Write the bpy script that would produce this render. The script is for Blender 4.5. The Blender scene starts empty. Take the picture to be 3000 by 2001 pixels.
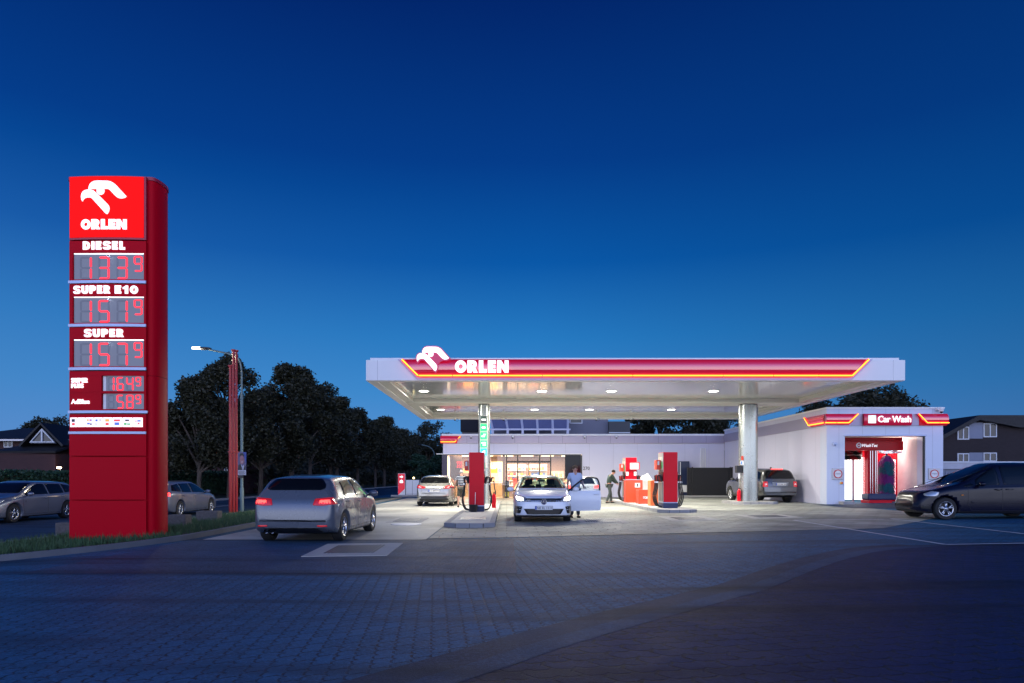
import bpy, bmesh, math, random
import numpy as np
from mathutils import Vector, Matrix
from mathutils.bvhtree import BVHTree
from mathutils.geometry import tessellate_polygon
R = math.radians
random.seed(7)
SC = bpy.context.scene
COL = SC.collection
EYE = 1.36

# ------------------------------------------------------------------ camera
cam_d = bpy.data.cameras.new('camera')
cam = bpy.data.objects.new('camera', cam_d)
COL.objects.link(cam)
cam.location = (0, 0, EYE)
cam.rotation_euler = (R(90), 0, 0)
cam_d.sensor_width = 36
cam_d.lens = 24
cam_d.shift_x = 16 / 3000
cam_d.shift_y = 400.5 / 3000
cam_d.clip_end = 3000
cam_d.clip_start = .1
SC.camera = cam

# ------------------------------------------------------------------ view
SC.view_settings.view_transform = 'Standard'
SC.view_settings.look = 'None'
SC.view_settings.exposure = 0
SC.view_settings.gamma = 1
SC.cycles.max_bounces = 6
SC.cycles.diffuse_bounces = 3
SC.cycles.glossy_bounces = 3
SC.cycles.transmission_bounces = 4
SC.cycles.transparent_max_bounces = 16
SC.cycles.sample_clamp_indirect = 4
SC.cycles.use_denoising = True
try:
    SC.cycles.denoiser = 'OPENIMAGEDENOISE'
except Exception:
    pass


def lin(c):
    return tuple((v / 255 / 12.92) if v / 255 <= .04045 else ((v / 255 + .055) / 1.055) ** 2.4 for v in c)


class NT:
    """small node tree helper"""
    def __init__(s, nt):
        s.nt = nt; s.n = nt.nodes; s.l = nt.links
        s.n.clear()

    def new(s, t, **kw):
        nd = s.n.new(t)
        for k, v in kw.items():
            if k == 'inp':
                for a, b in v.items():
                    if hasattr(b, 'is_output') or isinstance(b, bpy.types.NodeSocket):
                        s.l.new(b, nd.inputs[a])
                    else:
                        nd.inputs[a].default_value = b
            else:
                setattr(nd, k, v)
        return nd

    def m(s, op, a, b=0.0, c=None):
        nd = s.n.new('ShaderNodeMath'); nd.operation = op
        for i, v in enumerate((a, b, c)):
            if v is None: continue
            if isinstance(v, bpy.types.NodeSocket): s.l.new(v, nd.inputs[i])
            else: nd.inputs[i].default_value = v
        return nd.outputs[0]

    def ramp(s, fac, stops, interp='LINEAR'):
        nd = s.n.new('ShaderNodeValToRGB'); cr = nd.color_ramp; cr.interpolation = interp
        while len(cr.elements) > 1: cr.elements.remove(cr.elements[-1])
        for i, (p, c) in enumerate(stops):
            e = cr.elements[0] if i == 0 else cr.elements.new(p)
            e.position = p; e.color = (c[0], c[1], c[2], 1)
        s.l.new(fac, nd.inputs[0])
        return nd.outputs[0]

    def mix(s, fac, a, b, mode='MIX'):
        nd = s.n.new('ShaderNodeMix'); nd.data_type = 'RGBA'; nd.blend_type = mode
        for i, v in ((0, fac), (6, a), (7, b)):
            if isinstance(v, bpy.types.NodeSocket): s.l.new(v, nd.inputs[i])
            else: nd.inputs[i].default_value = v if i == 0 else (v[0], v[1], v[2], 1)
        return nd.outputs[2]


# ------------------------------------------------------------------ world: dusk sky
wd = bpy.data.worlds.new('World')
SC.world = wd
wd.use_nodes = True
t = NT(wd.node_tree)
tc = t.new('ShaderNodeTexCoord')
sep = t.new('ShaderNodeSeparateXYZ', inp={0: tc.outputs['Generated']})
X, Y, Z = sep.outputs
front = t.ramp(Z, [(0, lin((104, 156, 216))), (.05, lin((86, 146, 212))), (.12, lin((60, 138, 206))), (.2, lin((38, 122, 194))),
                   (.3, lin((8, 88, 168))), (.42, lin((2, 60, 138))), (.57, lin((0, 38, 108))), (1, lin((0, 18, 64)))])
# the eastern (right) side of the sky is darker and greener, the western (left) side paler
front = t.mix(t.m('MULTIPLY', t.m('MAXIMUM', t.m('SUBTRACT', X, .05), 0), .80), front, (0.0, .030, .14))
lf = t.m('MULTIPLY', t.m('MULTIPLY', t.m('MAXIMUM', t.m('MULTIPLY', X, -1), 0), .55), t.m('MAXIMUM', t.m('SUBTRACT', 1.0, t.m('MULTIPLY', Z, 2.6)), 0))
front = t.mix(lf, front, (.10, .19, .44))
# the afterglow stands low behind the camera
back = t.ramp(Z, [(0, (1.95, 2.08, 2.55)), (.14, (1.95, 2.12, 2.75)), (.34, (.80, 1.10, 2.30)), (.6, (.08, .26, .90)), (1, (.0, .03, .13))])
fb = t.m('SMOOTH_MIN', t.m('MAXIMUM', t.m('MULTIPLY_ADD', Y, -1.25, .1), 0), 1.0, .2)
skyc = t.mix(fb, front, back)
nish = t.new('ShaderNodeTexSky', sky_type='NISHITA')
nish.sun_disc = False
nish.sun_elevation = R(-4)
nish.sun_rotation = R(180)
skyc = t.mix(.05, skyc, nish.outputs[0], 'ADD')
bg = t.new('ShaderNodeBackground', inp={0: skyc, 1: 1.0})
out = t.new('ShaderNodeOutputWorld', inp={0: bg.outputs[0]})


# ------------------------------------------------------------------ materials
MATS = {}


def mat(name, col, rough=.5, metal=0., emis=None, es=0., var=.12, scale=3., bump=0., bscale=40., coat=0., alpha=1., spec=None):
    """plain principled material with a little procedural unevenness"""
    if name in MATS: return MATS[name]
    m = bpy.data.materials.new(name); m.use_nodes = True
    t = NT(m.node_tree)
    tc = t.new('ShaderNodeTexCoord')
    nz = t.new('ShaderNodeTexNoise', inp={'Vector': tc.outputs['Object'], 'Scale': scale, 'Detail': 5.0})
    f = t.m('MULTIPLY_ADD', nz.outputs[0], 2 * var, 1 - var)
    c = t.new('ShaderNodeVectorMath', operation='SCALE', inp={0: col[:3]})
    t.l.new(f, c.inputs['Scale'])
    p = t.new('ShaderNodeBsdfPrincipled', inp={'Base Color': c.outputs[0], 'Metallic': metal})
    rr = t.m('MULTIPLY_ADD', nz.outputs[0], .12, max(rough - .06, .02))
    t.l.new(rr, p.inputs['Roughness'])
    if coat: p.inputs['Coat Weight'].default_value = coat
    if spec is not None: p.inputs['Specular IOR Level'].default_value = spec
    if alpha < 1: p.inputs['Alpha'].default_value = alpha
    if emis:
        p.inputs['Emission Color'].default_value = (*emis, 1)
        p.inputs['Emission Strength'].default_value = es
    if bump:
        n2 = t.new('ShaderNodeTexNoise', inp={'Vector': tc.outputs['Object'], 'Scale': bscale, 'Detail': 4.0})
        b = t.new('ShaderNodeBump', inp={'Height': n2.outputs[0], 'Strength': bump, 'Distance': .01})
        t.l.new(b.outputs[0], p.inputs['Normal'])
    t.new('ShaderNodeOutputMaterial', inp={0: p.outputs[0]})
    MATS[name] = m
    return m


def emi(name, col, s):
    return mat(name, tuple(min(c, .8) for c in col), .4, emis=col, es=s, var=.03)


def glass(name, tint=(.8, .9, .85), rough=.02, mixf=.12):
    if name in MATS: return MATS[name]
    m = bpy.data.materials.new(name); m.use_nodes = True
    t = NT(m.node_tree)
    tr = t.new('ShaderNodeBsdfTransparent', inp={0: (*tint, 1)})
    gl = t.new('ShaderNodeBsdfGlossy', inp={0: (1, 1, 1, 1), 'Roughness': rough})
    lw = t.new('ShaderNodeLayerWeight', inp={0: .5})
    f = t.m('MULTIPLY_ADD', t.m('POWER', lw.outputs['Facing'], 4.0), .6, mixf)
    mx = t.new('ShaderNodeMixShader', inp={0: f, 1: tr.outputs[0], 2: gl.outputs[0]})
    t.new('ShaderNodeOutputMaterial', inp={0: mx.outputs[0]})
    MATS[name] = m
    return m


def ground_mat(name, kind):
    if name in MATS: return MATS[name]
    m = bpy.data.materials.new(name); m.use_nodes = True
    t = NT(m.node_tree)
    tc = t.new('ShaderNodeTexCoord')
    P = tc.outputs['Object']
    big = t.new('ShaderNodeTexNoise', inp={'Vector': P, 'Scale': .35, 'Detail': 6.0, 'Roughness': .6}).outputs[0]
    mid = t.new('ShaderNodeTexNoise', inp={'Vector': P, 'Scale': 2.6, 'Detail': 6.0, 'Roughness': .65}).outputs[0]
    fine = t.new('ShaderNodeTexNoise', inp={'Vector': P, 'Scale': 95.0, 'Detail': 3.0}).outputs[0]
    joint = None
    if kind in ('zigzag', 'brick', 'herring', 'kerb'):
        bw, bh, rot, mort = {'zigzag': (.26, .145, 84, .011), 'brick': (.22, .11, 4, .008), 'herring': (.36, .19, -9, .017), 'kerb': (1.0, .3, 0, .008)}[kind]
        mp = t.new('ShaderNodeMapping', inp={'Vector': P})
        mp.inputs['Rotation'].default_value = (0, 0, R(rot))
        V = mp.outputs[0]
        if kind in ('zigzag', 'herring'):
            s2 = t.new('ShaderNodeSeparateXYZ', inp={0: V})
            k = bw if kind == 'zigzag' else bw
            tri = t.m('PINGPONG', s2.outputs[0], k / 4)
            tri = t.m('MULTIPLY_ADD', t.m('SMOOTH_MIN', tri, k / 8, .01), 1.0 if kind == 'zigzag' else .9, 0)
            tri2 = t.m('PINGPONG', s2.outputs[1], bh / 2)
            V = t.new('ShaderNodeCombineXYZ', inp={0: t.m('ADD', s2.outputs[0], t.m('MULTIPLY', tri2, .55)), 1: t.m('ADD', s2.outputs[1], tri), 2: 0.0}).outputs[0]
        bt = t.new('ShaderNodeTexBrick', inp={'Vector': V, 'Scale': 1.0, 'Mortar Size': mort, 'Mortar Smooth': .3, 'Brick Width': bw, 'Row Height': bh,
                                             'Color1': (.75, .75, .75, 1), 'Color2': (1.15, 1.15, 1.15, 1), 'Mortar': (.9, .9, .9, 1)})
        bt.offset = .5
        joint = bt.outputs['Fac']; tone = bt.outputs['Color']
    if kind == 'hex':
        s2 = t.new('ShaderNodeSeparateXYZ', inp={0: P})
        S = .52
        x = t.m('DIVIDE', s2.outputs[0], S); y = t.m('DIVIDE', s2.outputs[1], S)
        r3 = math.sqrt(3)

        def cell(ox, oy):
            ax = t.m('SUBTRACT', t.m('FLOORED_MODULO', t.m('ADD', x, ox), 1.0), .5)
            ay = t.m('SUBTRACT', t.m('FLOORED_MODULO', t.m('ADD', y, oy), r3), r3 / 2)
            d = t.m('ADD', t.m('MULTIPLY', ax, ax), t.m('MULTIPLY', ay, ay))
            fx = t.m('FLOOR', t.m('ADD', x, ox)); fy = t.m('FLOOR', t.m('DIVIDE', t.m('ADD', y, oy), r3))
            ax = t.m('ABSOLUTE', ax); ay = t.m('ABSOLUTE', ay)
            h = t.m('MAXIMUM', ax, t.m('ADD', t.m('MULTIPLY', ax, .5), t.m('MULTIPLY', ay, r3 / 2)))
            return d, h, t.m('ADD', t.m('MULTIPLY', fx, 12.9898 + ox), t.m('MULTIPLY', fy, 78.233))
        d1, h1, i1 = cell(.5, r3 / 2); d2, h2, i2 = cell(0, 0)
        sel = t.m('LESS_THAN', d1, d2)
        h = t.m('ADD', t.m('MULTIPLY', h1, sel), t.m('MULTIPLY', h2, t.m('SUBTRACT', 1.0, sel)))
        idn = t.m('ADD', t.m('MULTIPLY', i1, sel), t.m('MULTIPLY', i2, t.m('SUBTRACT', 1.0, sel)))
        joint = t.new('ShaderNodeMapRange', inp={0: h, 1: .478, 2: .5}).outputs[0]
        rnd = t.m('FRACT', t.m('MULTIPLY', t.m('SINE', idn), 43758.5))
        tone = t.new('ShaderNodeCombineColor', inp={0: t.m('MULTIPLY_ADD', rnd, .3, .85), 1: t.m('MULTIPLY_ADD', rnd, .3, .85), 2: t.m('MULTIPLY_ADD', rnd, .26, .86)}).outputs[0]
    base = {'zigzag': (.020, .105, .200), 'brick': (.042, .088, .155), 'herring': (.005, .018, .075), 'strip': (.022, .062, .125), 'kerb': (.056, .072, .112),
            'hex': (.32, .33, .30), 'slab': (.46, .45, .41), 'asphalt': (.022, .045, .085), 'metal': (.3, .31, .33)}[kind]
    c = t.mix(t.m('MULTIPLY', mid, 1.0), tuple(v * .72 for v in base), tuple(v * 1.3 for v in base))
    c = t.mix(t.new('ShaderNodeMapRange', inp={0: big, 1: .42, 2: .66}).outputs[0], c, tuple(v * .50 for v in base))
    # tyre marks and drips
    if joint is not None:
        c = t.mix(1.0, c, tone, 'MULTIPLY')
        jc = {'zigzag': (.006, .008, .014), 'brick': (.012, .014, .02), 'herring': (.006, .010, .008), 'kerb': (.03, .03, .03), 'hex': (.07, .065, .045)}[kind]
        js = t.m('MULTIPLY', joint, .92)
        c = t.mix(js, c, jc)
    if kind in ('zigzag', 'herring', 'asphalt', 'brick', 'strip'):
        sp = t.new('ShaderNodeTexVoronoi', inp={'Vector': P, 'Scale': 75.0})
        spk = t.new('ShaderNodeMapRange', inp={0: sp.outputs[0], 1: .12, 2: .03}).outputs[0]
        c = t.mix(t.m('MULTIPLY', spk, .9), c, (.30, .34, .42))
        gr = t.new('ShaderNodeTexNoise', inp={'Vector': P, 'Scale': 28.0, 'Detail': 8.0, 'Roughness': .8}).outputs[0]
        c = t.mix(t.new('ShaderNodeMapRange', inp={0: gr, 1: .46, 2: .66}).outputs[0], c, tuple(v * 1.8 for v in base))
        mpt = t.new('ShaderNodeMapping', inp={'Vector': P}); mpt.inputs['Scale'].default_value = (.12, 1.5, 1); mpt.inputs['Rotation'].default_value = (0, 0, R(12))
        tyr = t.new('ShaderNodeTexNoise', inp={'Vector': mpt.outputs[0], 'Scale': .8, 'Detail': 3.0}).outputs[0]
        c = t.mix(t.new('ShaderNodeMapRange', inp={0: tyr, 1: .52, 2: .68}).outputs[0], c, tuple(v * .40 for v in base))
    st = t.new('ShaderNodeTexVoronoi', inp={'Vector': P, 'Scale': 1.3}).outputs[0]
    st = t.new('ShaderNodeMapRange', inp={0: t.m('ADD', st, t.m('MULTIPLY', mid, .25)), 1: .27, 2: .18}).outputs[0]
    c = t.mix(t.m('MULTIPLY', st, .45), c, tuple(v * .35 for v in base))
    rg = {'hex': .55, 'slab': .5, 'metal': .4}.get(kind, .62)
    p = t.new('ShaderNodeBsdfPrincipled', inp={'Base Color': c, 'Roughness': t.m('MULTIPLY_ADD', mid, .25, rg - .12), 'Specular IOR Level': .16})
    hgt = t.m('MULTIPLY', fine, .35)
    if joint is not None: hgt = t.m('SUBTRACT', hgt, t.m('MULTIPLY', joint, 1.6))
    b = t.new('ShaderNodeBump', inp={'Height': hgt, 'Strength': 1.0, 'Distance': .02})
    t.l.new(b.outputs[0], p.inputs['Normal'])
    t.new('ShaderNodeOutputMaterial', inp={0: p.outputs[0]})
    MATS[name] = m
    return m


def wall_mat(name, kind, c1, c2, rough=.7, scale=1.0):
    """brick / tile / panel surfaces"""
    if name in MATS: return MATS[name]
    m = bpy.data.materials.new(name); m.use_nodes = True
    t = NT(m.node_tree)
    tc = t.new('ShaderNodeTexCoord')
    P = tc.outputs['Object']
    s2 = t.new('ShaderNodeSeparateXYZ', inp={0: P})
    hx = t.m('ADD', s2.outputs[0], s2.outputs[1])
    V = t.new('ShaderNodeCombineXYZ', inp={0: hx, 1: s2.outputs[2], 2: 0.0}).outputs[0]
    bw, bh, mo = {'brick': (.24, .08, .012), 'tile': (.25, .22, .02), 'panel': (1.35, 6., .006)}[kind]
    bt = t.new('ShaderNodeTexBrick', inp={'Vector': V, 'Scale': 1.0, 'Mortar Size': mo, 'Mortar Smooth': .2, 'Brick Width': bw * scale, 'Row Height': bh * scale,
                                         'Color1': (*c1, 1), 'Color2': (*c2, 1), 'Mortar': (*[v * (.55 if kind != 'brick' else 1.5) for v in c1], 1)})
    if kind == 'panel': bt.offset = 0
    nz = t.new('ShaderNodeTexNoise', inp={'Vector': P, 'Scale': 1.3, 'Detail': 6.0}).outputs[0]
    c = t.mix(t.m('MULTIPLY', nz, .35 if kind != 'panel' else .08), bt.outputs[0], (.0, .0, .0))
    p = t.new('ShaderNodeBsdfPrincipled', inp={'Base Color': c, 'Roughness': rough})
    b = t.new('ShaderNodeBump', inp={'Height': t.m('MULTIPLY', bt.outputs['Fac'], -1.0), 'Strength': .5, 'Distance': .01})
    t.l.new(b.outputs[0], p.inputs['Normal'])
    t.new('ShaderNodeOutputMaterial', inp={0: p.outputs[0]})
    MATS[name] = m
    return m


# ------------------------------------------------------------------ mesh helpers
class MB:
    def __init__(s):
        s.v = []; s.f = []; s.sm = []

    def add(s, vs, fs, smooth=False):
        o = len(s.v)
        s.v += [tuple(v) for v in vs]
        for f in fs:
            s.f.append(tuple(i + o for i in f)); s.sm.append(smooth)
        return s

    def box(s, x0, x1, y0, y1, z0, z1, M=None):
        vs = [(x, y, z) for x in (x0, x1) for y in (y0, y1) for z in (z0, z1)]
        if M is not None: vs = [M @ Vector(v) for v in vs]
        fs = [(0, 1, 3, 2), (4, 6, 7, 5), (0, 4, 5, 1), (2, 3, 7, 6), (0, 2, 6, 4), (1, 5, 7, 3)]
        return s.add(vs, fs)

    def quad(s, *p):
        return s.add(p, [tuple(range(len(p)))])

    def tube(s, path, r, n=10, caps=True, smooth=True):
        path = [Vector(p) for p in path]
        rs = r if isinstance(r, (list, tuple)) else [r] * len(path)
        vs = []; fs = []
        up = Vector((0, 0, 1))
        for i, p in enumerate(path):
            d = (path[min(i + 1, len(path) - 1)] - path[max(i - 1, 0)])
            d = d.normalized() if d.length > 1e-9 else Vector((0, 0, 1))
            u = d.cross(up)
            if u.length < .05: u = d.cross(Vector((0, 1, 0)))
            u.normalize(); w = u.cross(d)
            for k in range(n):
                a = 2 * math.pi * k / n
                vs.append(p + (u * math.cos(a) + w * math.sin(a)) * rs[i])
        for i in range(len(path) - 1):
            for k in range(n):
                fs.append((i * n + k, i * n + (k + 1) % n, (i + 1) * n + (k + 1) % n, (i + 1) * n + k))
        s.add(vs, fs, smooth)
        if caps:
            o = len(s.v) - len(vs)
            s.f.append(tuple(o + k for k in range(n))); s.sm.append(False)
            s.f.append(tuple(o + (len(path) - 1) * n + k for k in reversed(range(n)))); s.sm.append(False)
        return s

    def lathe(s, prof, c=(0, 0, 0), axis='z', n=24, smooth=True):
        vs = []; fs = []
        for (r, h) in prof:
            for k in range(n):
                a = 2 * math.pi * k / n
                p = (r * math.cos(a), r * math.sin(a), h)
                if axis == 'y': p = (p[0], p[2], p[1])
                if axis == 'x': p = (p[2], p[0], p[1])
                vs.append((p[0] + c[0], p[1] + c[1], p[2] + c[2]))
        for i in range(len(prof) - 1):
            for k in range(n):
                fs.append((i * n + k, i * n + (k + 1) % n, (i + 1) * n + (k + 1) % n, (i + 1) * n + k))
        return s.add(vs, fs, smooth)

    def prism(s, loops, mapf, t0, t1):
        """extrude 2D loops (first outer, rest holes); mapf(u, v, t) -> xyz"""
        if not isinstance(loops[0][0], (tuple, list)): loops = [loops]
        pts = [p for l in loops for p in l]
        tris = tessellate_polygon([[Vector((p[0], p[1], 0)) for p in l] for l in loops])
        n = len(pts)
        vs = [mapf(p[0], p[1], t0) for p in pts] + [mapf(p[0], p[1], t1) for p in pts]
        fs = [tuple(tr) for tr in tris] + [tuple(i + n for i in reversed(tr)) for tr in tris]
        o = 0
        for l in loops:
            k = len(l)
            for i in range(k):
                fs.append((o + i, o + (i + 1) % k, n + o + (i + 1) % k, n + o + i))
            o += k
        return s.add(vs, fs)

    def ball(s, c, r, n=12, sc=(1, 1, 1)):
        prof = []
        vs = []; fs = []
        m = n // 2
        for i in range(m + 1):
            th = math.pi * i / m
            for k in range(n):
                a = 2 * math.pi * k / n
                vs.append((c[0] + r * sc[0] * math.sin(th) * math.cos(a), c[1] + r * sc[1] * math.sin(th) * math.sin(a), c[2] + r * sc[2] * math.cos(th)))
        for i in range(m):
            for k in range(n):
                fs.append((i * n + k, (i + 1) * n + k, (i + 1) * n + (k + 1) % n, i * n + (k + 1) % n))
        return s.add(vs, fs, True)


def link(o):
    COL.objects.link(o); return o


def obj(name, mb, m, parent=None, bev=0., world=True, solid=0., clean=True):
    """one mesh object; verts in world coordinates when world=True (shifted by the parent's location)"""
    me = bpy.data.meshes.new(name)
    off = Vector((0, 0, 0))
    if world:
        p = parent
        while p is not None:
            off += p.location
            p = p.parent
    me.from_pydata([(v[0] - off.x, v[1] - off.y, v[2] - off.z) for v in mb.v], [], mb.f)
    me.polygons.foreach_set('use_smooth', mb.sm)
    if clean:
        bm = bmesh.new(); bm.from_mesh(me)
        bmesh.ops.remove_doubles(bm, verts=bm.verts, dist=1e-5)
        bmesh.ops.recalc_face_normals(bm, faces=bm.faces)
        bm.to_mesh(me); bm.free()
    if clean and any(mb.sm): me.set_sharp_from_angle(angle=R(42))
    for mm in (m if isinstance(m, (list, tuple)) else [m]):
        me.materials.append(mm)
    o = bpy.data.objects.new(name, me); link(o)
    if parent is not None: o.parent = parent
    if bev:
        b = o.modifiers.new('bevel', 'BEVEL'); b.width = bev; b.segments = 2; b.limit_method = 'ANGLE'; b.angle_limit = R(40)
    if solid:
        b = o.modifiers.new('solid', 'SOLIDIFY'); b.thickness = solid; b.offset = 1
    return o


def tag(o, label=None, cat=None, group=None, kind=None):
    if label: o['label'] = label
    if cat: o['category'] = cat
    if group: o['group'] = group
    if kind: o['kind'] = kind
    return o


def thing(name, label, cat, loc=(0, 0, 0), rz=0., group=None):
    o = bpy.data.objects.new(name, None); link(o)
    o.empty_display_size = .2
    o.location = loc; o.rotation_euler = (0, 0, rz)
    return tag(o, label, cat, group)


def children(o):
    return [c for c in list(COL.objects) if c.parent is o]


def copy_tree(o, parent=None):
    c = o.copy(); COL.objects.link(c); c.parent = parent
    for ch in children(o): copy_tree(ch, c)
    return c


def smat(name, *a, **k):
    return mat(name, *a, **k)


def WP(px, py, D):
    """a point of the place: photograph column/row at distance D metres ahead"""
    return Vector(((px - 1484) * D / 2000, D, EYE + (1401 - py) * D / 2000))


def gz(x):
    if x >= 0: return .01 * min(x, 30)
    if x > -7.2: return 0.
    if x > -11.3: return -.2 * (-7.2 - x) / 4.1
    return -.2


def GP(px, py):
    """ground point seen at that column/row"""
    D = EYE * 2000 / (py - 1401)
    for _ in range(12):
        x = (px - 1484) * D / 2000
        D = (EYE - gz(x)) * 2000 / (py - 1401)
    return ((px - 1484) * D / 2000, D)


def text_mb(s, x0, x1, z0, z1, y, depth=.02, bold=.0, mapf=None, shear=0.):
    """lettering fitted in a rectangle facing the camera side (-y)"""
    cu = bpy.data.curves.new('lettering', 'FONT')
    cu.body = s; cu.offset = bold; cu.resolution_u = 3; cu.shear = shear
    o = bpy.data.objects.new('lettering', cu); link(o)
    dg = bpy.context.evaluated_depsgraph_get()
    me = bpy.data.meshes.new_from_object(o.evaluated_get(dg))
    vs = np.array([v.co[:] for v in me.vertices]); fs = [tuple(p.vertices) for p in me.polygons]
    ed = {}
    for f in fs:
        for i in range(len(f)):
            a, b = f[i], f[(i + 1) % len(f)]
            k = (min(a, b), max(a, b)); ed.setdefault(k, []).append((a, b))
    bd = [v[0] for v in ed.values() if len(v) == 1]
    lo = vs.min(0); hi = vs.max(0)
    sx = (x1 - x0) / (hi[0] - lo[0]); sz = (z1 - z0) / (hi[1] - lo[1])
    n = len(vs)
    mapf = mapf or (lambda u, v, tt: (u, y - tt, v))
    out = []
    for tt in (0, depth):
        for v in vs:
            out.append(mapf(x0 + (v[0] - lo[0]) * sx, z0 + (v[1] - lo[1]) * sz, tt))
    faces = [tuple(i + n for i in f) for f in fs] + [(b, a, a + n, b + n) for a, b in bd]
    bpy.data.objects.remove(o); bpy.data.curves.remove(cu); bpy.data.meshes.remove(me)
    mb = MB(); mb.add(out, faces)
    return mb


def cr(pts, n=6):
    """Catmull-Rom through 3D points"""
    P = [Vector(p) for p in pts]
    out = []
    for i in range(len(P) - 1):
        p0 = P[max(i - 1, 0)]; p1 = P[i]; p2 = P[i + 1]; p3 = P[min(i + 2, len(P) - 1)]
        for k in range(n):
            u = k / n
            out.append(.5 * ((2 * p1) + (p2 - p0) * u + (2 * p0 - 5 * p1 + 4 * p2 - p3) * u * u + (3 * p1 - p0 - 3 * p2 + p3) * u ** 3))
    out.append(P[-1])
    return out


def lamp_area(name, loc, size, power, col=(1, 1, 1), rot=(0, 0, 0), sy=None, parent=None, spread=180):
    l = bpy.data.lights.new(name, 'AREA'); l.size = size; l.energy = power; l.color = col
    if sy: l.shape = 'RECTANGLE'; l.size_y = sy
    else: l.shape = 'DISK'
    l.spread = R(spread)
    o = bpy.data.objects.new(name, l); link(o); o.location = loc; o.rotation_euler = rot
    if parent is not None:
        o.parent = parent; o.location = Vector(loc) - parent.location
    return o


# shared materials
M_white = mat('white_panel', (.80, .80, .82), .38, var=.03)
M_grey = mat('grey_aluminium', (.42, .42, .47), .32, metal=.5, var=.05)
M_soffit = None
M_red = mat('red_sheet_metal', (.70, .003, .018), .34, var=.06, spec=.2)
M_reddark = mat('dark_red_sheet', (.35, .012, .04), .35, var=.05)
M_black = mat('black_plastic', (.012, .012, .015), .45, var=.2)
M_dark = mat('dark_frame', (.02, .022, .03), .35)
M_navy = mat('navy_base', (.02, .035, .10), .5)
M_neonr = emi('neon_red_edge', (1, .03, .03), 1.6)
M_neono = emi('neon_orange_line', (1, .42, .02), 3.0)
M_lit = emi('lit_white_letters', (1, .97, .98), 1.05)
M_barblue = mat('pale_blue_bar', (.42, .50, .72), .35, metal=.2)
M_chrome = mat('chrome_metal', (.7, .7, .72), .12, metal=1., var=.05)
M_conc = mat('pale_concrete', (.42, .41, .38), .8, var=.2, bump=.3)
M_kerb = mat('kerb_stone', (.30, .30, .31), .8, var=.3, scale=2, bump=.4)
M_tyre = mat('tyre_rubber', (.012, .012, .013), .75, bump=.2)
# ================================================================== GROUND
def sheet(name, outline, m, dz, sub=1.0, kind='structure', label=None):
    """flat polygon draped on the gently tilted ground at +dz; cut along x = 0 and other slope lines"""
    bm = bmesh.new()
    vs = [bm.verts.new((p[0], p[1], 0)) for p in outline]
    bm.faces.new(vs)
    for cx in (0., -7.2, -11.3, 30.):
        bmesh.ops.bisect_plane(bm, geom=bm.verts[:] + bm.edges[:] + bm.faces[:], plane_co=(cx, 0, 0), plane_no=(1, 0, 0))
    bmesh.ops.triangulate(bm, faces=bm.faces)
    for v in bm.verts: v.co.z = gz(v.co.x) + dz
    bmesh.ops.recalc_face_normals(bm, faces=bm.faces)
    if sum(f.normal.z for f in bm.faces) < 0: bmesh.ops.reverse_faces(bm, faces=bm.faces)
    me = bpy.data.meshes.new(name); bm.to_mesh(me); bm.free()
    me.materials.append(m)
    o = bpy.data.objects.new(name, me); link(o)
    o['kind'] = kind
    return o


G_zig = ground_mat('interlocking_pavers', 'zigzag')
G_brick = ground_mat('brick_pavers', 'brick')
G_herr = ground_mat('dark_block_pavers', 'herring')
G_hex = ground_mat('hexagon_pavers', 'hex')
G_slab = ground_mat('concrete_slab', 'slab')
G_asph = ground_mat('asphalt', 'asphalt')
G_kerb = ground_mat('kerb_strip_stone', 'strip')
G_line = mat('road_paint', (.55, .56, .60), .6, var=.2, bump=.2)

xs = [-600, -11.3, -7.2, 0, 30, 600]
g = MB()
for i in range(len(xs) - 1):
    a, b = xs[i], xs[i + 1]
    g.quad((a, -40, gz(a)), (b, -40, gz(b)), (b, 900, gz(b)), (a, 900, gz(a)))
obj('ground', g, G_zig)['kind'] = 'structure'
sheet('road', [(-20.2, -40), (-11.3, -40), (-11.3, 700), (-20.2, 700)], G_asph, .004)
grd = mat('dark_lawn', (.012, .028, .012), .9, var=.4, scale=1.5, bump=.5)
sheet('lawn', [(-600, -40), (-20.4, -40), (-20.4, 900), (-600, 900)], grd, .03)
sheet('far_lawn', [(-11.2, 70), (600, 70), (600, 900), (-11.2, 900)], grd, .006)

# block paving on the right of the curved flush kerb
curve = [GP(*p) for p in [(1505, 1948), (1640, 1900), (1819, 1846), (1950, 1808), (2074, 1775), (2160, 1750), (2234, 1731), (2320, 1697), (2393, 1667), (2490, 1635), (2600, 1612), (2800, 1598), (3050, 1590)]]
curve = [GP(980, 2120), GP(1300, 2015)] + curve
c3 = [(p.x, p.y) for p in cr([(a, b, 0) for a, b in curve], 5)]
def offs(c, d):
    o = []
    for i, p in enumerate(c):
        q = Vector(c[min(i + 1, len(c) - 1)]) - Vector(c[max(i - 1, 0)]); q.normalize()
        o.append((p[0] - q.y * d, p[1] + q.x * d))
    return o
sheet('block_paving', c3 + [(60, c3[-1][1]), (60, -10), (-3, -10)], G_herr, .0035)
st = offs(c3, .26)
ks = MB()
for i in range(len(c3) - 1):
    a, b, c_, d = c3[i], c3[i + 1], st[i + 1], st[i]
    ks.quad((a[0], a[1], gz(a[0]) + .0050), (b[0], b[1], gz(b[0]) + .0050), (c_[0], c_[1], gz(c_[0]) + .0050), (d[0], d[1], gz(d[0]) + .0050))
obj('flush_kerb', ks, G_kerb)['kind'] = 'structure'
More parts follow.
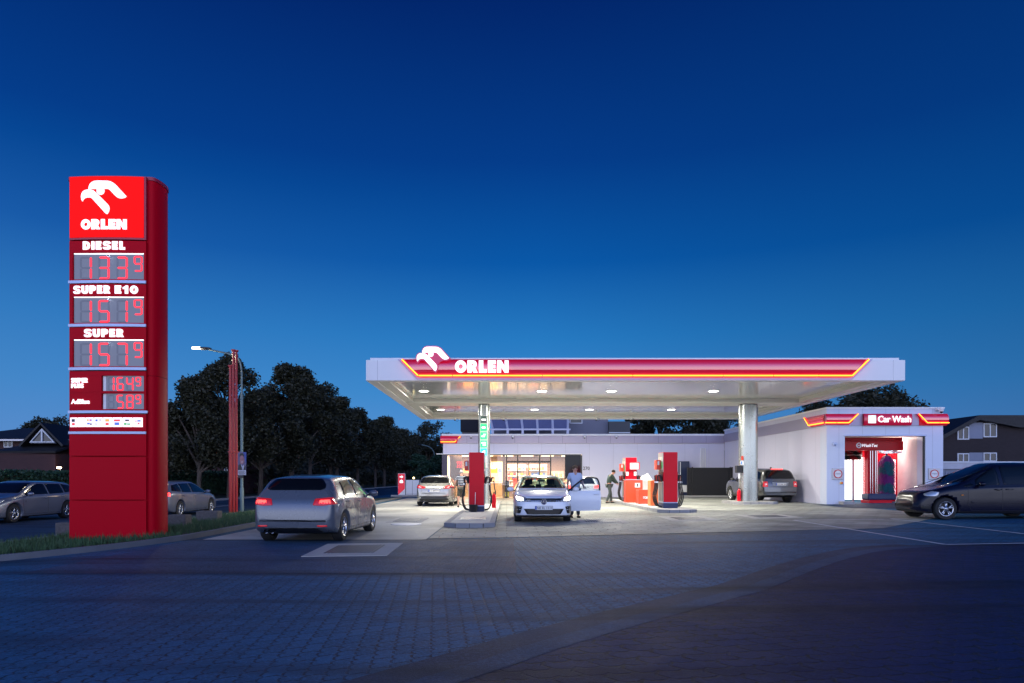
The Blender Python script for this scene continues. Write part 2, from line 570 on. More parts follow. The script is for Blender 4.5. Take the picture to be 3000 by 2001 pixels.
# darker asphalt patching along the strip
pt = offs(c3, .265); pt2 = offs(c3, .60)
ks = MB()
for i in range(len(c3) - 8):
    a, b, c_, d = pt[i], pt[i + 1], pt2[i + 1], pt2[i]
    ks.quad((a[0], a[1], gz(a[0]) + .0035), (b[0], b[1], gz(b[0]) + .0035), (c_[0], c_[1], gz(c_[0]) + .0035), (d[0], d[1], gz(d[0]) + .0035))
obj('asphalt_seam', ks, G_asph)['kind'] = 'structure'

sheet('brick_paving', [(-6.9, 9.7), (.15, 9.7), (.15, 15.15), (-6.9, 15.15)], G_brick, .004)
sheet('hexagon_paving', [(-1.75, 15.3), (9.5, 17.2), (14.5, 22.3), (14.6, 31.0), (14.76, 46.2), (-1.75, 46.2)], G_hex, .008)
sheet('concrete_apron', [(-6.7, 15.05), (-1.78, 15.05), (-1.78, 46.2), (-6.7, 46.2)], G_slab, .008)
sheet('wash_apron', [(14.0, 27.5), (22.0, 26.5), (24, 31.4), (14.0, 31.4)], G_asph, .009)

# flush drain covers
def cover(name, pts, inner, label, grate=True, m=None):
    o = MB()
    P = [GP(*p) for p in pts]
    cz = gz(sum(p[0] for p in P) / 4)
    t = thing(name, label, 'drain cover', (sum(p[0] for p in P) / 4, sum(p[1] for p in P) / 4, cz))
    f = MB(); f.prism(P, lambda u, v, w: (u, v, gz(u) + w), .001, .014)
    obj('concrete_surround', f, m or M_conc, t)
    C = Vector((sum(p[0] for p in P) / 4, sum(p[1] for p in P) / 4))
    Q = [C + (Vector(p) - C) * inner for p in P]
    gr = MB()
    n = 14
    for k in range(n):
        a = Q[0].lerp(Q[1], (k + .1) / n); b = Q[0].lerp(Q[1], (k + .72) / n)
        c_ = Q[3].lerp(Q[2], (k + .72) / n); d = Q[3].lerp(Q[2], (k + .1) / n)
        gr.prism([tuple(a), tuple(b), tuple(c_), tuple(d)], lambda u, v, w: (u, v, gz(u) + w), .0145, .022)
    obj('grate', gr, mat('cast_iron', (.09, .10, .13), .5, metal=.6), t)
    return t
cover('drain_cover', [(882, 1632), (1133, 1629), (1181, 1592), (960, 1595)], .62, 'square steel drain grate in a pale concrete surround on the brick paving')
cover('drain_cover', [(1440, 1531), (1500, 1531), (1508, 1521), (1455, 1521)], .7, 'steel grate in front of the left wheel of the white hatchback')
cover('drain_cover', [(1700, 1533), (1846, 1533), (1812, 1519), (1690, 1519)], .75, 'pale concrete drain cover right of the white hatchback')
cover('drain_cover', [(1968, 1527), (2116, 1525), (2060, 1513), (1925, 1514)], .6, 'pale concrete drain cover ahead of the right pump island')
cover('drain_cover', [(2210, 1520), (2352, 1517), (2290, 1508), (2150, 1510)], .6, 'pale concrete drain cover near the thick right column')
cover('drain_cover', [(1130, 1531), (1235, 1531), (1257, 1519), (1160, 1519)], .7, 'ribbed steel cover flush in the concrete beside the left island')
mh = thing('manhole_cover', 'round white painted manhole cover on the concrete apron', 'manhole cover', (*GP(1190, 1537), .008))
d = MB(); d.lathe([(0.001, .015), (.42, .015), (.45, .012), (.45, .0)], (mh.location.x, mh.location.y, .008), n=36)
obj('cover_plate', d, mat('white_cover', (.7, .7, .72), .5), mh)

# thin painted bay lines at the right
for k, (pa, pb) in enumerate([((2325, 1525), (2770, 1597)), ((2325, 1525), (2590, 1522)), ((2610, 1521), (3060, 1572)), ((2770, 1597), (3060, 1592)), ((2610, 1521), (2720, 1519))]):
    a = Vector(GP(*pa)); b = Vector(GP(*pb)); d = (b - a).normalized(); n = Vector((-d.y, d.x)) * .045
    sheet('bay_line', [tuple(a - n), tuple(b - n), tuple(b + n), tuple(a + n)], G_line, .013)
# road markings
for k in range(-3, 40):
    y0 = 8 + k * 9.
    sheet('lane_dash', [(-15.9, y0), (-15.78, y0), (-15.78, y0 + 4), (-15.9, y0 + 4)], G_line, .008)
sheet('edge_line', [(-20.05, -40), (-19.9, -40), (-19.9, 400), (-20.05, 400)], G_line, .008)
# far kerb of the road
kb = MB(); kb.box(-20.5, -20.2, -40, 500, -.22, -.08)
tag(obj('road_kerb', kb, M_kerb, bev=.02), kind='structure')

# grass verge between road and forecourt
edge = [(-7.2, 46), (-7.2, 30), (-7.2, 20), (-7.15, 16.5), (-7.25, 14.6), (-7.75, 13.2), (-8.6, 12.1), (-9.8, 11.2), (-11.3, 10.6)]
e3 = [(p.x, p.y) for p in cr([(a, b, 0) for a, b in edge], 6)]
ver = sheet('grass_verge', e3 + [(-11.3, 46)], grd, .09)
kb = MB()
ei = offs(e3, .14)
for i in range(len(e3) - 1):
    a, b = e3[i], e3[i + 1]; c_, d = ei[i + 1], ei[i]
    kb.prism([a, b, c_, d], lambda u, v, w: (u, v, gz(u) + w), -.02, .11)
obj('verge_kerb', kb, mat('dark_kerb_stone', (.12, .13, .15), .8, var=.3, scale=2, bump=.4))['kind'] = 'structure'
kb = MB(); kb.box(-11.42, -11.3, 10.6, 60, -.22, -.08)
tag(obj('verge_road_kerb', kb, M_kerb), kind='structure')
# blades of grass
rng = random.Random(3)
gr = MB()
def inside(x, y):
    if x < -11.2 or y > 34: return False
    for i in range(len(e3) - 1):
        (xa, ya), (xb, yb) = e3[i], e3[i + 1]
        if min(ya, yb) <= y <= max(ya, yb) and ya != yb:
            return x < xa + (xb - xa) * (y - ya) / (yb - ya) - .12
    return False
cnt = 0
while cnt < 22000:
    y = 10.7 + (rng.random() ** 1.5) * 23; x = rng.uniform(-11.2, -7.2)
    if not inside(x, y): continue
    h = rng.uniform(.05, .17) * (1.5 if rng.random() < .06 else 1); a = rng.uniform(0, 6.28); w = rng.uniform(.006, .014)
    z = gz(x) + .088; dx, dy = math.cos(a) * w, math.sin(a) * w; lx, ly = rng.uniform(-.05, .05), rng.uniform(-.05, .05)
    gr.add([(x - dx, y - dy, z), (x + dx, y + dy, z), (x + lx, y + ly, z + h)], [(0, 1, 2)])
    cnt += 1
go = obj('grass', gr, mat('grass_blade', (.035, .085, .03), .7, var=.5, scale=4), clean=False)
tag(go, 'short green grass on the verge under the price pylon', 'grass', kind='stuff')
# low gabion blocks on the verge by the road
stone = mat('rough_stone', (.10, .09, .09), .9, var=.6, scale=14, bump=1., bscale=18)
for k, (px_, D, w, lab) in enumerate([(192, 17.5, .55, 'rough stone block left of the price pylon'), (515, 19.5, .55, 'rough stone block right of the price pylon'), (605, 22., .7, 'rough stone block nearer the red flagpoles')]):
    x = (px_ - 1484) * D / 2000
    b = MB(); b.box(x - w / 2, x + w / 2, D, D + .4, gz(x) + .05, gz(x) + .42)
    tag(obj('stone_block', b, stone, bev=.03), lab, 'stone block', 'rough stone blocks along the verge')
# ================================================================== CANOPY
def soffit_mat():
    m = bpy.data.materials.new('soffit_panels'); m.use_nodes = True
    t = NT(m.node_tree)
    tc = t.new('ShaderNodeTexCoord')
    wv = t.new('ShaderNodeTexNoise', inp={'Vector': tc.outputs['Object'], 'Scale': 1.2, 'Detail': 3.0})
    s2 = t.new('ShaderNodeSeparateXYZ', inp={0: tc.outputs['Object']})
    ln = t.m('PINGPONG', s2.outputs[1], .15)
    seam = t.new('ShaderNodeMapRange', inp={0: ln, 1: .006, 2: .0}).outputs[0]
    p = t.new('ShaderNodeBsdfPrincipled', inp={'Base Color': (.70, .72, .67, 1), 'Roughness': .13, 'Coat Weight': .5, 'Coat Roughness': .05})
    h = t.m('ADD', t.m('MULTIPLY', wv.outputs[0], .6), t.m('MULTIPLY', seam, -.5))
    b = t.new('ShaderNodeBump', inp={'Height': h, 'Strength': .25, 'Distance': .02})
    t.l.new(b.outputs[0], p.inputs['Normal'])
    t.new('ShaderNodeOutputMaterial', inp={0: p.outputs[0]})
    return m
M_soffit = soffit_mat()
M_rim = mat('canopy_rim', (.66, .66, .60), .4, var=.05)
CX0, CX1, CY0, CY1 = -5.17, 14.66, 25.1, 41.7
ZB, ZS, ZT = 4.95, 5.15, 5.71
can = thing('petrol_canopy', 'broad white flat forecourt canopy with glossy ceiling and glowing red stripe', 'canopy', ((CX0 + CX1) / 2, (CY0 + CY1) / 2, ZB))
b = MB()
b.box(CX0, CX1, CY0, CY0 + .35, ZB, ZT); b.box(CX0, CX1, CY1 - .35, CY1, ZB, ZT)
b.box(CX0, CX0 + .35, CY0 + .352, CY1 - .352, ZB, ZT); b.box(CX1 - .35, CX1, CY0 + .352, CY1 - .352, ZB, ZT)
obj('fascia', b, M_white, can, bev=.012)
b = MB(); b.box(CX0 + .36, CX1 - .36, CY0 + .36, CY1 - .36, ZS, ZS + .05); obj('soffit', b, M_soffit, can)
b = MB(); b.box(CX0 + .36, CX1 - .36, CY0 + .36, CY1 - .36, ZT - .12, ZT - .06); obj('roof_deck', b, M_grey, can)
b = MB(); b.box(CX0 + .36, CX1 - .36, 32.5, 34.0, ZB, ZS - .002); obj('cross_beam', b, M_rim, can)
b = MB()
b.box(CX0 + .352, CX0 + .75, CY0 + .37, CY1 - .37, ZB + .03, ZS - .002); b.box(CX1 - .75, CX1 - .352, CY0 + .37, CY1 - .37, ZB + .03, ZS - .002)
b.box(CX0 + .76, CX1 - .76, CY1 - .85, CY1 - .352, ZB + .03, ZS - .002); b.box(CX0 + .76, CX1 - .76, CY0 + .352, CY0 + .6, ZB + .03, ZS - .002)
obj('inner_gutter', b, M_rim, can)
b = MB(); b.box(CX0 + .13, CX1 - .15, CY0 + .13, CY1 - .15, ZT + .002, ZT + .10); obj('roof_upstand', b, M_white, can, bev=.01)
b = MB()
for x in (WP(1106, 1080, 25.1).x, WP(2617, 1080, 25.1).x):
    b = MB(); b.box(x - .008, x + .008, CY0 - .004, CY0 + .01, ZB + .02, ZT - .01); obj('panel_joint', b, M_grey, can)
# the red stripe: trapezoid with bulging glossy face
sc = 25.1 / 2000
def fx(px): return (px - 1484) * sc
def fz(py): return EYE + (1401 - py) * sc
zt, zb = fz(1053), fz(1104)
outer = [(fx(1165), zt), (fx(2556), zt), (fx(2495), fz(1113)), (fx(1222), fz(1113))]
b = MB(); b.prism(outer, lambda u, v, w: (u, CY0 - .004 - w, v), 0, .02); obj('stripe_backing', b, mat('lavender_trim', (.52, .46, .62), .4), can)
def bulge_strip(xl_t, xl_b, xr_t, xr_b, z0, z1, yf, depth, n=10, cols=60):
    b = MB(); vs = []; fs = []
    for i in range(n + 1):
        v = i / n
        z = z0 + (z1 - z0) * v
        bow = depth * (1 - abs(2 * v - 1) ** 2.6)
        for k in range(cols + 1):
            u = k / cols
            xl = xl_b + (xl_t - xl_b) * v; xr = xr_b + (xr_t - xr_b) * v
            vs.append((xl + (xr - xl) * u, yf - bow, z))
    for i in range(n):
        for k in range(cols):
            a = i * (cols + 1) + k
            fs.append((a, a + 1, a + cols + 2, a + cols + 1))
    b.add(vs, fs, True); return b
M_stripe = mat('glossy_red_stripe', (.60, .004, .03), .08, emis=(1, .0, .03), es=.20, var=.03, coat=1.)
for nd in M_stripe.node_tree.nodes:
    if nd.type == 'BSDF_PRINCIPLED': nd.inputs['Coat IOR'].default_value = 1.75; nd.inputs['Coat Roughness'].default_value = .06; nd.inputs['Specular IOR Level'].default_value = 1.0
obj('red_stripe', bulge_strip(fx(1178), fx(1226), fx(2543), fx(2492), zb, zt, CY0 - .03, .12), M_stripe, can)
def neon(name, path, par, r=.022, halo=.05):
    b = MB(); b.tube(path, halo, n=8); obj(name + '_edge', b, M_neonr, par)
    b = MB(); b.tube([Vector(p) + Vector((0, -halo * .8, 0)) for p in path], r, n=8); obj(name, b, M_neono, par)
yn = CY0 - .10
segs = [fx(1326), fx(1588), fx(1852), fx(2115), fx(2262), fx(2394)]
xsn = [fx(1227)] + segs + [fx(2492)]
neon('neon_tube', [(fx(1179), yn, zt - .02), (fx(1226), yn, fz(1102))], can)
for i in range(len(xsn) - 1):
    neon('neon_tube', [(xsn[i] + .015, yn, fz(1102)), (xsn[i + 1] - .015, yn, fz(1102))], can)
neon('neon_tube', [(fx(2492), yn, fz(1102)), (fx(2540), yn, zt - .02)], can)

# letters and bird emblem, as polygons in a unit square
def arc(cx, cy, rx, ry, a0, a1, n=14):
    return [(cx + rx * math.cos(R(a0 + (a1 - a0) * i / n)), cy + ry * math.sin(R(a0 + (a1 - a0) * i / n))) for i in range(n + 1)]
EAGLE = [
    [(358, 242), (361, 222), (370, 200), (386, 183), (412, 172), (450, 170), (530, 172), (556, 178), (580, 191), (600, 208), (690, 306), (676, 318), (655, 324), (632, 324), (612, 316), (592, 300), (548, 252), (532, 242), (500, 240)],
    [(433, 246), (497, 246), (498, 262)] + arc(465, 262, 33, -31, 0, 180, 10)[1:-1] + [(432, 262)],
    [(303, 350), (294, 334), (290, 308), (294, 284), (304, 266), (322, 253), (348, 247), (380, 248), (404, 257), (424, 273), (528, 377), (540, 396), (543, 418), (538, 440), (524, 463), (506, 455), (494, 440), (392, 328), (376, 316), (345, 315), (324, 321), (310, 334)]]
# "arc" above uses image y downwards; convert all to u right / v up in 0..1 of the emblem box
def emblem_loops():
    x0, x1, y0, y1 = 290, 690, 170, 463
    return [[((x - x0) / (x1 - x0), (y1 - y) / (y1 - y0)) for x, y in l] for l in EAGLE]
EAGLE[1] = [(432, 246), (498, 246), (498, 262)] + [(465 + 33 * math.cos(R(a)), 262 + 31 * math.sin(R(a))) for a in range(15, 180, 15)] + [(432, 262)]
ORL = {
    'O': (1.03, [arc(.515, .5, .515, .51, 0, 360, 28)[:-1], arc(.515, .5, .20, .20, 0, 360, 16)[:-1]]),
    'R': (.93, [[(0, 0), (0, 1), (.50, 1), (.68, .96), (.80, .85), (.84, .70), (.80, .54), (.68, .44), (.93, 0), (.52, 0), (.38, .32), (.38, 0)], [(.38, .56), (.38, .76), (.44, .76), (.50, .72), (.50, .60), (.44, .56)]]),
    'L': (.72, [[(0, 0), (0, 1), (.40, 1), (.40, .29), (.72, .29), (.72, 0)]]),
    'E': (.74, [[(0, 0), (0, 1), (.72, 1), (.72, .73), (.40, .73), (.40, .63), (.67, .63), (.67, .38), (.40, .38), (.40, .27), (.74, .27), (.74, 0)]]),
    'N': (1.03, [[(0, 0), (0, 1), (.38, 1), (.67, .52), (.67, 1), (1.03, 1), (1.03, 0), (.66, 0), (.36, .5), (.36, 0)]])}
def orlen(x0, x1, z0, z1, mapf, t0, t1):
    tot = sum(ORL[c][0] for c in 'ORLEN') + .09 * 4
    sx = (x1 - x0) / tot; sz = z1 - z0
    mb = MB(); u = 0
    for c in 'ORLEN':
        w, loops = ORL[c]
        mb.prism([[(x0 + (u + p[0]) * sx, z0 + p[1] * sz) for p in l] for l in loops], mapf, t0, t1)
        u += w + .09
    return mb
_S = [(1.0, .72), (1.0, .84), (.90, .96), (.72, 1.0), (.34, 1.0), (.12, .94), (.02, .80), (.02, .62), (.12, .50), (.30, .43), (.58, .38), (.64, .33), (.64, .27), (.58, .24), (.42, .24), (.36, .30), (0, .30), (.02, .14), (.14, .03), (.34, 0), (.72, 0), (.92, .06), (1.0, .20), (1.0, .40), (.92, .52), (.76, .58), (.46, .64), (.38, .68), (.38, .74), (.44, .78), (.56, .78), (.62, .72)]
BLK = dict(ORL)
BLK.update({'O': None, '0': (.92, [arc(.46, .5, .46, .51, 0, 360, 24)[:-1], arc(.46, .5, .13, .27, 0, 360, 14)[:-1]]),
    'I': (.38, [[(0, 0), (0, 1), (.38, 1), (.38, 0)]]), '1': (.62, [[(.24, 0), (.24, .62), (0, .55), (0, .78), (.20, .85), (.34, 1), (.60, 1), (.60, 0)]]),
    'S': (1.0, [_S]), 'U': (.98, [[(0, 1), (.36, 1), (.36, .38), (.40, .28), (.49, .25), (.58, .28), (.62, .38), (.62, 1), (.98, 1), (.98, .36), (.92, .14), (.76, .02), (.49, -.01), (.22, .02), (.06, .14), (0, .36)]]),
    'P': (.88, [[(0, 0), (0, 1), (.56, 1), (.76, .94), (.87, .82), (.88, .66), (.84, .48), (.72, .37), (.54, .32), (.37, .32), (.37, 0)], [(.37, .55), (.37, .77), (.46, .77), (.53, .72), (.53, .60), (.46, .55)]]),
    'D': (.96, [[(0, 0), (0, 1), (.46, 1), (.74, .93), (.91, .75), (.96, .5), (.91, .25), (.74, .07), (.46, 0)], [(.37, .25), (.37, .75), (.46, .74), (.56, .66), (.60, .5), (.56, .34), (.46, .26)]]), ' ': (.34, [])})
def block_text(s, x0, x1, z0, z1, mapf, t0, t1, gap=.20):
    tot = sum(BLK[c][0] for c in s) + gap * (len(s) - 1); sx = (x1 - x0) / tot; mb = MB(); u = 0
    for c in s:
        w, loops = BLK[c]
        if loops: mb.prism([[(x0 + (u + p[0]) * sx, z0 + p[1] * (z1 - z0)) for p in l] for l in loops], mapf, t0, t1)
        u += w + gap
    return mb
def emblem(x0, x1, z0, z1, mapf, t0, t1, grow=0):
    mb = MB()
    for l in emblem_loops():
        if grow:
            c = Vector((sum(p[0] for p in l) / len(l), sum(p[1] for p in l) / len(l)))
            bmq = [Vector(p) for p in l]; area = sum(bmq[i].x * bmq[(i + 1) % len(bmq)].y - bmq[(i + 1) % len(bmq)].x * bmq[i].y for i in range(len(bmq)))
            sgn = 1 if area > 0 else -1; q = []
            for i, p in enumerate(bmq):
                e = (bmq[(i + 1) % len(bmq)] - bmq[i - 1]); e.normalize()
                q.append((p.x + e.y * grow * sgn, p.y - e.x * grow * 1.3 * sgn))
            l = q
        mb.prism([(x0 + p[0] * (x1 - x0), z0 + p[1] * (z1 - z0)) for p in l], mapf, t0, t1)
    return mb
fm = lambda u, v, w: (u, CY0 - .16 - w, v)
obj('brand_lettering', orlen(fx(1334), fx(1490), fz(1094), fz(1058.5), fm, 0, .05), M_lit, can)
# emblem box standing above the roof edge
ex0, ex1, ez0, ez1 = fx(1223), fx(1317), fz(1090), fz(1019)
em = MB()
back = [(358, 252), (352, 225), (362, 192), (386, 170), (412, 160), (532, 160), (562, 168), (592, 184), (708, 308), (690, 326), (655, 338), (618, 334), (580, 348), (556, 378), (558, 420), (548, 452), (526, 482), (500, 466), (400, 352), (372, 330), (335, 330), (318, 348), (302, 372), (284, 345), (277, 305), (284, 275), (300, 252), (330, 238)]
bk = [((x - 290) / 400, (463 - y) / 293) for x, y in back]
em.prism([(ex0 + p[0] * (ex1 - ex0), ez0 + p[1] * (ez1 - ez0)) for p in bk], lambda u, v, w: (u, CY0 - .16 - w, v), -.10, .05)
obj('emblem_box', em, mat('emblem_red', (.42, .01, .07), .3, emis=(1, .05, .25), es=.25), can)
obj('bird_emblem', emblem(ex0, ex1, ez0, ez1, lambda u, v, w: (u, CY0 - .212 - w, v), 0, .03), M_lit, can)

# ceiling downlights
M_lens = emi('lamp_lens', (1, .97, .86), 18)
down = None
for k, (x, y) in enumerate([(-3.6, 29.7), (1.54, 29.7), (4.56, 29.7), (9.0, 29.7), (-3.64, 37.7), (1.55, 37.7), (4.58, 37.7), (9.1, 37.7)]):
    lab = ['ceiling lamp in the front row above the silver car bay', 'ceiling lamp in the front row above the white hatchback', 'ceiling lamp in the front row between the two pump islands', 'ceiling lamp in the front row left of the thick column',
           'small ceiling lamp in the back row left of the slim column', 'small ceiling lamp in the back row right of the slim column', 'small ceiling lamp in the back row near the middle', 'small ceiling lamp in the back row left of the thick column'][k]
    L = thing('ceiling_lamp', 'round white ' + lab, 'ceiling lamp', (x, y, ZS), group='downlights in the canopy ceiling')
    b = MB(); b.lathe([(.001, -.012), (.24, -.012), (.27, -.008), (.27, -.002)], (0, 0, 0), n=20); obj('housing', b, M_white, L, world=False)
    b = MB(); b.lathe([(.001, -.024), (.12, -.022), (.20, -.013)], (0, 0, 0), n=20); obj('lens', b, M_lens, L, world=False)
    lo = lamp_area('downlight', (x, y, ZS - .10), .32, 430, (1, .95, .82), parent=L)
# surveillance cameras
def camera_unit(loc, label, group='surveillance cameras', cable=True, m=M_white):
    t = thing('surveillance_camera', label, 'camera', loc, group=group)
    b = MB(); b.lathe([(.001, 0), (.07, 0), (.07, -.05), (.055, -.1), (.001, -.1)], n=14); obj('housing', b, m, t, world=False)
    b = MB(); b.ball((0, -.01, -.12), .055, 12); obj('dome', b, M_black, t, world=False)
    if cable:
        b = MB(); b.tube(cr([(.05, 0, -.01), (.17, 0, -.03), (.2, 0, -.12), (.13, 0, -.2), (.05, 0, -.16)], 5), .008, n=6); obj('cable', b, M_black, t, world=False)
    return t
camera_unit((-2.6, 34.6, ZS - .0), 'white camera on the canopy ceiling left of the slim column')
camera_unit((-3.1, CY1 - .6, ZB + .03), 'dome camera under the rear canopy edge left of the slim column')
camera_unit((WP(1475, 1200, CY1 - .6).x, CY1 - .6, ZB + .03), 'dome camera under the rear canopy edge just right of the slim column')
camera_unit((WP(1747, 1200, CY1 - .6).x, CY1 - .6, ZB + .03), 'dome camera under the rear canopy edge near the middle')
camera_unit((WP(1848, 1200, CY1 - .6).x, CY1 - .6, ZB + .03), 'dome camera under the rear canopy edge above the right island')

# columns
def column(x, y, rx, ry, z0, label, m):
    t = thing('canopy_column', label, 'column', (x, y, z0), group=None)
    b = MB(); vs = []; n = 40
    for z in (0, ZB - z0 - .03):
        for k in range(n):
            a = 2 * math.pi * k / n; e = .72
            vs.append((rx * math.copysign(abs(math.cos(a)) ** e, math.cos(a)), ry * math.copysign(abs(math.sin(a)) ** e, math.sin(a)), z))
    b.add(vs, [(k, (k + 1) % n, n + (k + 1) % n, n + k) for k in range(n)], True)
    obj('cladding', b, m, t, world=False)
    b = MB(); b.add([(v[0] * .93, v[1] * .93, v[2] + (ZB - z0 - .03)) for v in vs[:n]] + [(v[0] * .93, v[1] * .93, ZB - z0) for v in vs[:n]], [(k, (k + 1) % n, n + (k + 1) % n, n + k) for k in range(n)]); obj('collar', b, M_black, t, world=False)
    b = MB(); b.box(-.004, .004, -ry - .002, -ry + .01, .02, ZB - z0 - .1); obj('seam', b, M_grey, t, world=False)
    return t
M_col = mat('column_metal', (.40, .43, .41), .26, metal=.75, var=.03)
colL = column(-1.09, 33.3, .285, .285, .12, 'slim silver canopy column carrying a glowing green and blue sign', M_col)
colR = column(11.75, 33.2, .44, .30, gz(11.75) + .12, 'thick silver canopy column with a black paper dispenser on its left', M_col)
# lit totem sign on the slim column
def lp(px, py, D=33.0): return WP(px, py, D)
t = thing('column_sign', 'vertical sign of lit green and blue squares on the slim column', 'sign', (-1.09, 32.98, 3.0))
b = MB(); p0 = lp(1406, 1371); p1 = lp(1428, 1217); b.box(p0.x, p1.x, 32.86, 32.98, p0.z + 0, p1.z); obj('housing', b, mat('sign_housing', (.5, .52, .5), .3, metal=.4), t, bev=.01)
for (y0, y1, m) in [(1243, 1263, emi('green_tile', (.02, .75, .16), 1.1)), (1267, 1287, None), (1291, 1311, None), (1314, 1335, emi('blue_tile', (.02, .45, .9), 1.2))]:
    m = m or MATS['green_tile']
    a = lp(1408, y1); c = lp(1426.5, y0)
    b = MB(); b.box(a.x, c.x, 32.835, 32.858, a.z, c.z); tl = obj('lit_tile', b, m, t)
    cxx = (a.x + c.x) / 2
    b = MB()
    if y0 == 1243: b.box(cxx - .09, cxx + .09, 32.82, 32.834, a.z + .12, a.z + .2)
    elif y0 == 1267: b.box(cxx - .1, cxx + .06, 32.82, 32.834, a.z + .1, a.z + .17); b.box(cxx - .02, cxx + .1, 32.82, 32.834, a.z + .19, a.z + .25)
    elif y0 == 1291: b.box(cxx - .04, cxx + .1, 32.82, 32.834, a.z + .07, a.z + .15); b.box(cxx - .1, cxx + .1, 32.82, 32.834, a.z + .18, a.z + .25)
    else: b.box(cxx + .0, cxx + .07, 32.82, 32.834, a.z + .05, a.z + .25); b.box(cxx - .08, cxx - .02, 32.82, 32.834, a.z + .12, a.z + .2)
    obj('pictogram', b, M_lit, tl)
a = lp(1408, 1240); c = lp(1426.5, 1220)
b = MB(); b.box(a.x, c.x, 32.835, 32.858, a.z, c.z); tl = obj('speaker_panel', b, mat('dark_green_panel', (.05, .09, .08), .3), t)
b = MB(); b.box(a.x + .05, c.x - .04, 32.82, 32.834, a.z + .12, a.z + .2); obj('light_bar', b, M_lit, tl)
# things on the thick column
cx = 11.75; gzR = gz(11.75) + .12
t = thing('paper_dispenser', 'black paper towel dispenser on the thick column with paper hanging out', 'dispenser', (11.3, 33.0, 1.3))
a = WP(2159, 1385, 32.85); c = WP(2176, 1364, 32.85); b = MB(); b.box(a.x, c.x, 32.85, 33.15, a.z, c.z); obj('box', b, M_black, t, bev=.02)
b = MB(); a = WP(2163, 1402, 32.9); b.box(a.x, a.x + .09, 32.9, 32.93, a.z, a.z + .3); obj('paper', b, M_white, t)
t = thing('column_notice', 'small red and white fire notice above a white notice on the thick column', 'notice', (11.4, 32.87, 1.9))
a = WP(2171, 1348, 32.87); c = WP(2177, 1336, 32.87); b = MB(); b.box(a.x, c.x, 32.84, 32.86, a.z, c.z); obj('red_notice', b, mat('notice_red', (.7, .06, .03), .5), t)
a = WP(2169, 1362, 32.87); c = WP(2178, 1350, 32.87); b = MB(); b.box(a.x, c.x, 32.84, 32.86, a.z, c.z); obj('white_notice', b, M_white, t)
b = MB(); b.box(a.x + .02, a.x + .07, 32.83, 32.839, a.z + .03, c.z - .03); obj('blue_mark', b, mat('notice_blue', (.05, .25, .7), .5), t)
t = thing('fire_extinguisher', 'red fire extinguisher standing at the left foot of the thick column', 'extinguisher', (11.22, 32.95, gzR))
b = MB(); b.lathe([(.001, .02), (.085, .02), (.09, .05), (.09, .46), (.06, .55), (.025, .58), (.025, .62)], n=18); obj('cylinder', b, M_red, t, world=False)
b = MB(); b.box(-.03, .06, -.02, .02, .62, .66); b.tube(cr([(.03, 0, .63), (.12, 0, .55), (.11, 0, .3), (.1, 0, .12)], 4), .012, n=6); obj('hose', b, M_black, t, world=False)

# ================================================================== PUMP ISLANDS
def island(name, x, y0, y1, w, label):
    g0 = gz(x)
    t = thing(name, label, 'pump island', (x, y0, g0))
    def outl(hw, e0, e1, ch):
        return [(-hw + ch, e0), (hw - ch, e0), (hw, e0 + ch), (hw, e1 - ch), (hw - ch, e1), (-hw + ch, e1), (-hw, e1 - ch), (-hw, e0 + ch)]
    O = outl(w / 2, 0, y1 - y0, .34); I = outl(w / 2 - .16, .16, y1 - y0 - .16, .26)
    b = MB(); b.prism([O, I], lambda u, v, q: (u, v, q), -.04, .13); obj('kerb', b, M_kerb, t, world=False, bev=.015)
    j = MB()
    for u in (-.36, .02, .4): 
        if abs(u) < w / 2 - .3: j.box(u - .006, u + .006, -.004, .03, 0, .125)
    for k in range(1, int(y1 - y0)):
        for s in (-1, 1): j.box(s * w / 2 - .005, s * w / 2 + .005, k, k + .012, 0, .125)
    obj('joint', j, M_black, t, world=False)
    b = MB(); b.prism(I, lambda u, v, q: (u, v, q), -.03, .12); obj('paving_top', b, mat('island_top', (.5, .49, .46), .75, var=.15, bump=.2), t, world=False)
    return t
islL = island('pump_island', -1.03, 18.6, 37.0, 1.42, 'long left pump island with dark kerb stones under the red pump and slim column')
b = MB(); b.box(-1.4, -.62, 20.2, 21.7, .1212, .135); obj('access_plate', b, mat('chequer_plate', (.34, .35, .36), .4, metal=.5, bump=1.0, bscale=60), islL)
islR = island('pump_island', 6.4, 25.3, 38.0, 1.5, 'right pump island with pale kerb stones under two red pumps')
islC = island('column_island', 11.85, 32.1, 34.6, 2.1, 'short kerb island under the thick canopy column')

M_hose = mat('hose_rubber', (.01, .01, .012), .35)
M_pump_side = mat('pump_side_metal', (.42, .42, .40), .35, metal=.4)
def nozzle_part(side, yy, parent, pal):
    """nozzle hanging in its boot on the pump's side face (side = +-1 along x)"""
    s = side; x = .275 * s
    b = MB()
    b.tube([(x + .03 * s, yy, 1.04), (x + .07 * s, yy, 1.20), (x + .11 * s, yy, 1.30)], [.045, .055, .04], n=8)
    b.tube([(x + .11 * s, yy, 1.30), (x + .20 * s, yy, 1.27), (x + .19 * s, yy, 1.05)], [.03, .032, .028], n=8)
    b.tube([(x + .05 * s, yy, 1.12), (x + .13 * s, yy, 1.08), (x + .18 * s, yy, 1.08)], .014, n=6)
    nz = obj('nozzle', b, pal, parent, world=False)
    b = MB(); b.tube(cr([(x + .19 * s, yy, 1.05), (x + .21 * s, yy, .8), (x + .27 * s, yy + .02, .45), (x + .18 * s, yy + .03, .12), (x + .02 * s, yy + .03, .05)], 6), .026, n=8)
    obj('hose', b, M_hose, nz, world=False)
    b = MB(); b.tube([(x + .19 * s, yy, 1.05), (x + .195 * s, yy, .99)], .032, n=8); obj('collar', b, M_chrome, nz, world=False)
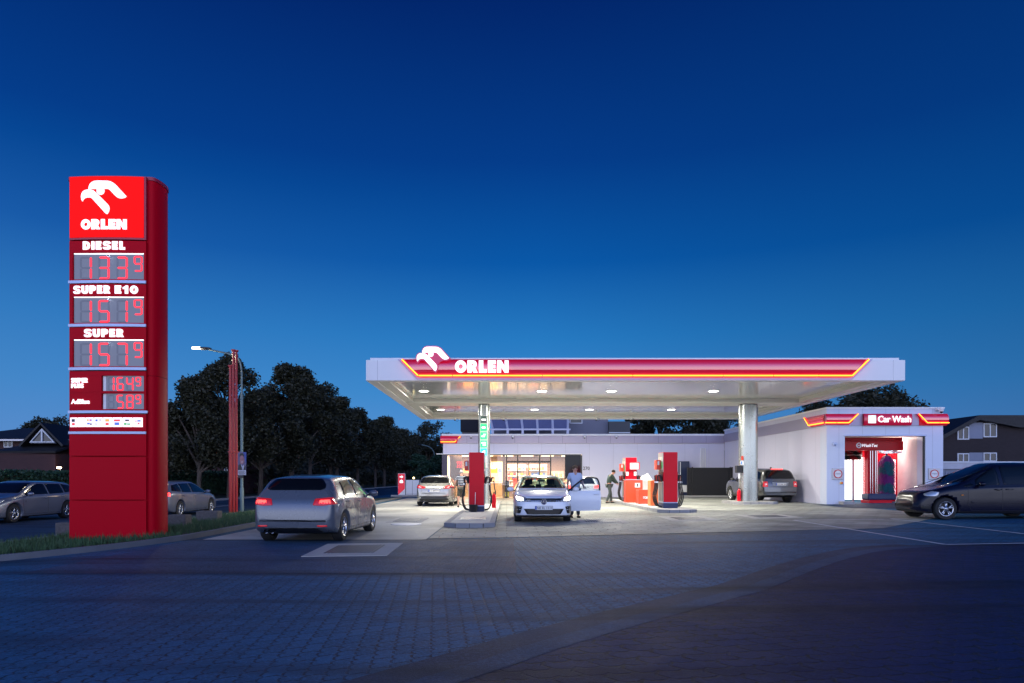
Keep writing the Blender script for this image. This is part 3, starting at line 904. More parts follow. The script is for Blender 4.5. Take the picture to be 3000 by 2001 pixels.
def pump(loc, label, H=2.2):
    t = thing('fuel_pump', label, 'fuel pump', loc, group='red fuel pumps under the canopy')
    w, d = .275, .45
    b = MB(); b.box(-w, w, -d, d, .235, H); obj('cabinet', b, M_red, t, world=False, bev=.012)
    b = MB(); b.box(-w - .006, w + .006, -d - .006, d + .006, 0, .2); obj('plinth', b, M_navy, t, world=False)
    b = MB(); b.box(-w - .001, w + .001, -d - .001, d + .001, .202, .233); obj('plinth_band', b, M_barblue, t, world=False)
    for s in (-1, 1):
        b = MB(); x0, x1 = sorted((s * (w + .002), s * (w + .02))); b.box(x0, x1, -d + .02, d - .02, 1.42, H - .02); obj('side_panel', b, M_pump_side, t, world=False)
        b = MB(); b.box(x0, x1, -d + .02, d - .02, .24, 1.05); obj('side_panel', b, M_pump_side, t, world=False)
        x2, x3 = sorted((s * (w + .021), s * (w + .028)))
        for k, yy in enumerate((-.3, -.05, .2)):
            b = MB(); b.box(x2, x3, yy - .07, yy + .07, 1.86, 2.02); obj('price_label', b, mat('label_paper', (.75, .78, .65), .5), t, world=False)
            b = MB(); b.box(x2, x3, yy - .07, yy + .07, 1.58, 1.82); obj('grade_label', b, mat(['grade_green', 'grade_green', 'grade_orange'][k], [(.05, .45, .08), (.05, .45, .08), (.75, .35, .08)][k], .5), t, world=False)
            b = MB(); b.box(x2, x3, yy - .075, yy + .075, 1.15, 1.5); obj('nozzle_boot', b, M_black, t, world=False)
            b = MB(); b.box(x2, x3, yy - .05, yy + .05, .28, 1.0); obj('hose_channel', b, mat('channel_brown', (.11, .09, .09), .5), t, world=False)
            nozzle_part(s, yy, t, [M_black, mat('nozzle_red', (.45, .02, .02), .4), M_black][k])
    b = MB(); b.box(-w - .2, -w - .03, -.1, .3, 1.52, 1.9); obj('card_terminal', b, mat('terminal_red', (.75, .06, .03), .4), t, world=False, bev=.01)
    b = MB(); b.box(-w - .16, -w - .09, -.108, -.101, 1.7, 1.86); obj('terminal_screen', b, M_white, t, world=False)
    return t
p1 = pump((-1.11, 25.75, .12), 'tall red fuel pump on the left island with a black bucket at its foot')
b_ = None
p2 = pump((6.44, 27.25, .12 + gz(6.4)), 'tall red fuel pump at the front of the right island')
p3 = pump((6.2, 34.4, .12 + gz(6.4)), 'rear red fuel pump on the right island behind the red bins')
p4 = pump((-1.12, 35.6, .12), 'far fuel pump on the left island hidden behind the near one')
for pm in (p4,):
    pass
t = thing('squeegee_bucket', 'black bucket with a squeegee at the foot of the near left pump', 'bucket', (-1.22, 25.1, .12))
b = MB(); b.lathe([(.001, 0), (.13, 0), (.165, .26), (.175, .27), (.16, .27), (.15, .24)], n=20); obj('bucket', b, M_black, t, world=False)
b = MB(); b.tube([(.06, 0, .05), (.07, .12, .72)], .01, n=6); obj('squeegee_handle', b, M_white, t, world=False)
# red extinguisher by left pump
t = thing('fire_extinguisher', 'red fire extinguisher behind the near left pump', 'extinguisher', (-.52, 28.0, .12))
b = MB(); b.lathe([(.001, .02), (.08, .02), (.09, .05), (.09, .5), (.05, .58), (.025, .62)], n=16); obj('cylinder', b, M_red, t, world=False)
b = MB(); b.box(-.03, .05, -.02, .02, .62, .66); obj('valve', b, M_black, t, world=False)
# bins and boxes on the right island
M_binred = mat('orange_red_bin', (.80, .06, .02), .38, var=.05, coat=.3)
def boxthing(name, lab, cat, pxs, D, depth, m, z0=None, bev=.015, part='body'):
    a = WP(pxs[0], pxs[3], D); c = WP(pxs[1], pxs[2], D)
    zb_ = a.z if z0 is None else z0
    t = thing(name, lab, cat, ((a.x + c.x) / 2, D + depth / 2, zb_))
    b = MB(); b.box(a.x, c.x, D, D + depth, zb_, c.z); obj(part, b, m, t, bev=bev)
    return t, a, c
zi = .12 + gz(6.2)
t, a, c = boxthing('waste_bin', 'orange red waste bin with a white plate in front of the rear right pump', 'bin', (1833, 1883, 1407, 1462), 32.9, .55, M_binred, zi)
b = MB(); b.box(a.x - .02, c.x + .02, 32.88, 33.48, c.z + .002, c.z + .05); obj('lid', b, M_grey, t, bev=.01)
b = MB(); q = WP(1860, 1428, 32.9); q2 = WP(1875, 1415, 32.9); b.box(q.x, q2.x, 32.885, 32.898, q.z, q2.z); pl = obj('plate', b, M_white, t)
b = MB(); b.lathe([(.001, 0), (.04, 0)], ((q.x + q2.x) / 2, 32.88, q2.z - .07), 'y', 12); b.lathe([(.001, 0), (.04, 0)], ((q.x + q2.x) / 2, 32.88, q.z + .07), 'y', 12); obj('plate_dot', b, M_black, pl, clean=False)
t, a, c = boxthing('notice_board', 'red framed notice board with a white table of text on the rear right pump', 'notice board', (1834, 1874, 1354, 1376), 33.75, .12, M_red)
b = MB(); q = WP(1845.5, 1375, 33.75); q2 = WP(1871, 1356, 33.75); b.box(q.x, q2.x, 33.735, 33.748, q.z, q2.z); sh = obj('sheet', b, M_white, t)
b = MB(); b.box(q.x + .02, q2.x - .02, 33.725, 33.734, q2.z - .05, q2.z - .025)
for k in range(6):
    for j in range(4): b.box(q.x + .03 + j * .1, q.x + .09 + j * .1, 33.725, 33.734, q2.z - .1 - k * .033, q2.z - .09 - k * .033)
obj('print', b, mat('print_grey', (.45, .3, .3), .6), sh)
for k, (x0, x1) in enumerate(((1834.5, 1842), (1857.5, 1865))):
    boxthing('towel_box', ['white paper towel box on the left of the rear right pump', 'white paper towel box on the right of the rear right pump'][k], 'towel box', (x0, x1, 1382, 1394), 33.8, .12, M_white)
t, a, c = boxthing('storage_chest', 'low red chest marked star between the right pumps', 'chest', (1871, 1908, 1435, 1476), 31.2, .7, M_binred, zi)
b = text_mb('star', *[WP(1884, 1462, 31.2).x, WP(1900, 1453, 31.2).x], WP(0, 1461, 31.2).z, WP(0, 1453, 31.2).z, 31.195, .01, .012); obj('lettering', b, M_white, t)
boxthing('orange_cabinet', 'tall orange cabinet behind the front right pump', 'cabinet', (1906, 1932, 1407, 1470), 29.0, .6, mat('orange_panel', (.85, .22, .06), .4, var=.05), zi)
# white covered trailer behind
t = thing('covered_trailer', 'white tarpaulin covered trailer with a pointed top behind the right island', 'trailer', (7.9, 38.6, gz(7.9)))
b = MB(); a = WP(1868, 1470, 38.2); c = WP(1912, 1406, 38.2)
b.box(a.x, c.x, 38.2, 39.4, .45, c.z); obj('tarp_body', b, mat('tarp', (.62, .62, .62), .5, bump=.6, bscale=6), t, bev=.04)
b = MB(); tp = WP(1898, 1386, 38.8)
b.add([(a.x + .02, 38.22, c.z), (c.x - .02, 38.22, c.z), (c.x - .02, 39.38, c.z), (a.x + .02, 39.38, c.z), tp], [(0, 1, 4), (1, 2, 4), (2, 3, 4), (3, 0, 4)]); obj('tarp_top', b, MATS['tarp'], t)
for yy in (38.5, 39.1):
    for xx in (a.x + .2, c.x - .2):
        b = MB(); b.lathe([(.001, -.06), (.24, -.06), (.24, .06), (.001, .06)], (xx, yy, gz(7.9) + .24), 'y', 18); obj('wheel', b, M_tyre, t)
# ================================================================== SHOP
SD = 46.3; ss = SD / 2000
def sx(px): return (px - 1484) * ss
def sz(py): return EYE + (1401 - py) * ss
M_wallp = wall_mat('shop_wall_panels', 'panel', (.64, .635, .78), (.62, .615, .765), .35, scale=1.2)
M_band = mat('fascia_band', (.36, .33, .44), .42, metal=.35, var=.06)
shop = thing('shop_building', 'long low white filling station shop with lit windows and a grey metal band', 'building', (4, SD, 0))
XL, XR = sx(1298), 14.77
zw = sz(1331); zbb = sz(1299); ztb = sz(1277); ztop = sz(1271.5)
wx0, wx1 = sx(1294), sx(1704.5)
b = MB(); b.box(XL, XR, SD, SD + .3, zw, zbb); b.box(wx1, XR, SD, SD + .3, -.1, zw - .001)
obj('wall', b, M_wallp, shop)
b = MB(); b.box(XL - .06, XR - .002, SD - .08, SD + .25, zbb + .002, ztb); obj('fascia_band', b, M_band, shop, bev=.01)
b = MB()
for k in range(1, 12): x = XL + k * 1.62; b.box(x - .006, x + .006, SD - .084, SD - .07, zbb + .004, ztb - .004)
obj('band_joint', b, M_dark, shop)
b = MB(); b.box(XL - .1, XR + .3, SD - .12, SD + .5, ztb + .002, ztop); obj('parapet_cap', b, M_white, shop, bev=.01)
b = MB(); b.box(XL, XR + 8, SD + .5, SD + 12, zbb, ztb); obj('roof', b, M_grey, shop)
b = MB(); b.box(XL, XL + .2, SD + .302, SD + 12, 0, zbb - .001); b.box(XL + .2, XR, SD + 11.8, SD + 12, 0, zbb - .001); obj('rear_wall', b, M_wallp, shop)
b = MB(); b.box(wx0 - .35, wx1, SD - .12, SD - .002, zw - .002, zw + .05); obj('lintel_trim', b, M_white, shop)
# interior
ID = 6.0
b = MB(); b.box(wx0 + .3, 9, SD + .1, SD + ID, .0, .02); obj('shop_floor', b, mat('shop_floor', (.35, .27, .2), .3), shop)
M_int = mat('shop_interior_wall', (.30, .20, .15), .6, var=.1)
b = MB(); b.box(wx0 + .3, 9, SD + ID, SD + ID + .1, .02, zbb - .3); b.box(9, 9.1, SD + .31, SD + ID, .02, zbb - .3); b.box(wx0 + .25, wx0 + .29, SD + 1.2, SD + ID, .02, zbb - .3); obj('interior_wall', b, M_int, shop)
b = MB(); b.box(wx0 + .3, 9, SD + .31, SD + ID, zw + .05, zw + .1); obj('shop_ceiling', b, mat('shop_ceiling', (.75, .62, .5), .6), shop)
b = MB()
for k in range(7):
    for j in range(3): b.box(wx0 + 1 + k * 1.5, wx0 + 1.9 + k * 1.5, SD + .9 + j * 1.8, SD + 1.2 + j * 1.8, zw + .03, zw + .045)
obj('ceiling_panel', b, emi('warm_ceiling_light', (1, .74, .46), 9.), shop)
for k in range(3):
    lamp_area('shop_light', (wx0 + 2 + k * 3.2, SD + 2.6, zw - .02), 2.6, 420, (1, .74, .48), sy=3.5, parent=shop)
# glazing frame
fr = MB()
def bar(x0, x1, y0, y1, d=.05):
    fr.box(sx(x0), sx(x1), SD - .03 - d, SD + .08, sz(y1), sz(y0))
bar(1311, 1702, 1331, 1334); bar(1311, 1704, 1460, 1463.5)
for x in (1484, 1516.5, 1580.5, 1613): bar(x - 1.8, x + 1.8, 1334.2, 1459.8)
bar(1548, 1550.5, 1356, 1459.8, .045)
for a_, b__ in ((1486, 1514.6), (1518.4, 1578.6), (1582.4, 1611)): bar(a_, b__, 1350, 1355.5, .045)
bar(1701, 1705, 1334.2, 1459.8)
obj('window_frame', fr, M_dark, shop)
gl = MB(); gl.box(sx(1312), sx(1655), SD + .0, SD + .012, sz(1459), sz(1335)); obj('window_pane', gl, glass('shop_glass', (.95, .95, .95), .01, .05), shop)
b = MB(); b.box(sx(1655), sx(1700.8), SD - .04, SD + .06, .02, zw - .07); obj('tinted_pane', b, mat('tinted_glass', (.006, .007, .012), .04, spec=.25), shop)
b = MB(); b.box(sx(1295), sx(1310.8), SD - .05, SD + .2, .0, zw - .003); obj('dark_end_panel', b, mat('purple_dark_panel', (.02, .012, .05), .12), shop)
b = MB(); b.box(sx(1311.2), sx(1313), SD - .06, SD + .02, .02, zw - .12); obj('lit_edge', b, emi('warm_edge', (1, .7, .4), 2.0), shop)
b = MB(); b.box(sx(1472), sx(1479.5), SD + .3, SD + .5, .02, zw); obj('wooden_post', b, mat('oak_post', (.25, .14, .06), .5), shop)
obj('window_lettering', text_mb('Tabakwaren', sx(1522), sx(1567.5), sz(1370), sz(1359.5), SD - .002, .01, .0), M_lit, shop)
b = MB()
for k in range(4): z = sz(1350) + .08 + k * .09; b.box(sx(1486), sx(1611), SD + .1, SD + .12, z, z + .02)
obj('blind', b, mat('blind_slats', (.12, .17, .14), .5), shop)
obj('house_number', text_mb('270', sx(1708), sx(1727.5), sz(1377), sz(1367), SD - .003, .02, .008), M_black, shop)
b = MB()
for x in (2052, 2056, 2060.5, 2065): b.box(sx(x), sx(x) + .045, SD - .06, SD - .002, .2, sz(1313))
obj('wall_pipe', b, M_white, shop)
for k, px_ in enumerate((1380, 1502, 1712, 1805)):
    camera_unit((sx(px_), SD - .16, sz(1278)), ['camera on the shop fascia left of the slim column', 'camera on the shop fascia above the shop door', 'camera on the shop fascia above the house number', 'camera on the shop fascia right of the house number'][k], cable=False)
# red corner light box
def wing(parent, pts_top_l, pts_top_r, pts_bot_l, pts_bot_r, z0, z1, yf, name='red_box', axis='x', depth=.14, xc=None):
    bb = bulge_strip(pts_top_l, pts_bot_l, pts_top_r, pts_bot_r, z0, z1, yf, depth, cols=12)
    if axis == 'y':
        bb.v = [(xc - (yf - v[1]), v[0], v[2]) for v in bb.v]
    return obj(name, bb, M_stripe, parent)
wing(shop, sx(1291), sx(1352), sx(1291), sx(1336), sz(1298), sz(1278), SD - .10)
b = MB(); b.box(sx(1291), sx(1340), SD - .10, SD + .2, zbb, ztb); obj('light_box_body', b, M_red, shop)
neon('neon_tube', [(sx(1292), SD - .18, sz(1295)), (sx(1333), SD - .18, sz(1295))], shop, .02, .045)
neon('neon_tube', [(sx(1333), SD - .18, sz(1295)), (sx(1349), SD - .18, sz(1279))], shop, .02, .045)

# shop contents
M_wood = mat('pale_wood', (.45, .30, .16), .5, var=.2)
def shelf_unit(x0, x1, y, zs, label, d=.45):
    t = thing('display_shelf', label, 'shelf', ((x0 + x1) / 2, y, .02))
    b = MB(); b.box(x0, x1, y + d, y + d + .03, .02, zs[-1] + .45); obj('back_panel', b, mat('shelf_back', (.55, .45, .38), .5), t)
    for z in zs:
        b = MB(); b.box(x0, x1, y, y + d - .002, z - .03, z); obj('shelf_board', b, M_white, t)
        b = MB(); b.box(x0 + .02, x1 - .02, y + .01, y + .03, z - .045, z - .031); obj('shelf_light', b, emi('shelf_strip', (1, .85, .65), 3.), t)
    return t
rngs = random.Random(11)
pcols = [('pack_red', (.7, .03, .03)), ('pack_orange', (.85, .3, .02)), ('pack_yellow', (.8, .6, .05)), ('pack_white', (.75, .72, .68)), ('pack_blue', (.05, .15, .5)), ('pack_cream', (.75, .6, .4))]
packs = {}
for nme, c_ in pcols:
    b = MB(); b.box(-.06, .06, -.05, .05, 0, .2); packs[nme] = b
def fill(x0, x1, y, zs, step=.16, hs=(.8, 1.3)):
    for z in zs:
        x = x0 + .1
        while x < x1 - .1:
            nme, c_ = rngs.choice(pcols)
            h = rngs.uniform(*hs); h = .2 * h
            b = MB(); w = rngs.uniform(.05, .075); b.box(-w, w, -.06, .06, 0, h)
            o = obj('goods_pack', b, mat(nme, c_, .4), None, world=False)
            o.location = (x, y + .2, z + .001)
            tag(o, 'small bright coloured pack of goods on a lit shop shelf', 'pack', 'packed goods on the shop shelves')
            x += step * rngs.uniform(.95, 1.6)
shelf_unit(sx(1487), sx(1545), SD + 3.2, [.5, .85, 1.2, 1.55, 1.95], 'brightly lit goods shelf seen left of the shop door lettering')
fill(sx(1487), sx(1545), SD + 3.2, [.85, 1.2, 1.55, 1.95])
shelf_unit(sx(1552), sx(1612), SD + 3.2, [.5, .85, 1.2, 1.55, 1.95], 'brightly lit goods shelf seen right of the shop door lettering')
fill(sx(1552), sx(1612), SD + 3.2, [1.2, 1.55, 1.95])
shelf_unit(sx(1617), sx(1660), SD + 2.0, [.6, 1.0, 1.42], 'lit drinks shelf with bottles beside the tinted pane')
for z in (1.0, 1.42):
    for k in range(9):
        x = sx(1619) + .05 + k * .105
        b = MB(); b.lathe([(.001, 0), (.036, 0), (.036, .19), (.014, .25), (.014, .3), (.001, .3)], n=8)
        o = obj('bottle', b, mat(['bottle_green', 'bottle_amber', 'bottle_clear'][k % 3], [(.1, .3, .08), (.5, .25, .05), (.6, .6, .55)][k % 3], .1), None, world=False)
        o.location = (x, SD + 2.2, z + .001)
        tag(o, 'glass bottle on the lit drinks shelf in the shop', 'bottle', 'bottles on the drinks shelf')
# bistro side
t = thing('sales_counter', 'pale wooden sales counter behind the left shop window', 'counter', (sx(1455), SD + 3, .02))
b = MB(); b.box(sx(1350), sx(1470), SD + 3.0, SD + 3.7, .02, 1.0); obj('counter_front', b, M_wood, t)
b = MB(); b.box(sx(1348), sx(1471), SD + 2.95, SD + 3.75, 1.002, 1.06); obj('counter_top', b, M_white, t, bev=.01)
for k, (xa, xb, zA, zB, m, lab) in enumerate([(1432, 1455, 1.75, 2.1, emi('poster_orange', (1, .25, .04), 1.1), 'orange lit menu panel behind the counter'), (1456, 1470, 1.75, 2.1, emi('poster_blue', (.10, .16, .3), 1.0), 'dark blue lit menu panel behind the counter'),
                                              (1345, 1376, 1.75, 2.08, emi('poster_red', (1, .30, .08), 1.6), 'orange red lit panel behind the customer'), (1358, 1371, 2.45, 2.62, emi('poster_white', (.8, .9, 1), 1.3), 'small white lit panel high behind the customer')]):
    b = MB(); b.box(sx(xa), sx(xb), SD + 4.6, SD + 4.66, zA, zB); tag(obj('menu_panel', b, m, bev=.01), lab, 'lit panel')
b = MB(); b.box(sx(1425), sx(1473), SD + 5.2, SD + 5.26, 1.1, 2.6); tag(obj('light_wall', b, emi('cream_wall_light', (1, .72, .42), 1.0)), 'cream coloured lit wall panel behind the counter', 'wall panel')
t = thing('pendant_lamp', 'white dome pendant lamp hanging in the shop window right of the slim column', 'lamp', (sx(1442), SD + 1.6, 2.0))
b = MB(); b.lathe([(.03, .25), (.12, .2), (.2, .08), (.22, 0), (.2, .0), (.1, .18)], n=18); obj('shade', b, M_white, t, world=False)
b = MB(); b.tube([(0, 0, .25), (0, 0, .95)], .01, n=6); obj('cord', b, M_black, t, world=False)
# dark inner wall with red numerals
b = MB(); b.box(sx(1313), sx(1349), SD + 1.4, SD + 1.5, .02, zw - .05); tag(obj('partition_wall', b, mat('brown_partition', (.07, .045, .035), .5)), 'dark brown partition inside the left shop window', 'partition')
t = thing('price_display', 'small red lit numerals on the brown partition in the shop', 'display', (sx(1341), SD + 1.38, 2.2))
SEG = {'0': 'abcdef', '1': 'bc', '2': 'abged', '3': 'abgcd', '4': 'fgbc', '5': 'afgcd', '6': 'afgedc', '7': 'abc', '8': 'abcdefg', '9': 'abcdfg'}
def seg_digit(mb, ch, x, z, w, h, y, th, depth=.01, segs=None):
    k = th / 2
    S = {'a': (x + th, x + w - th, z + h - th, z + h), 'g': (x + th, x + w - th, z + h / 2 - k, z + h / 2 + k), 'd': (x + th, x + w - th, z, z + th),
         'f': (x, x + th, z + h / 2 + k, z + h - th * .6), 'b': (x + w - th, x + w, z + h / 2 + k, z + h - th * .6), 'e': (x, x + th, z + th * .6, z + h / 2 - k), 'c': (x + w - th, x + w, z + th * .6, z + h / 2 - k)}
    for s in (segs if segs is not None else SEG[ch]):
        x0, x1, z0, z1 = S[s]; g = th * .12
        if s in 'agd': pts = [(x0 - th * .4, (z0 + z1) / 2), (x0 + g, z1), (x1 - g, z1), (x1 + th * .4, (z0 + z1) / 2), (x1 - g, z0), (x0 + g, z0)]
        else: pts = [((x0 + x1) / 2, z0 - th * .25), (x0, z0 + g + th * .1), (x0, z1 - g - th * .1), ((x0 + x1) / 2, z1 + th * .25), (x1, z1 - g - th * .1), (x1, z0 + g + th * .1)]
        mb.prism(pts, lambda u, v, q: (u, y - q, v), 0, depth)
M_led = emi('led_red', (1, .02, .035), 1.4)
b = MB()
for r_, s_ in enumerate(('950', '202')):
    for k, ch in enumerate(s_): seg_digit(b, ch, sx(1334) + k * .13, sz(1359 + r_ * 10.5), .09, .19, SD + 1.38, .025)
obj('numerals', b, M_led, t)
# stool, plant, newspaper rack
t = thing('pot_plant', 'leafy green pot plant inside the shop beside the silver car', 'plant', (sx(1329), SD + .6, .02))
b = MB(); b.lathe([(.001, 0), (.16, 0), (.2, .4), (.18, .4)], n=14); obj('pot', b, M_dark, t, world=False)
b = MB()
for k in range(60):
    a = rngs.uniform(0, 6.28); l = rngs.uniform(.3, .7); e = rngs.uniform(.4, 1.3)
    d = Vector((math.cos(a) * math.cos(e), math.sin(a) * math.cos(e), math.sin(e))); s_ = Vector((-d.y, d.x, 0)) * .04 / max(.1, math.cos(e))
    o_ = Vector((0, 0, .4)); b.add([o_ + d * l * .3, o_ + d * l * .7 + s_ * .5, o_ + d * l + Vector((0, 0, -.05)), o_ + d * l * .7 - s_ * .5], [(0, 1, 2, 3)])
obj('foliage', b, mat('plant_green', (.06, .14, .04), .5), t, world=False, clean=False)
t = thing('magazine_rack', 'dark display rack with gas cans inside the window by the wooden post', 'rack', (sx(1483), SD + .7, .02))
b = MB(); b.box(sx(1474), sx(1492), SD + .6, SD + 1.0, .02, 1.2); obj('rack_body', b, M_black, t)
for k in range(4):
    b = MB(); x = sx(1475.5) + k * .1; b.box(x, x + .06, SD + .56, SD + .598, .1, .42); obj('yellow_can', b, mat('yellow_can', (.7, .6, .05), .4), t)
t = thing('red_case', 'red promotional stand inside the door of the shop', 'stand', (sx(1512), SD + 1.8, .02))
b = MB(); b.box(sx(1504), sx(1520), SD + 1.8, SD + 2.2, .6, 1.35); obj('case', b, emi('case_red', (.8, .08, .06), .6), t)
b = MB(); b.box(sx(1505), sx(1519), SD + 1.85, SD + 2.2, .02, .598); obj('base', b, M_dark, t)

# service hatch block and black fence on the right
t = thing('vending_cabinet', 'dark blue cabinet with a white lower door against the shop wall', 'cabinet', (sx(1999), SD - .7, gz(12)))
b = MB(); b.box(sx(1983), sx(2012), SD - .7, SD - .05, gz(12), sz(1352)); obj('cabinet_body', b, mat('cabinet_navy', (.02, .03, .08), .3), t, bev=.02)
b = MB(); b.box(sx(1984), sx(2011), SD - .712, SD - .702, sz(1441), sz(1421)); obj('lower_door', b, M_white, t)
b = MB(); b.box(sx(1984.5), sx(1985.5) + .02, SD - .72, SD - .713, gz(12) + .2, sz(1354)); obj('trim', b, M_white, t)
FD = 44.6
t = thing('slatted_fence', 'black slatted screen fence in front of the shop wall', 'fence', ((WP(2078, 1401, FD)).x, FD, gz(12)))
fa = WP(2014, 1457, FD); fb_ = WP(2145, 1370, FD)
b = MB(); n = 130
for k in range(n):
    x = fa.x + (fb_.x - fa.x) * k / n; b.box(x, x + .018, FD, FD + .04, gz(12) + .1, fb_.z)
b.box(fa.x, fb_.x, FD + .045, FD + .06, gz(12) + .12, fb_.z - .02)
obj('slat', b, mat('fence_black', (.012, .013, .018), .5), t)
for px_ in (2014, 2028, 2139, 2145):
    x = WP(px_, 1400, FD).x; b = MB(); b.box(x - .04, x + .04, FD - .05, FD - .002, gz(12), fb_.z + .04); obj('post', b, M_black, t)
b = MB(); b.box(fa.x - .6, fb_.x, FD - .25, FD - .1, gz(12), gz(12) + .12); tag(obj('fence_kerb', b, M_kerb, bev=.02), 'pale kerb stones at the foot of the black fence', 'kerb')

# ================================================================== CAR WASH
WD = 31.5; ws = WD / 2000
def cx_(px): return (px - 1484) * ws
def cz_(py): return EYE + (1401 - py) * ws
wx = 14.77; wxr = cx_(2763)
wash = thing('car_wash', 'white flat roofed car wash hall with an open portal and red light boxes', 'building', (17.5, WD, .15))
M_cw = wall_mat('wash_wall_panels', 'panel', (.64, .70, .86), (.625, .685, .85), .34, scale=.8)
o0, o1, oz = cx_(2475), cx_(2711.5), cz_(1277)
za, zb2, zc = cz_(1247), cz_(1213), cz_(1193)
b = MB()
b.box(wx, o0, WD, WD + .65, 0, oz); b.box(o1, wxr, WD, WD + .65, 0, oz); b.box(wx, wxr, WD, WD + .65, oz + .001, zc - .07)
obj('front_wall', b, M_cw, wash)
b = MB(); b.box(wx, wx + .25, WD + .651, 46.25, 0, zc - .07); obj('side_wall', b, M_wallp, wash)
b = MB(); b.box(wxr - .25, wxr, WD + .651, 46.25, 0, zc - .07); b.box(wx + .251, wxr - .251, 46, 46.25, 0, zc - .07); obj('rear_wall', b, M_cw, wash)
b = MB(); b.box(wx - .05, wxr + .05, WD - .05, WD + .4, zc - .069, zc); b.box(wx - .05, wx + .3, WD + .401, 46.3, zc - .069, zc); b.box(wxr - .3, wxr + .05, WD + .401, 46.3, zc - .069, zc); obj('parapet_cap', b, M_white, wash)
b = MB(); b.box(wx + .26, wxr - .26, WD + .66, 45.9, zc - .35, zc - .25); obj('roof', b, M_grey, wash)
b = MB(); b.box(wx - .06, wx - .002, WD - .06, 46.17, za, zb2); b.box(wx - .06, wxr + .05, WD - .06, WD - .002, za, zb2); obj('fascia_band', b, M_band, wash)
b = MB(); b.box(o0 - .05, o1 + .05, WD - .03, WD - .003, oz, oz + .06); obj('portal_trim', b, M_barblue, wash)
b = MB(); b.box(o1 - .08, o1 - .002, WD + .05, WD + .1, .15, oz - .02); obj('door_track', b, M_black, wash)
b = MB(); b.box(wx + .26, wxr - .26, WD + .66, 45.9, .1, .15); obj('hall_floor', b, M_conc, wash)
b = MB(); b.box(o0 - .3, o0 + .25, WD - .45, WD - .02, .05, .30); tag(obj('wash_kerb', b, M_kerb, bev=.03), 'kerb stone at the left foot of the car wash portal', 'kerb')
# interior lining
b = MB(); b.box(o0 - .35, o0 - .3, WD + .66, 41, .15, oz + .3); b.box(o1 + .02, o1 + .06, WD + .66, 41, .15, oz + .3); b.box(o0 - .3, o1 + .02, 41, 41.1, .15, oz + .3); obj('hall_lining', b, mat('hall_white', (.75, .68, .66), .4), wash)
b = MB(); b.box(o0 - .3, o1 + .02, WD + .66, 41, oz + .3, oz + .36); obj('hall_ceiling', b, MATS['hall_white'], wash)
# white wall under the brush; the lamplight on it is put in as emission
b = MB(); b.box(16.3, 18.25, WD + 2.3, WD + 2.4, .3, 2.4); obj('lit_panel', b, emi('white_wall_glow', (1, .98, .96), 2.2), wash)
b = MB(); b.box(17.08, 17.16, WD + 2.2, WD + 2.29, .2, 2.4); obj('panel_post', b, M_grey, wash)
lamp_area('hall_light', (o1 - 1.0, WD + 3.0, oz + .2), 1.2, 240, (1, .86, .8), parent=wash, sy=2.5)
# corner and front light boxes
yf = WD - .08
b = MB(); b.box(wx - .12, cx_(2490), WD - .08, WD - .061, za, zb2); obj('light_box_body', b, mat('lavender_trim', (.5, .45, .6), .4), wash)
wing(wash, wx - .1, cx_(2510), wx - .1, cx_(2484), za + .03, zb2, yf, depth=.12)
wing(wash, WD - .1, 33.4, WD - .1, 32.9, za + .03, zb2, 0, axis='y', xc=wx - .08, depth=.12)
yn2 = WD - .19; xn = wx - .19
zl = cz_(1239.5)
neon('neon_tube', [(xn + .02, yn2, zl), (cx_(2444), yn2, zl)], wash, .018, .04); neon('neon_tube', [(cx_(2446), yn2, zl), (cx_(2480), yn2, zl)], wash, .018, .04)
neon('neon_tube', [(cx_(2480), yn2, zl), (cx_(2508), yn2, zb2 - .01)], wash, .018, .04)
def neony(path):
    b = MB(); b.tube(path, .04, n=8); obj('neon_tube_edge', b, M_neonr, wash)
    b = MB(); b.tube([Vector(p) + Vector((-.035, 0, 0)) for p in path], .018, n=8); obj('neon_tube', b, M_neono, wash)
neony([(xn, yn2 + .02, zl), (xn, 32.9, zl)]); neony([(xn, 32.9, zl), (xn, 33.4, zb2 - .01)])
wing(wash, cx_(2680), cx_(2772), cx_(2706), cx_(2772), za + .03, zb2, yf, depth=.12)
b = MB(); b.box(cx_(2690), cx_(2771), WD - .08, WD + .3, za, zb2 + .002); obj('light_box_body', b, M_red, wash)
neon('neon_tube', [(cx_(2684), yn2, zb2 - .01), (cx_(2709), yn2, zl)], wash, .018, .04); neon('neon_tube', [(cx_(2709), yn2, zl), (cx_(2744), yn2, zl)], wash, .018, .04); neon('neon_tube', [(cx_(2746), yn2, zl), (cx_(2772), yn2, zl)], wash, .018, .04)
# Car Wash sign
t = thing('car_wash_sign', 'red sign box with glowing white words Car Wash over the portal', 'sign', (cx_(2595), WD, za))
obj('sign_box', bulge_strip(cx_(2525), cx_(2525), cx_(2666), cx_(2664), za, zb2, WD - .14, .08, cols=10), mat('sign_red', (.5, .01, .05), .15, emis=(1, .02, .06), es=.16, coat=.5), t)
b = MB(); b.box(cx_(2525), cx_(2665), WD - .14, WD - .062, za, zb2); obj('sign_body', b, M_reddark, t)
obj('lettering', text_mb('Car Wash', cx_(2564), cx_(2660), cz_(1238.5), cz_(1219.5), WD - .23, .03, .018), M_lit, t)
b = MB(); b.box(cx_(2536), cx_(2558), WD - .25, WD - .225, cz_(1241), cz_(1218)); ic = obj('icon_plate', b, emi('icon_plate', (.75, .85, .78), .8), t)
b = MB(); u0, u1, v0, v1 = cx_(2539), cx_(2555.5), cz_(1240), cz_(1219)
H_ = lambda u, v: (u0 + (u1 - u0) * u, v0 + (v1 - v0) * v)
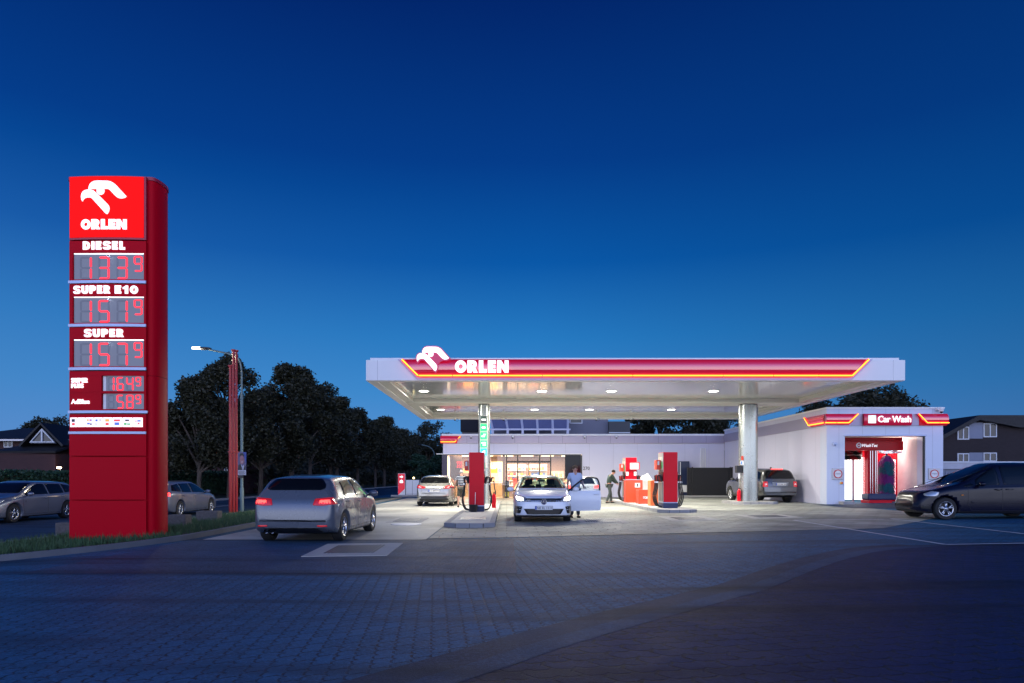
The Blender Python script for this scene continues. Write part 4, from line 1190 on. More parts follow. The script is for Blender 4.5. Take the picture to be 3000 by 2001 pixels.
b.prism([[H_(0, .1), H_(0, .5), H_(.5, 1), H_(1, .5), H_(1, .1), H_(.8, 0), H_(.2, 0)], [H_(.25, .35), H_(.75, .35), H_(.62, .55), H_(.38, .55)]], lambda u, v, q: (u, WD - .252 - q, v), 0, .02); obj('car_icon', b, M_lit, ic)
# exit roundels
for k, (xa, lab) in enumerate(((2437, 'square grey board with a red ringed exit roundel left of the wash portal'), (2719, 'square grey board with a red ringed exit roundel right of the wash portal'))):
    x0, x1 = cx_(xa), cx_(xa + 33); z0, z1 = cz_(1405), cz_(1372)
    t = thing('exit_sign', lab, 'sign', ((x0 + x1) / 2, WD, z0), group='exit roundels of the car wash')
    b = MB(); b.box(x0, x1, WD - .05, WD - .002, z0, z1); obj('board', b, M_grey, t, bev=.008)
    xm, zm = (x0 + x1) / 2, (z0 + z1) / 2; r = .2
    b = MB(); b.lathe([(r, 0), (r, -.012), (r - .04, -.012), (r - .04, 0)], (xm, WD - .051, zm), 'y', 36); obj('red_ring', b, mat('ring_red', (.55, .01, .02), .4), t)
    b = MB(); b.lathe([(.001, -.006), (r - .04, -.006), (r - .04, 0)], (xm, WD - .051, zm), 'y', 36); obj('white_disc', b, M_white, t)
    obj('lettering', text_mb('WYJAZD', xm - .135, xm + .135, zm - .028, zm + .028, WD - .058, .004, .01), mat('letter_grey', (.12, .1, .16), .5), t)
t = thing('wall_lamp', 'small grey wall fitting on the car wash left of the portal', 'wall fitting', (cx_(2444), WD, cz_(1300)))
b = MB(); b.box(-.08, .08, -.12, -.002, -.05, .06); b.box(-.06, -.03, -.08, -.03, -.12, -.051); b.box(.03, .06, -.08, -.03, -.12, -.051); obj('fitting', b, M_barblue, t, world=False, bev=.01)
t = thing('emergency_button', 'yellow emergency stop box with a red button under the left exit sign', 'switch', (cx_(2465), WD, cz_(1415)))
b = MB(); b.box(-.06, .04, -.07, -.002, -.05, .05); obj('switch_box', b, mat('switch_yellow', (.7, .4, .03), .4), t, world=False)
b = MB(); b.lathe([(.001, -.1), (.03, -.1), (.03, -.07)], (.0, 0, 0), 'y', 12); obj('button', b, M_red, t, world=False)
t = thing('dome_camera', 'white dome camera at the top right corner of the car wash', 'camera', (cx_(2750), WD - .2, cz_(1196)))
b = MB(); b.box(-.16, -.02, 0, .2, -.1, .02); b.lathe([(.001, .0), (.1, -.0), (.1, -.12), (.08, -.17), (.001, -.17)], n=16); obj('housing', b, M_white, t, world=False)
b = MB(); b.ball((0, 0, -.19), .065, 12); obj('dome', b, M_black, t, world=False)
# wash gantry
t = thing('wash_gantry', 'red car wash gantry with a wide header bar and hanging brushes', 'wash machine', (16.6, WD + 1.2, .15))
GD = WD + 1.1; gs = GD / 2000
gx = lambda p: (p - 1484) * gs
gzz = lambda p: EYE + (1401 - p) * gs
b = MB(); b.box(o0 - .25, gx(2647), GD, GD + .7, gzz(1319), gzz(1292)); b.box(o0 - .25, gx(2646), GD + .06, GD + .7, gzz(1291.8), gzz(1281)); obj('header', b, mat('gantry_red', (.45, .003, .010), .3, spec=.2), t, bev=.02)
obj('lettering', text_mb('WashTec', gx(2525), gx(2571), gzz(1309.5), gzz(1300.5), GD - .002, .012, .01, shear=.2), emi('washer_letters', (.8, .85, .95), .8), t)  # letters are white paint, emission added to brighten them
b = MB(); xm, zm = gx(2516), gzz(1305)
b.prism([[(xm + .13 * math.cos(a), zm + .13 * math.sin(a)) for a in np.linspace(R(60), R(250), 14)] + [(xm + .03 + .10 * math.cos(a), zm + .1 * math.sin(a)) for a in np.linspace(R(250), R(60), 14)]], lambda u, v, q: (u, GD - .003 - q, v), 0, .012)
b.prism([[(xm + .0 + .13 * math.cos(a), zm + .13 * math.sin(a)) for a in np.linspace(R(-120), R(50), 14)] + [(xm - .03 + .10 * math.cos(a), zm + .1 * math.sin(a)) for a in np.linspace(R(50), R(-120), 14)]], lambda u, v, q: (u, GD - .003 - q, v), 0, .012)
b.prism([(xm + .035 * math.cos(a), zm + .035 * math.sin(a)) for a in np.linspace(0, 6.1, 12)], lambda u, v, q: (u, GD - .003 - q, v), 0, .012)
obj('logo_mark', b, M_white, t)
b = MB(); b.box(gx(2566), gx(2700), GD + 1.2, GD + 1.26, .2, gzz(1318)); obj('side_shield', b, mat('gantry_panel', (.55, .004, .02), .2, spec=.3), t)
b = MB()
for p, w in ((2549, 5), (2556, 3), (2561, 6), (2569, 3), (2574, 2)): b.box(gx(p), gx(p + w), GD + .2, GD + .5, .2, gzz(1320))
obj('upright', b, M_red, t)
b = MB()
for p in (2553, 2559.5, 2567.6, 2572.3): b.box(gx(p), gx(p + 1.2), GD + .1, GD + .16, .2, gzz(1320))
obj('guide_rail', b, M_chrome, t)
b = MB(); b.tube([(gx(2651), GD + .9, .5), (gx(2651), GD + .9, gzz(1345))], .06, n=10); obj('tube_lamp', b, emi('pink_tube', (1, .45, .5), 3.0), t)
b = MB()
for k in range(30):
    p = rngs.uniform(2580, 2645); z = gzz(rngs.uniform(1320, 1328)); b.box(gx(p), gx(p) + rngs.uniform(.05, .25), GD + .1 + rngs.uniform(0, .4), GD + .5, z, z + rngs.uniform(.02, .07))
obj('drive_gear', b, M_chrome, t)
b = MB(); b.box(gx(2544), gx(2610), GD - .1, GD + .7, .16, .32); obj('foot_skid', b, M_red, t, bev=.02)
b = MB(); b.box(gx(2542), gx(2625), GD - .06, GD + .6, .322, .62); obj('foot_guard', b, M_navy, t, bev=.06)
# brushes
def brush_mat(name, ca, cb, k):
    m = bpy.data.materials.new(name); m.use_nodes = True
    tt = NT(m.node_tree); tc = tt.new('ShaderNodeTexCoord'); s2 = tt.new('ShaderNodeSeparateXYZ', inp={0: tc.outputs['Object']})
    if k == 'z':
        nzz = tt.new('ShaderNodeTexNoise', inp={'Vector': tc.outputs['Object'], 'Scale': 2.2, 'Detail': 4.0}).outputs[0]
        v = tt.m('ADD', tt.m('MULTIPLY', tt.m('SINE', tt.m('MULTIPLY', s2.outputs[2], 7.0)), .5), tt.m('MULTIPLY_ADD', nzz, 3.2, -1.75))
    else: v = tt.m('SINE', tt.m('ADD', tt.m('MULTIPLY', s2.outputs[0], 10.0), tt.m('MULTIPLY', s2.outputs[2], 9)))
    f = tt.new('ShaderNodeMapRange', inp={0: v, 1: -.15, 2: .15}).outputs[0]
    c = tt.mix(f, ca, cb)
    p = tt.new('ShaderNodeBsdfPrincipled', inp={'Base Color': c, 'Roughness': .6})
    tt.new('ShaderNodeOutputMaterial', inp={0: p.outputs[0]}); return m
BM = brush_mat('brush_strands', (.005, .12, .16), (.20, .015, .20), 'z')  # magenta is coloured light put into the teal strand colour
b = MB(); bx_, by_ = gx(2616), GD + .55
ztop_, zbot_ = gzz(1332), .35
b.tube([(bx_, by_, zbot_), (bx_, by_, gzz(1322))], .05, n=8)
for k in range(5200):
    z = rngs.uniform(zbot_ + .2, ztop_); a = rngs.uniform(0, 6.28); r = .40 * min(1, .45 + (ztop_ - z) * 1.9) * rngs.uniform(.85, 1.08); l = rngs.uniform(.12, .25)
    d = Vector((math.cos(a), math.sin(a), 0)); s_ = Vector((-d.y, d.x, 0)) * .012; p = Vector((bx_, by_, z))
    b.add([p + d * r * .3, p + d * r * .85 + s_ + Vector((0, 0, -l * .3)), p + d * r + Vector((0, 0, -l)), p + d * r * .85 - s_ + Vector((0, 0, -l * .3))], [(0, 1, 2, 3)])
obj('side_brush', b, BM, t, clean=False)
BM2 = brush_mat('roller_strands', (.35, .015, .015), (.015, .02, .015), 'x')
b = MB(); bz = gzz(1331); by2 = GD + .9
for k in range(5200):
    x = rngs.uniform(o0 - .25, gx(2549)); a = rngs.uniform(0, 6.28); r = .24 * rngs.uniform(.85, 1.1)
    d = Vector((0, math.cos(a), math.sin(a))); s_ = Vector((.012, 0, 0)); p = Vector((x, by2, bz))
    b.add([p, p + d * r * .9 + s_, p + d * r + Vector((rngs.uniform(-.03, .03), 0, 0)), p + d * r * .9 - s_], [(0, 1, 2, 3)])
obj('roof_brush', b, BM2, t, clean=False)
b = MB()
for p in (2486, 2510, 2534):
    xx = gx(p); b.tube([(xx + .14 * math.cos(a), GD + .5, gzz(1318) - .12 * math.sin(a) * .8) for a in np.linspace(0, math.pi, 8)], .012, n=6)
obj('hoop', b, M_chrome, t)

# ================================================================== PRICE PYLON
PD = 15.0; ps = PD / 2000
def qx(px): return (px - 1484) * ps
def qz(py): return EYE + (1401 - py) * ps
pz0 = gz(-8.7) + .09
pyl = thing('price_pylon', 'tall red filling station price pylon with a lit bird emblem on top', 'price sign', (qx(343), PD + .5, pz0))
xl, xr = qx(207), qx(433)
yb = PD + .72
def yfr(x):  # gently bowed front
    u = (x - (xl + xr) / 2) / ((xr - xl) / 2)
    return PD - .045 * (1 - u * u)
M_pyl = mat('pylon_red', (.50, .0, .012), .42, var=.05, scale=1.0, spec=.06)
zT = qz(527); zB = qz(1583)
# body: rounded ends and back
foot = []
xm_ = qx(343)
for k in range(21):
    a = R(-90 + 180 * k / 20)
    foot.append((xr - .005 + .17 * max(0, math.cos(a)) ** .7, (PD + yb) / 2 + .02 + (yb - PD - .02) / 2 * math.sin(a)))
for k in range(21):
    a = R(90 + 180 * k / 20)
    foot.append((xl + .005 - .12 * max(0, -math.cos(a)) ** .7, (PD + yb) / 2 + .02 + (yb - PD - .02) / 2 * math.sin(a)))
def wallprism(fp, z0, z1, name, m, par, smooth=True):
    b = MB(); n = len(fp)
    b.add([(p[0], p[1], z0) for p in fp] + [(p[0], p[1], z1) for p in fp], [(k, (k + 1) % n, n + (k + 1) % n, n + k) for k in range(n)], smooth)
    b.f.append(tuple(range(n))); b.sm.append(False); b.f.append(tuple(range(n, 2 * n))); b.sm.append(False)
    o = obj(name, b, m, par)
    return o
zsm = qz(1100)
o = wallprism(foot, zB, zsm - .004, 'casing', M_pyl, pyl); o = wallprism(foot, zsm + .004, zT, 'casing', M_pyl, pyl)
for oo in (o,):
    pass
cap = [((p[0] - xm_) * 1.02 + xm_, (p[1] - PD - .36) * 1.04 + PD + .36) for p in foot]
wallprism(cap, zT + .002, zT + .075, 'top_cap', M_reddark, pyl)
wallprism([((p[0] - xm_) * .9 + xm_, (p[1] - PD - .36) * .8 + PD + .36) for p in foot], pz0 - .1, zB - .002, 'concrete_foot', M_conc, pyl)
def panel(name, px0, px1, py0, py1, m, par=pyl, dep=.045, base=.0, n=14):
    """bowed front panel with thickness"""
    x0, x1, z0, z1 = qx(px0), qx(px1), qz(py1), qz(py0)
    b = MB(); vs = []
    for k in range(n + 1):
        x = x0 + (x1 - x0) * k / n; y = yfr(x) - base
        vs += [(x, y, z0), (x, y, z1), (x, y - dep, z0), (x, y - dep, z1)]
    fs = []
    for k in range(n):
        a = 4 * k; c = a + 4
        fs += [(a + 2, c + 2, c + 3, a + 3), (a, a + 1, c + 1, c), (a + 1, a + 3, c + 3, c + 1), (a, c, c + 2, a + 2)]
    fs += [(0, 2, 3, 1), (4 * n, 4 * n + 1, 4 * n + 3, 4 * n + 2)]
    b.add(vs, fs); return obj(name, b, m, par)
def framed(px0, px1, py0, py1, hx0, hx1, hy0, hy1):
    """front panel with a rectangular opening: four bands"""
    panel('front_panel', px0, px1, py0, hy0, M_pyl); panel('front_panel', px0, px1, hy1, py1, M_pyl)
    panel('front_panel', px0, hx0, hy0 + .1, hy1 - .1, M_pyl, n=3); panel('front_panel', hx1, px1, hy0 + .1, hy1 - .1, M_pyl, n=3)
# emblem panel
panel('front_panel', 207, 431, 520, 705, M_reddark)
def logo_mat():
    m = bpy.data.materials.new('lit_emblem_panel'); m.use_nodes = True
    t = NT(m.node_tree)
    p = t.new('ShaderNodeBsdfPrincipled', inp={'Base Color': (.2, .001, .002, 1), 'Roughness': .6, 'Specular IOR Level': .03, 'Emission Color': (1, .008, .010, 1), 'Emission Strength': .98})
    t.new('ShaderNodeOutputMaterial', inp={0: p.outputs[0]}); return m
panel('lit_panel', 210, 425, 523, 699, logo_mat(), base=.047, dep=.02)
pm_ = lambda u, v, w: (u, yfr(u) - .07 - w, v)
obj('bird_emblem', emblem(qx(246.5), qx(379), qz(633.5), qz(536.5), pm_, 0, .02), M_lit, pyl)
obj('brand_lettering', orlen(qx(246.5), qx(379.5), qz(677.5), qz(648.5), pm_, 0, .02), M_lit, pyl)
M_disp = mat('display_window', (.13, .14, .17), .3, var=.1, emis=(.25, .28, .40), es=.38, spec=.1)
M_unlit = mat('unlit_segment', (.11, .12, .15), .4, emis=(.2, .22, .32), es=.36, spec=.1)
M_tube = emi('display_tube', (.85, .95, 1), 2.2)
# display case sits behind the opening
def display(y0, y1, digits, small, x0=219, x1=424, big=True):
    b = MB(); b.box(qx(x0), qx(x1), PD - .02, PD + .02, qz(y1), qz(y0)); w = obj('display_window', b, M_disp, pyl)
    h = (qz(y0) - qz(y1))
    b = MB(); b2 = MB()
    if big:
        xsd = [(236, 271), (290, 323), (343, 376)]; dz0, dz1 = qz(y1 - 3), qz(y0 + 10); th = .040
        sm = (394, 419, qz(y0 + 54), qz(y0 + 8))
    else:
        xsd = [(318, 337), (344, 364.5), (372, 393)]; dz0, dz1 = qz(y1 - 2.5), qz(y0 + 4); th = .030
        sm = (399, 415, qz(y0 + 31), qz(y0 + 4))
    yy = PD - .021
    for (a, c), ch in zip(xsd, digits):
        b = MB(); b2 = MB()
        if ch != ' ': seg_digit(b, ch, qx(a), dz0, qx(c) - qx(a), dz1 - dz0, yy, th, .012); obj('price_digit', b, M_led, w)
        rest = [s for s in 'abcdefg' if ch == ' ' or s not in SEG[ch]]
        seg_digit(b2, '8', qx(a), dz0, qx(c) - qx(a), dz1 - dz0, yy, th, .003, segs=rest)
        if rest: obj('unlit_segments', b2, M_unlit, w)
    b = MB(); seg_digit(b, small, qx(sm[0]), sm[2], qx(sm[1]) - qx(sm[0]), sm[3] - sm[2], yy, th * .8, .012)
    obj('price_digit', b, M_led, w)
    if big:
        b = MB(); b.box(qx(x0 + 1), qx(x1 - 1), PD - .035, PD - .022, qz(y0 + 3), qz(y0 + .5)); obj('tube_light', b, M_tube, w)
        lamp_area('case_light', (qx((x0 + x1) / 2), PD - .03, qz(y0 + 2)), .03, 1.5, (.85, .93, 1), rot=(R(-12), 0, 0), sy=None, parent=pyl)
    else:
        b = MB(); b.box(qx(x0), qx(x0 + 8), PD - .035, PD - .021, qz(y1), qz(y0)); obj('side_diffuser', b, M_white, w)
    return w
for (py0, h0, h1, word, tx0, tx1, ty0, ty1, dg, sm, pend) in [
    (709, 744, 821, 'DIESEL', 250, 373, 711.5, 735.5, '133', '9', 825), (835, 871, 948, 'SUPER', 221, 331, 840, 863.5, '151', '9', 951.5),
    (961, 996, 1075, 'SUPER', 253.5, 369.5, 966.5, 990, '157', '9', 1078)]:
    framed(207, 431, py0, pend - 1, 217, 425, h0, h1)
    display(h0 - 1, h1 + 1, dg, sm)
    obj('fuel_lettering', block_text(word, qx(tx0), qx(tx1), qz(ty1), qz(ty0), lambda u, v, w: (u, yfr(u) - .046 - w, v), 0, .02), M_lit, pyl)
    if py0 == 835: obj('fuel_lettering', block_text('E10', qx(344), qx(409.7), qz(ty1), qz(ty0), lambda u, v, w: (u, yfr(u) - .046 - w, v), 0, .02), M_lit, pyl)
    panel('pale_bar', 206, 432, pend, pend + 8, M_barblue, base=.046, dep=.03)
    panel('shadow_gap', 208, 430, pend + 8.2, pend + 9.6, M_black, dep=.03)
framed(207, 431, 1089, 1150, 303, 425, 1102, 1147); framed(207, 431, 1150.3, 1203, 303, 425, 1154, 1199.5)
display(1101, 1148, '164', '9', 305, 424, False); display(1153, 1200.5, ' 58', '9', 305, 424, False)
for word, a in (('SUPER', (214, 264.5, 1109, 1122.5)), ('PLUS', (214, 251.5, 1125, 1138)), ('AdBlue', (214, 270, 1170.5, 1184.5))):
    mpf = lambda u, v, w: (u, yfr(u) - .046 - w, v)
    obj('fuel_lettering', block_text(word, qx(a[0]), qx(a[1]), qz(a[3]), qz(a[2]), mpf, 0, .02, .15) if word != 'AdBlue' else text_mb(word, qx(a[0]), qx(a[1]), qz(a[3]), qz(a[2]), 0, .02, .012, mapf=mpf), M_lit, pyl)
panel('pale_bar', 205, 436, 1204, 1211.5, M_barblue, base=.046, dep=.03); panel('shadow_gap', 208, 430, 1211.8, 1214, M_black, dep=.03)
panel('front_panel', 207, 431, 1214.5, 1264, M_pyl)
cards = [211, 234, 258, 284, 310.5, 337.5, 366.5, 395.5, 424.5]
M_card = emi('card_white', (1, .86, .88), 1.5); M_cardi = emi('card_inner', (.9, .76, .84), .85)
def pmap(base): return lambda u, v, w: (u, yfr(u) - base - w, v)
ccol = {'r': emi('card_red', (.8, .05, .04), .8), 'b': emi('card_blue', (.06, .14, .5), .8), 'k': mat('card_black', (.02, .015, .02), .4), 'o': emi('card_orange', (1, .35, .05), .9), 'g': emi('card_green', (.1, .45, .12), .8)}
CW = [[('k', .2, .8, .55, .92), ('r', .25, .8, .1, .4)], [], [('o', .12, .42, .66, .88), ('r', .56, .72, .66, .88), ('b', .72, .88, .66, .88), ('b', .18, .58, .22, .42), ('k', .66, .9, .14, .34)], [('b', .1, .42, .62, .86), ('b', .1, .3, .2, .3), ('k', .75, .88, .7, .86)],
      [('o', .22, .78, .58, .9), ('r', .28, .72, .1, .4)], [('r', .1, .9, .62, .85), ('b', .2, .8, .12, .46)], [('k', .25, .75, .66, .84), ('g', .08, .42, .14, .4), ('g', .5, .92, .16, .34)], [('r', .2, .4, .6, .7), ('b', .5, .9, .6, .78), ('r', .55, .75, .25, .42)]]
for k in range(8):
    a, c = cards[k], cards[k + 1] - 2.5
    p = panel('card_plate', a, c, 1224.5, 1251.5, M_card, base=.046, dep=.015, n=2)
    panel('card_face', a + 2.5, c - 2.5, 1227, 1249, M_cardi, par=p, base=.0615, dep=.004, n=2)
    for (cc, u0_, u1_, v0_, v1_) in CW[k]:
        X0 = a + 2.5 + (c - a - 5) * u0_; X1 = a + 2.5 + (c - a - 5) * u1_; Y0 = 1249 - 22 * v1_; Y1 = 1249 - 22 * v0_
        panel('card_mark', X0, X1, Y0, Y1, ccol[cc], par=p, base=.066, dep=.004, n=2)
panel('pale_bar', 206, 432, 1265, 1272, M_barblue, base=.046, dep=.03)
panel('front_panel', 207, 431, 1273, 1335.5, M_pyl); panel('front_panel', 207, 431, 1339.5, 1463.5, M_pyl); panel('front_panel', 207, 431, 1467, 1584, M_pyl)
# ================================================================== CARS
def pchip(pts):
    xs = np.array([p[0] for p in pts], float); ys = np.array([p[1] for p in pts], float)
    h = np.diff(xs); d = np.diff(ys) / h
    m = np.zeros_like(xs); m[0] = d[0]; m[-1] = d[-1]
    for i in range(1, len(xs) - 1):
        if d[i - 1] * d[i] > 0:
            w1 = 2 * h[i] + h[i - 1]; w2 = h[i] + 2 * h[i - 1]
            m[i] = (w1 + w2) / (w1 / d[i - 1] + w2 / d[i])
    def f(x):
        x = min(max(x, xs[0]), xs[-1]); i = min(max(np.searchsorted(xs, x) - 1, 0), len(h) - 1)
        t = (x - xs[i]) / h[i]; t2, t3 = t * t, t * t * t
        return float((2 * t3 - 3 * t2 + 1) * ys[i] + (t3 - 2 * t2 + t) * h[i] * m[i] + (-2 * t3 + 3 * t2) * ys[i + 1] + (t3 - t2) * h[i] * m[i + 1])
    return f


def car_body_mesh(S):
    top = pchip(S['top']); bel = pchip(S['belt']); wid = pchip(S['width']); bot = pchip(S['bottom'])
    x0, x1 = S['top'][0][0], S['top'][-1][0]
    ts = [.5 - .5 * math.cos(math.pi * k / 84) for k in range(85)]
    xs = sorted(set([round(x0 + (x1 - x0) * (t * .5 + .5 * k / 84), 4) for k, t in enumerate(ts)]))
    rings = []
    tum = S.get('tumble', .40)
    for x in xs:
        zt, w, zb = top(x), wid(x), bot(x)
        be = min(bel(x), zt - .025); gh = zt - be; wr = w - .035
        q = min(1, gh / .25)
        pts = [(0, zb), (.55 * w, zb), (w - .10, zb + .005), (w - .025, zb + .05), (w - .004, zb + .16), (w, zb + (be - zb) * .45), (w - .004, zb + (be - zb) * .68), (w - .012, be - .07),
               (wr, be), (wr - .02 * q - tum * gh * .30 - .01, be + .38 * gh), (wr - .04 * q - tum * gh * .62 - .02, be + .70 * gh), (wr - .06 * q - tum * gh * .85 - .05, be + .89 * gh),
               (wr - .13 * q - tum * gh - .12, be + .965 * gh), ((wr - tum * gh) * .55 - .05, be + .99 * gh), (0, zt)]
        c = cr([(0, p[0], p[1]) for p in pts], 3)
        rings.append([(x, max(v.y, 0), v.z) for v in c])
    n = len(rings[0]); vs = []; fs = []
    full = []
    for r in rings:
        full.append(r + [(p[0], -p[1], p[2]) for p in reversed(r[1:-1])])
    m = len(full[0])
    for r in full: vs += r
    for i in range(len(full) - 1):
        for k in range(m):
            fs.append((i * m + k, i * m + (k + 1) % m, (i + 1) * m + (k + 1) % m, (i + 1) * m + k))
    fs.append(tuple(range(m))); fs.append(tuple((len(full) - 1) * m + k for k in reversed(range(m))))
    return vs, fs


def eval_obj(o):
    dg = bpy.context.evaluated_depsgraph_get()
    return bpy.data.meshes.new_from_object(o.evaluated_get(dg))


def dens(poly, s=.06):
    out = []
    for i in range(len(poly)):
        a = Vector(poly[i]); b = Vector(poly[(i + 1) % len(poly)]); n = max(1, int((b - a).length / s))
        for k in range(n): out.append(tuple(a.lerp(b, k / n)))
    return out


def rounded(poly, r=.05, n=4):
    out = []
    N = len(poly)
    for i in range(N):
        p = Vector(poly[i]); a = (Vector(poly[i - 1]) - p); b = (Vector(poly[(i + 1) % N]) - p)
        ra = min(r, a.length * .45); rb = min(r, b.length * .45)
        s = p + a.normalized() * ra; e = p + b.normalized() * rb
        for k in range(n + 1):
            t = k / n
            out.append(tuple(s * (1 - t) ** 2 + p * 2 * t * (1 - t) + e * t * t))
    return out


def patch(name, bvh, poly, axis, off, m, par, thick=.004, maxlen=.10, rnd=.0):
    """project an outline onto the car body. axis: 'F' (from +x), 'B' (from -x), 'L' (from +y), 'R' (from -y), 'T' (from +z)"""
    if rnd: poly = rounded(poly, rnd)
    poly = dens(poly, .05)
    tris = tessellate_polygon([[Vector((p[0], p[1], 0)) for p in poly]])
    bm = bmesh.new()
    vv = [bm.verts.new((p[0], p[1], 0)) for p in poly]
    for tr in tris:
        try: bm.faces.new([vv[i] for i in tr])
        except Exception: pass
    for _ in range(5):
        ee = [e for e in bm.edges if e.calc_length() > maxlen]
        if not ee: break
        bmesh.ops.subdivide_edges(bm, edges=ee, cuts=1)
        bmesh.ops.triangulate(bm, faces=[f for f in bm.faces if len(f.verts) > 3])
    for v in bm.verts:
        u, w = v.co.x, v.co.y
        o, d = {'F': ((5, u, w), (-1, 0, 0)), 'B': ((-5, u, w), (1, 0, 0)), 'L': ((u, 3, w), (0, -1, 0)), 'R': ((u, -3, w), (0, 1, 0)), 'T': ((u, w, 4), (0, 0, -1))}[axis]
        h, nn, i, ds = bvh.ray_cast(Vector(o), Vector(d))
        if h is None or ds > 4.9:
            g = {'F': (1.9, u, w), 'B': (-1.9, u, w), 'L': (u, .8, w), 'R': (u, -.8, w), 'T': (u, w, 1)}[axis]
            h, nn, i, ds = bvh.find_nearest(Vector(g))
        if nn.dot(Vector(d)) > 0: nn = -nn
        v.co = h + nn * off
    bmesh.ops.recalc_face_normals(bm, faces=bm.faces)
    dv = Vector({'F': (1, 0, 0), 'B': (-1, 0, 0), 'L': (0, 1, 0), 'R': (0, -1, 0), 'T': (0, 0, 1)}[axis])
    if sum(f.normal.dot(dv) * f.calc_area() for f in bm.faces) < 0: bmesh.ops.reverse_faces(bm, faces=bm.faces)
    for f in bm.faces: f.smooth = True
    me = bpy.data.meshes.new(name); bm.to_mesh(me); bm.free()
    me.materials.append(m)
    o = bpy.data.objects.new(name, me); link(o); o.parent = par
    if thick > 0: sd = o.modifiers.new('solid', 'SOLIDIFY'); sd.thickness = thick; sd.offset = 1
    return o


def pin(x, y, poly):
    c = False; n = len(poly)
    for i in range(n):
        x1, y1 = poly[i]; x2, y2 = poly[i - 1]
        if (y1 > y) != (y2 > y) and x < (x2 - x1) * (y - y1) / (y2 - y1) + x1: c = not c
    return c


def shrink(poly, d):
    c = Vector((sum(p[0] for p in poly) / len(poly), sum(p[1] for p in poly) / len(poly)))
    return [tuple(c + (Vector(p) - c) * (1 - d / max((Vector(p) - c).length, .01))) for p in poly]


def wheel(par, x, y, r, w, m_rim, spokes=5):
    s = 1 if y > 0 else -1
    b = MB(); prof = [(r * .66, -w / 2), (r * .93, -w / 2), (r, -w / 2 + .03), (r, w / 2 - .03), (r * .93, w / 2), (r * .66, w / 2)]
    b.lathe(prof, (x, y, r), 'y', 32); o = obj('wheel', b, M_tyre, par, world=False)
    b = MB(); yo = y + s * (w / 2 - .015)
    b.lathe([(r * .67, s * (w / 2 - .0) * 1), (r * .62, s * (w / 2 - .02)), (r * .60, -s * w * .3), (.001, -s * w * .3)], (x, y, r), 'y', 32)
    ri = obj('rim', b, mat('rim_dark', (.03, .03, .035), .4), o, world=False)
    b = MB()
    for k in range(spokes):
        a = 2 * math.pi * k / spokes + .3
        for da in (-.17, .17):
            p0 = (x + .05 * math.cos(a), yo, r + .05 * math.sin(a)); p1 = (x + r * .63 * math.cos(a + da), yo - s * .0, r + r * .63 * math.sin(a + da))
            b.tube([p0, p1], [r * .085, r * .055], n=6)
    b.lathe([(r * .66, s * .012), (r * .60, s * .012), (r * .60, -s * .02)], (x, yo, r), 'y', 32)
    b.lathe([(.001, s * .03), (r * .17, s * .02), (r * .2, -s * .02)], (x, yo, r), 'y', 16)
    obj('spokes', b, m_rim, o, world=False, clean=False)
    return o


M_glassdark = mat('car_glass_dark', (.004, .005, .007), .04, var=.0, spec=.35)
M_trim = mat('car_black_trim', (.012, .012, .014), .35)
M_seam = mat('body_seam', (.01, .01, .012), .6)
M_tail_on = emi('tail_lamp_on', (1, .04, .03), 6)
M_tail = mat('tail_lamp', (.5, .01, .015), .15, emis=(1, .02, .03), es=.22, coat=.5)
M_head_on = emi('headlamp_on', (1, .98, .92), 9)
M_head = mat('headlamp_glass', (.45, .47, .5), .08, metal=.5)
M_plate = mat('plate_white', (.72, .72, .72), .4)
M_plateb = mat('plate_blue', (.02, .08, .45), .4)
M_rimm = mat('rim_silver', (.55, .56, .58), .25, metal=.9)


def paint(name, col, metal=.3, rough=.25):
    return mat(name, col, rough, metal=metal, var=.02, coat=.8)


def plate(par, x, y, z, s, front, text, w=.52, h=.11, tilt=0.):
    d = 1 if front else -1
    def mp(u, v, q): return (x + d * (q + .004), y + u * (d), z + v)
    b = MB(); b.prism([(-w / 2, -h / 2), (w / 2, -h / 2), (w / 2, h / 2), (-w / 2, h / 2)], mp, -.02, .004); o = obj('licence_plate', b, M_plate, par, world=False)
    b = MB(); b.prism([(-w / 2 + .003, -h / 2 + .004), (-w / 2 + .045, -h / 2 + .004), (-w / 2 + .045, h / 2 - .004), (-w / 2 + .003, h / 2 - .004)], mp, .0045, .006); obj('blue_strip', b, M_plateb, o, world=False)
    b = MB(); b.prism([[(-w / 2 - .006, -h / 2 - .006), (w / 2 + .006, -h / 2 - .006), (w / 2 + .006, h / 2 + .006), (-w / 2 - .006, h / 2 + .006)], [(-w / 2, -h / 2), (w / 2, -h / 2), (w / 2, h / 2), (-w / 2, h / 2)]], mp, -.02, .006); obj('plate_frame', b, M_black, o, world=False)
    if text:
        obj('lettering', text_mb(text, -w / 2 + .06, w / 2 - .02, -h / 2 + .022, h / 2 - .022, 0, .003, .006, mapf=lambda u, v, q: mp(u, v, .0045 + q)), M_black, o, world=False)
    return o


def flip(poly): return [(p[0], p[1]) for p in poly]
def mir(poly): return [(-p[0], p[1]) for p in poly]


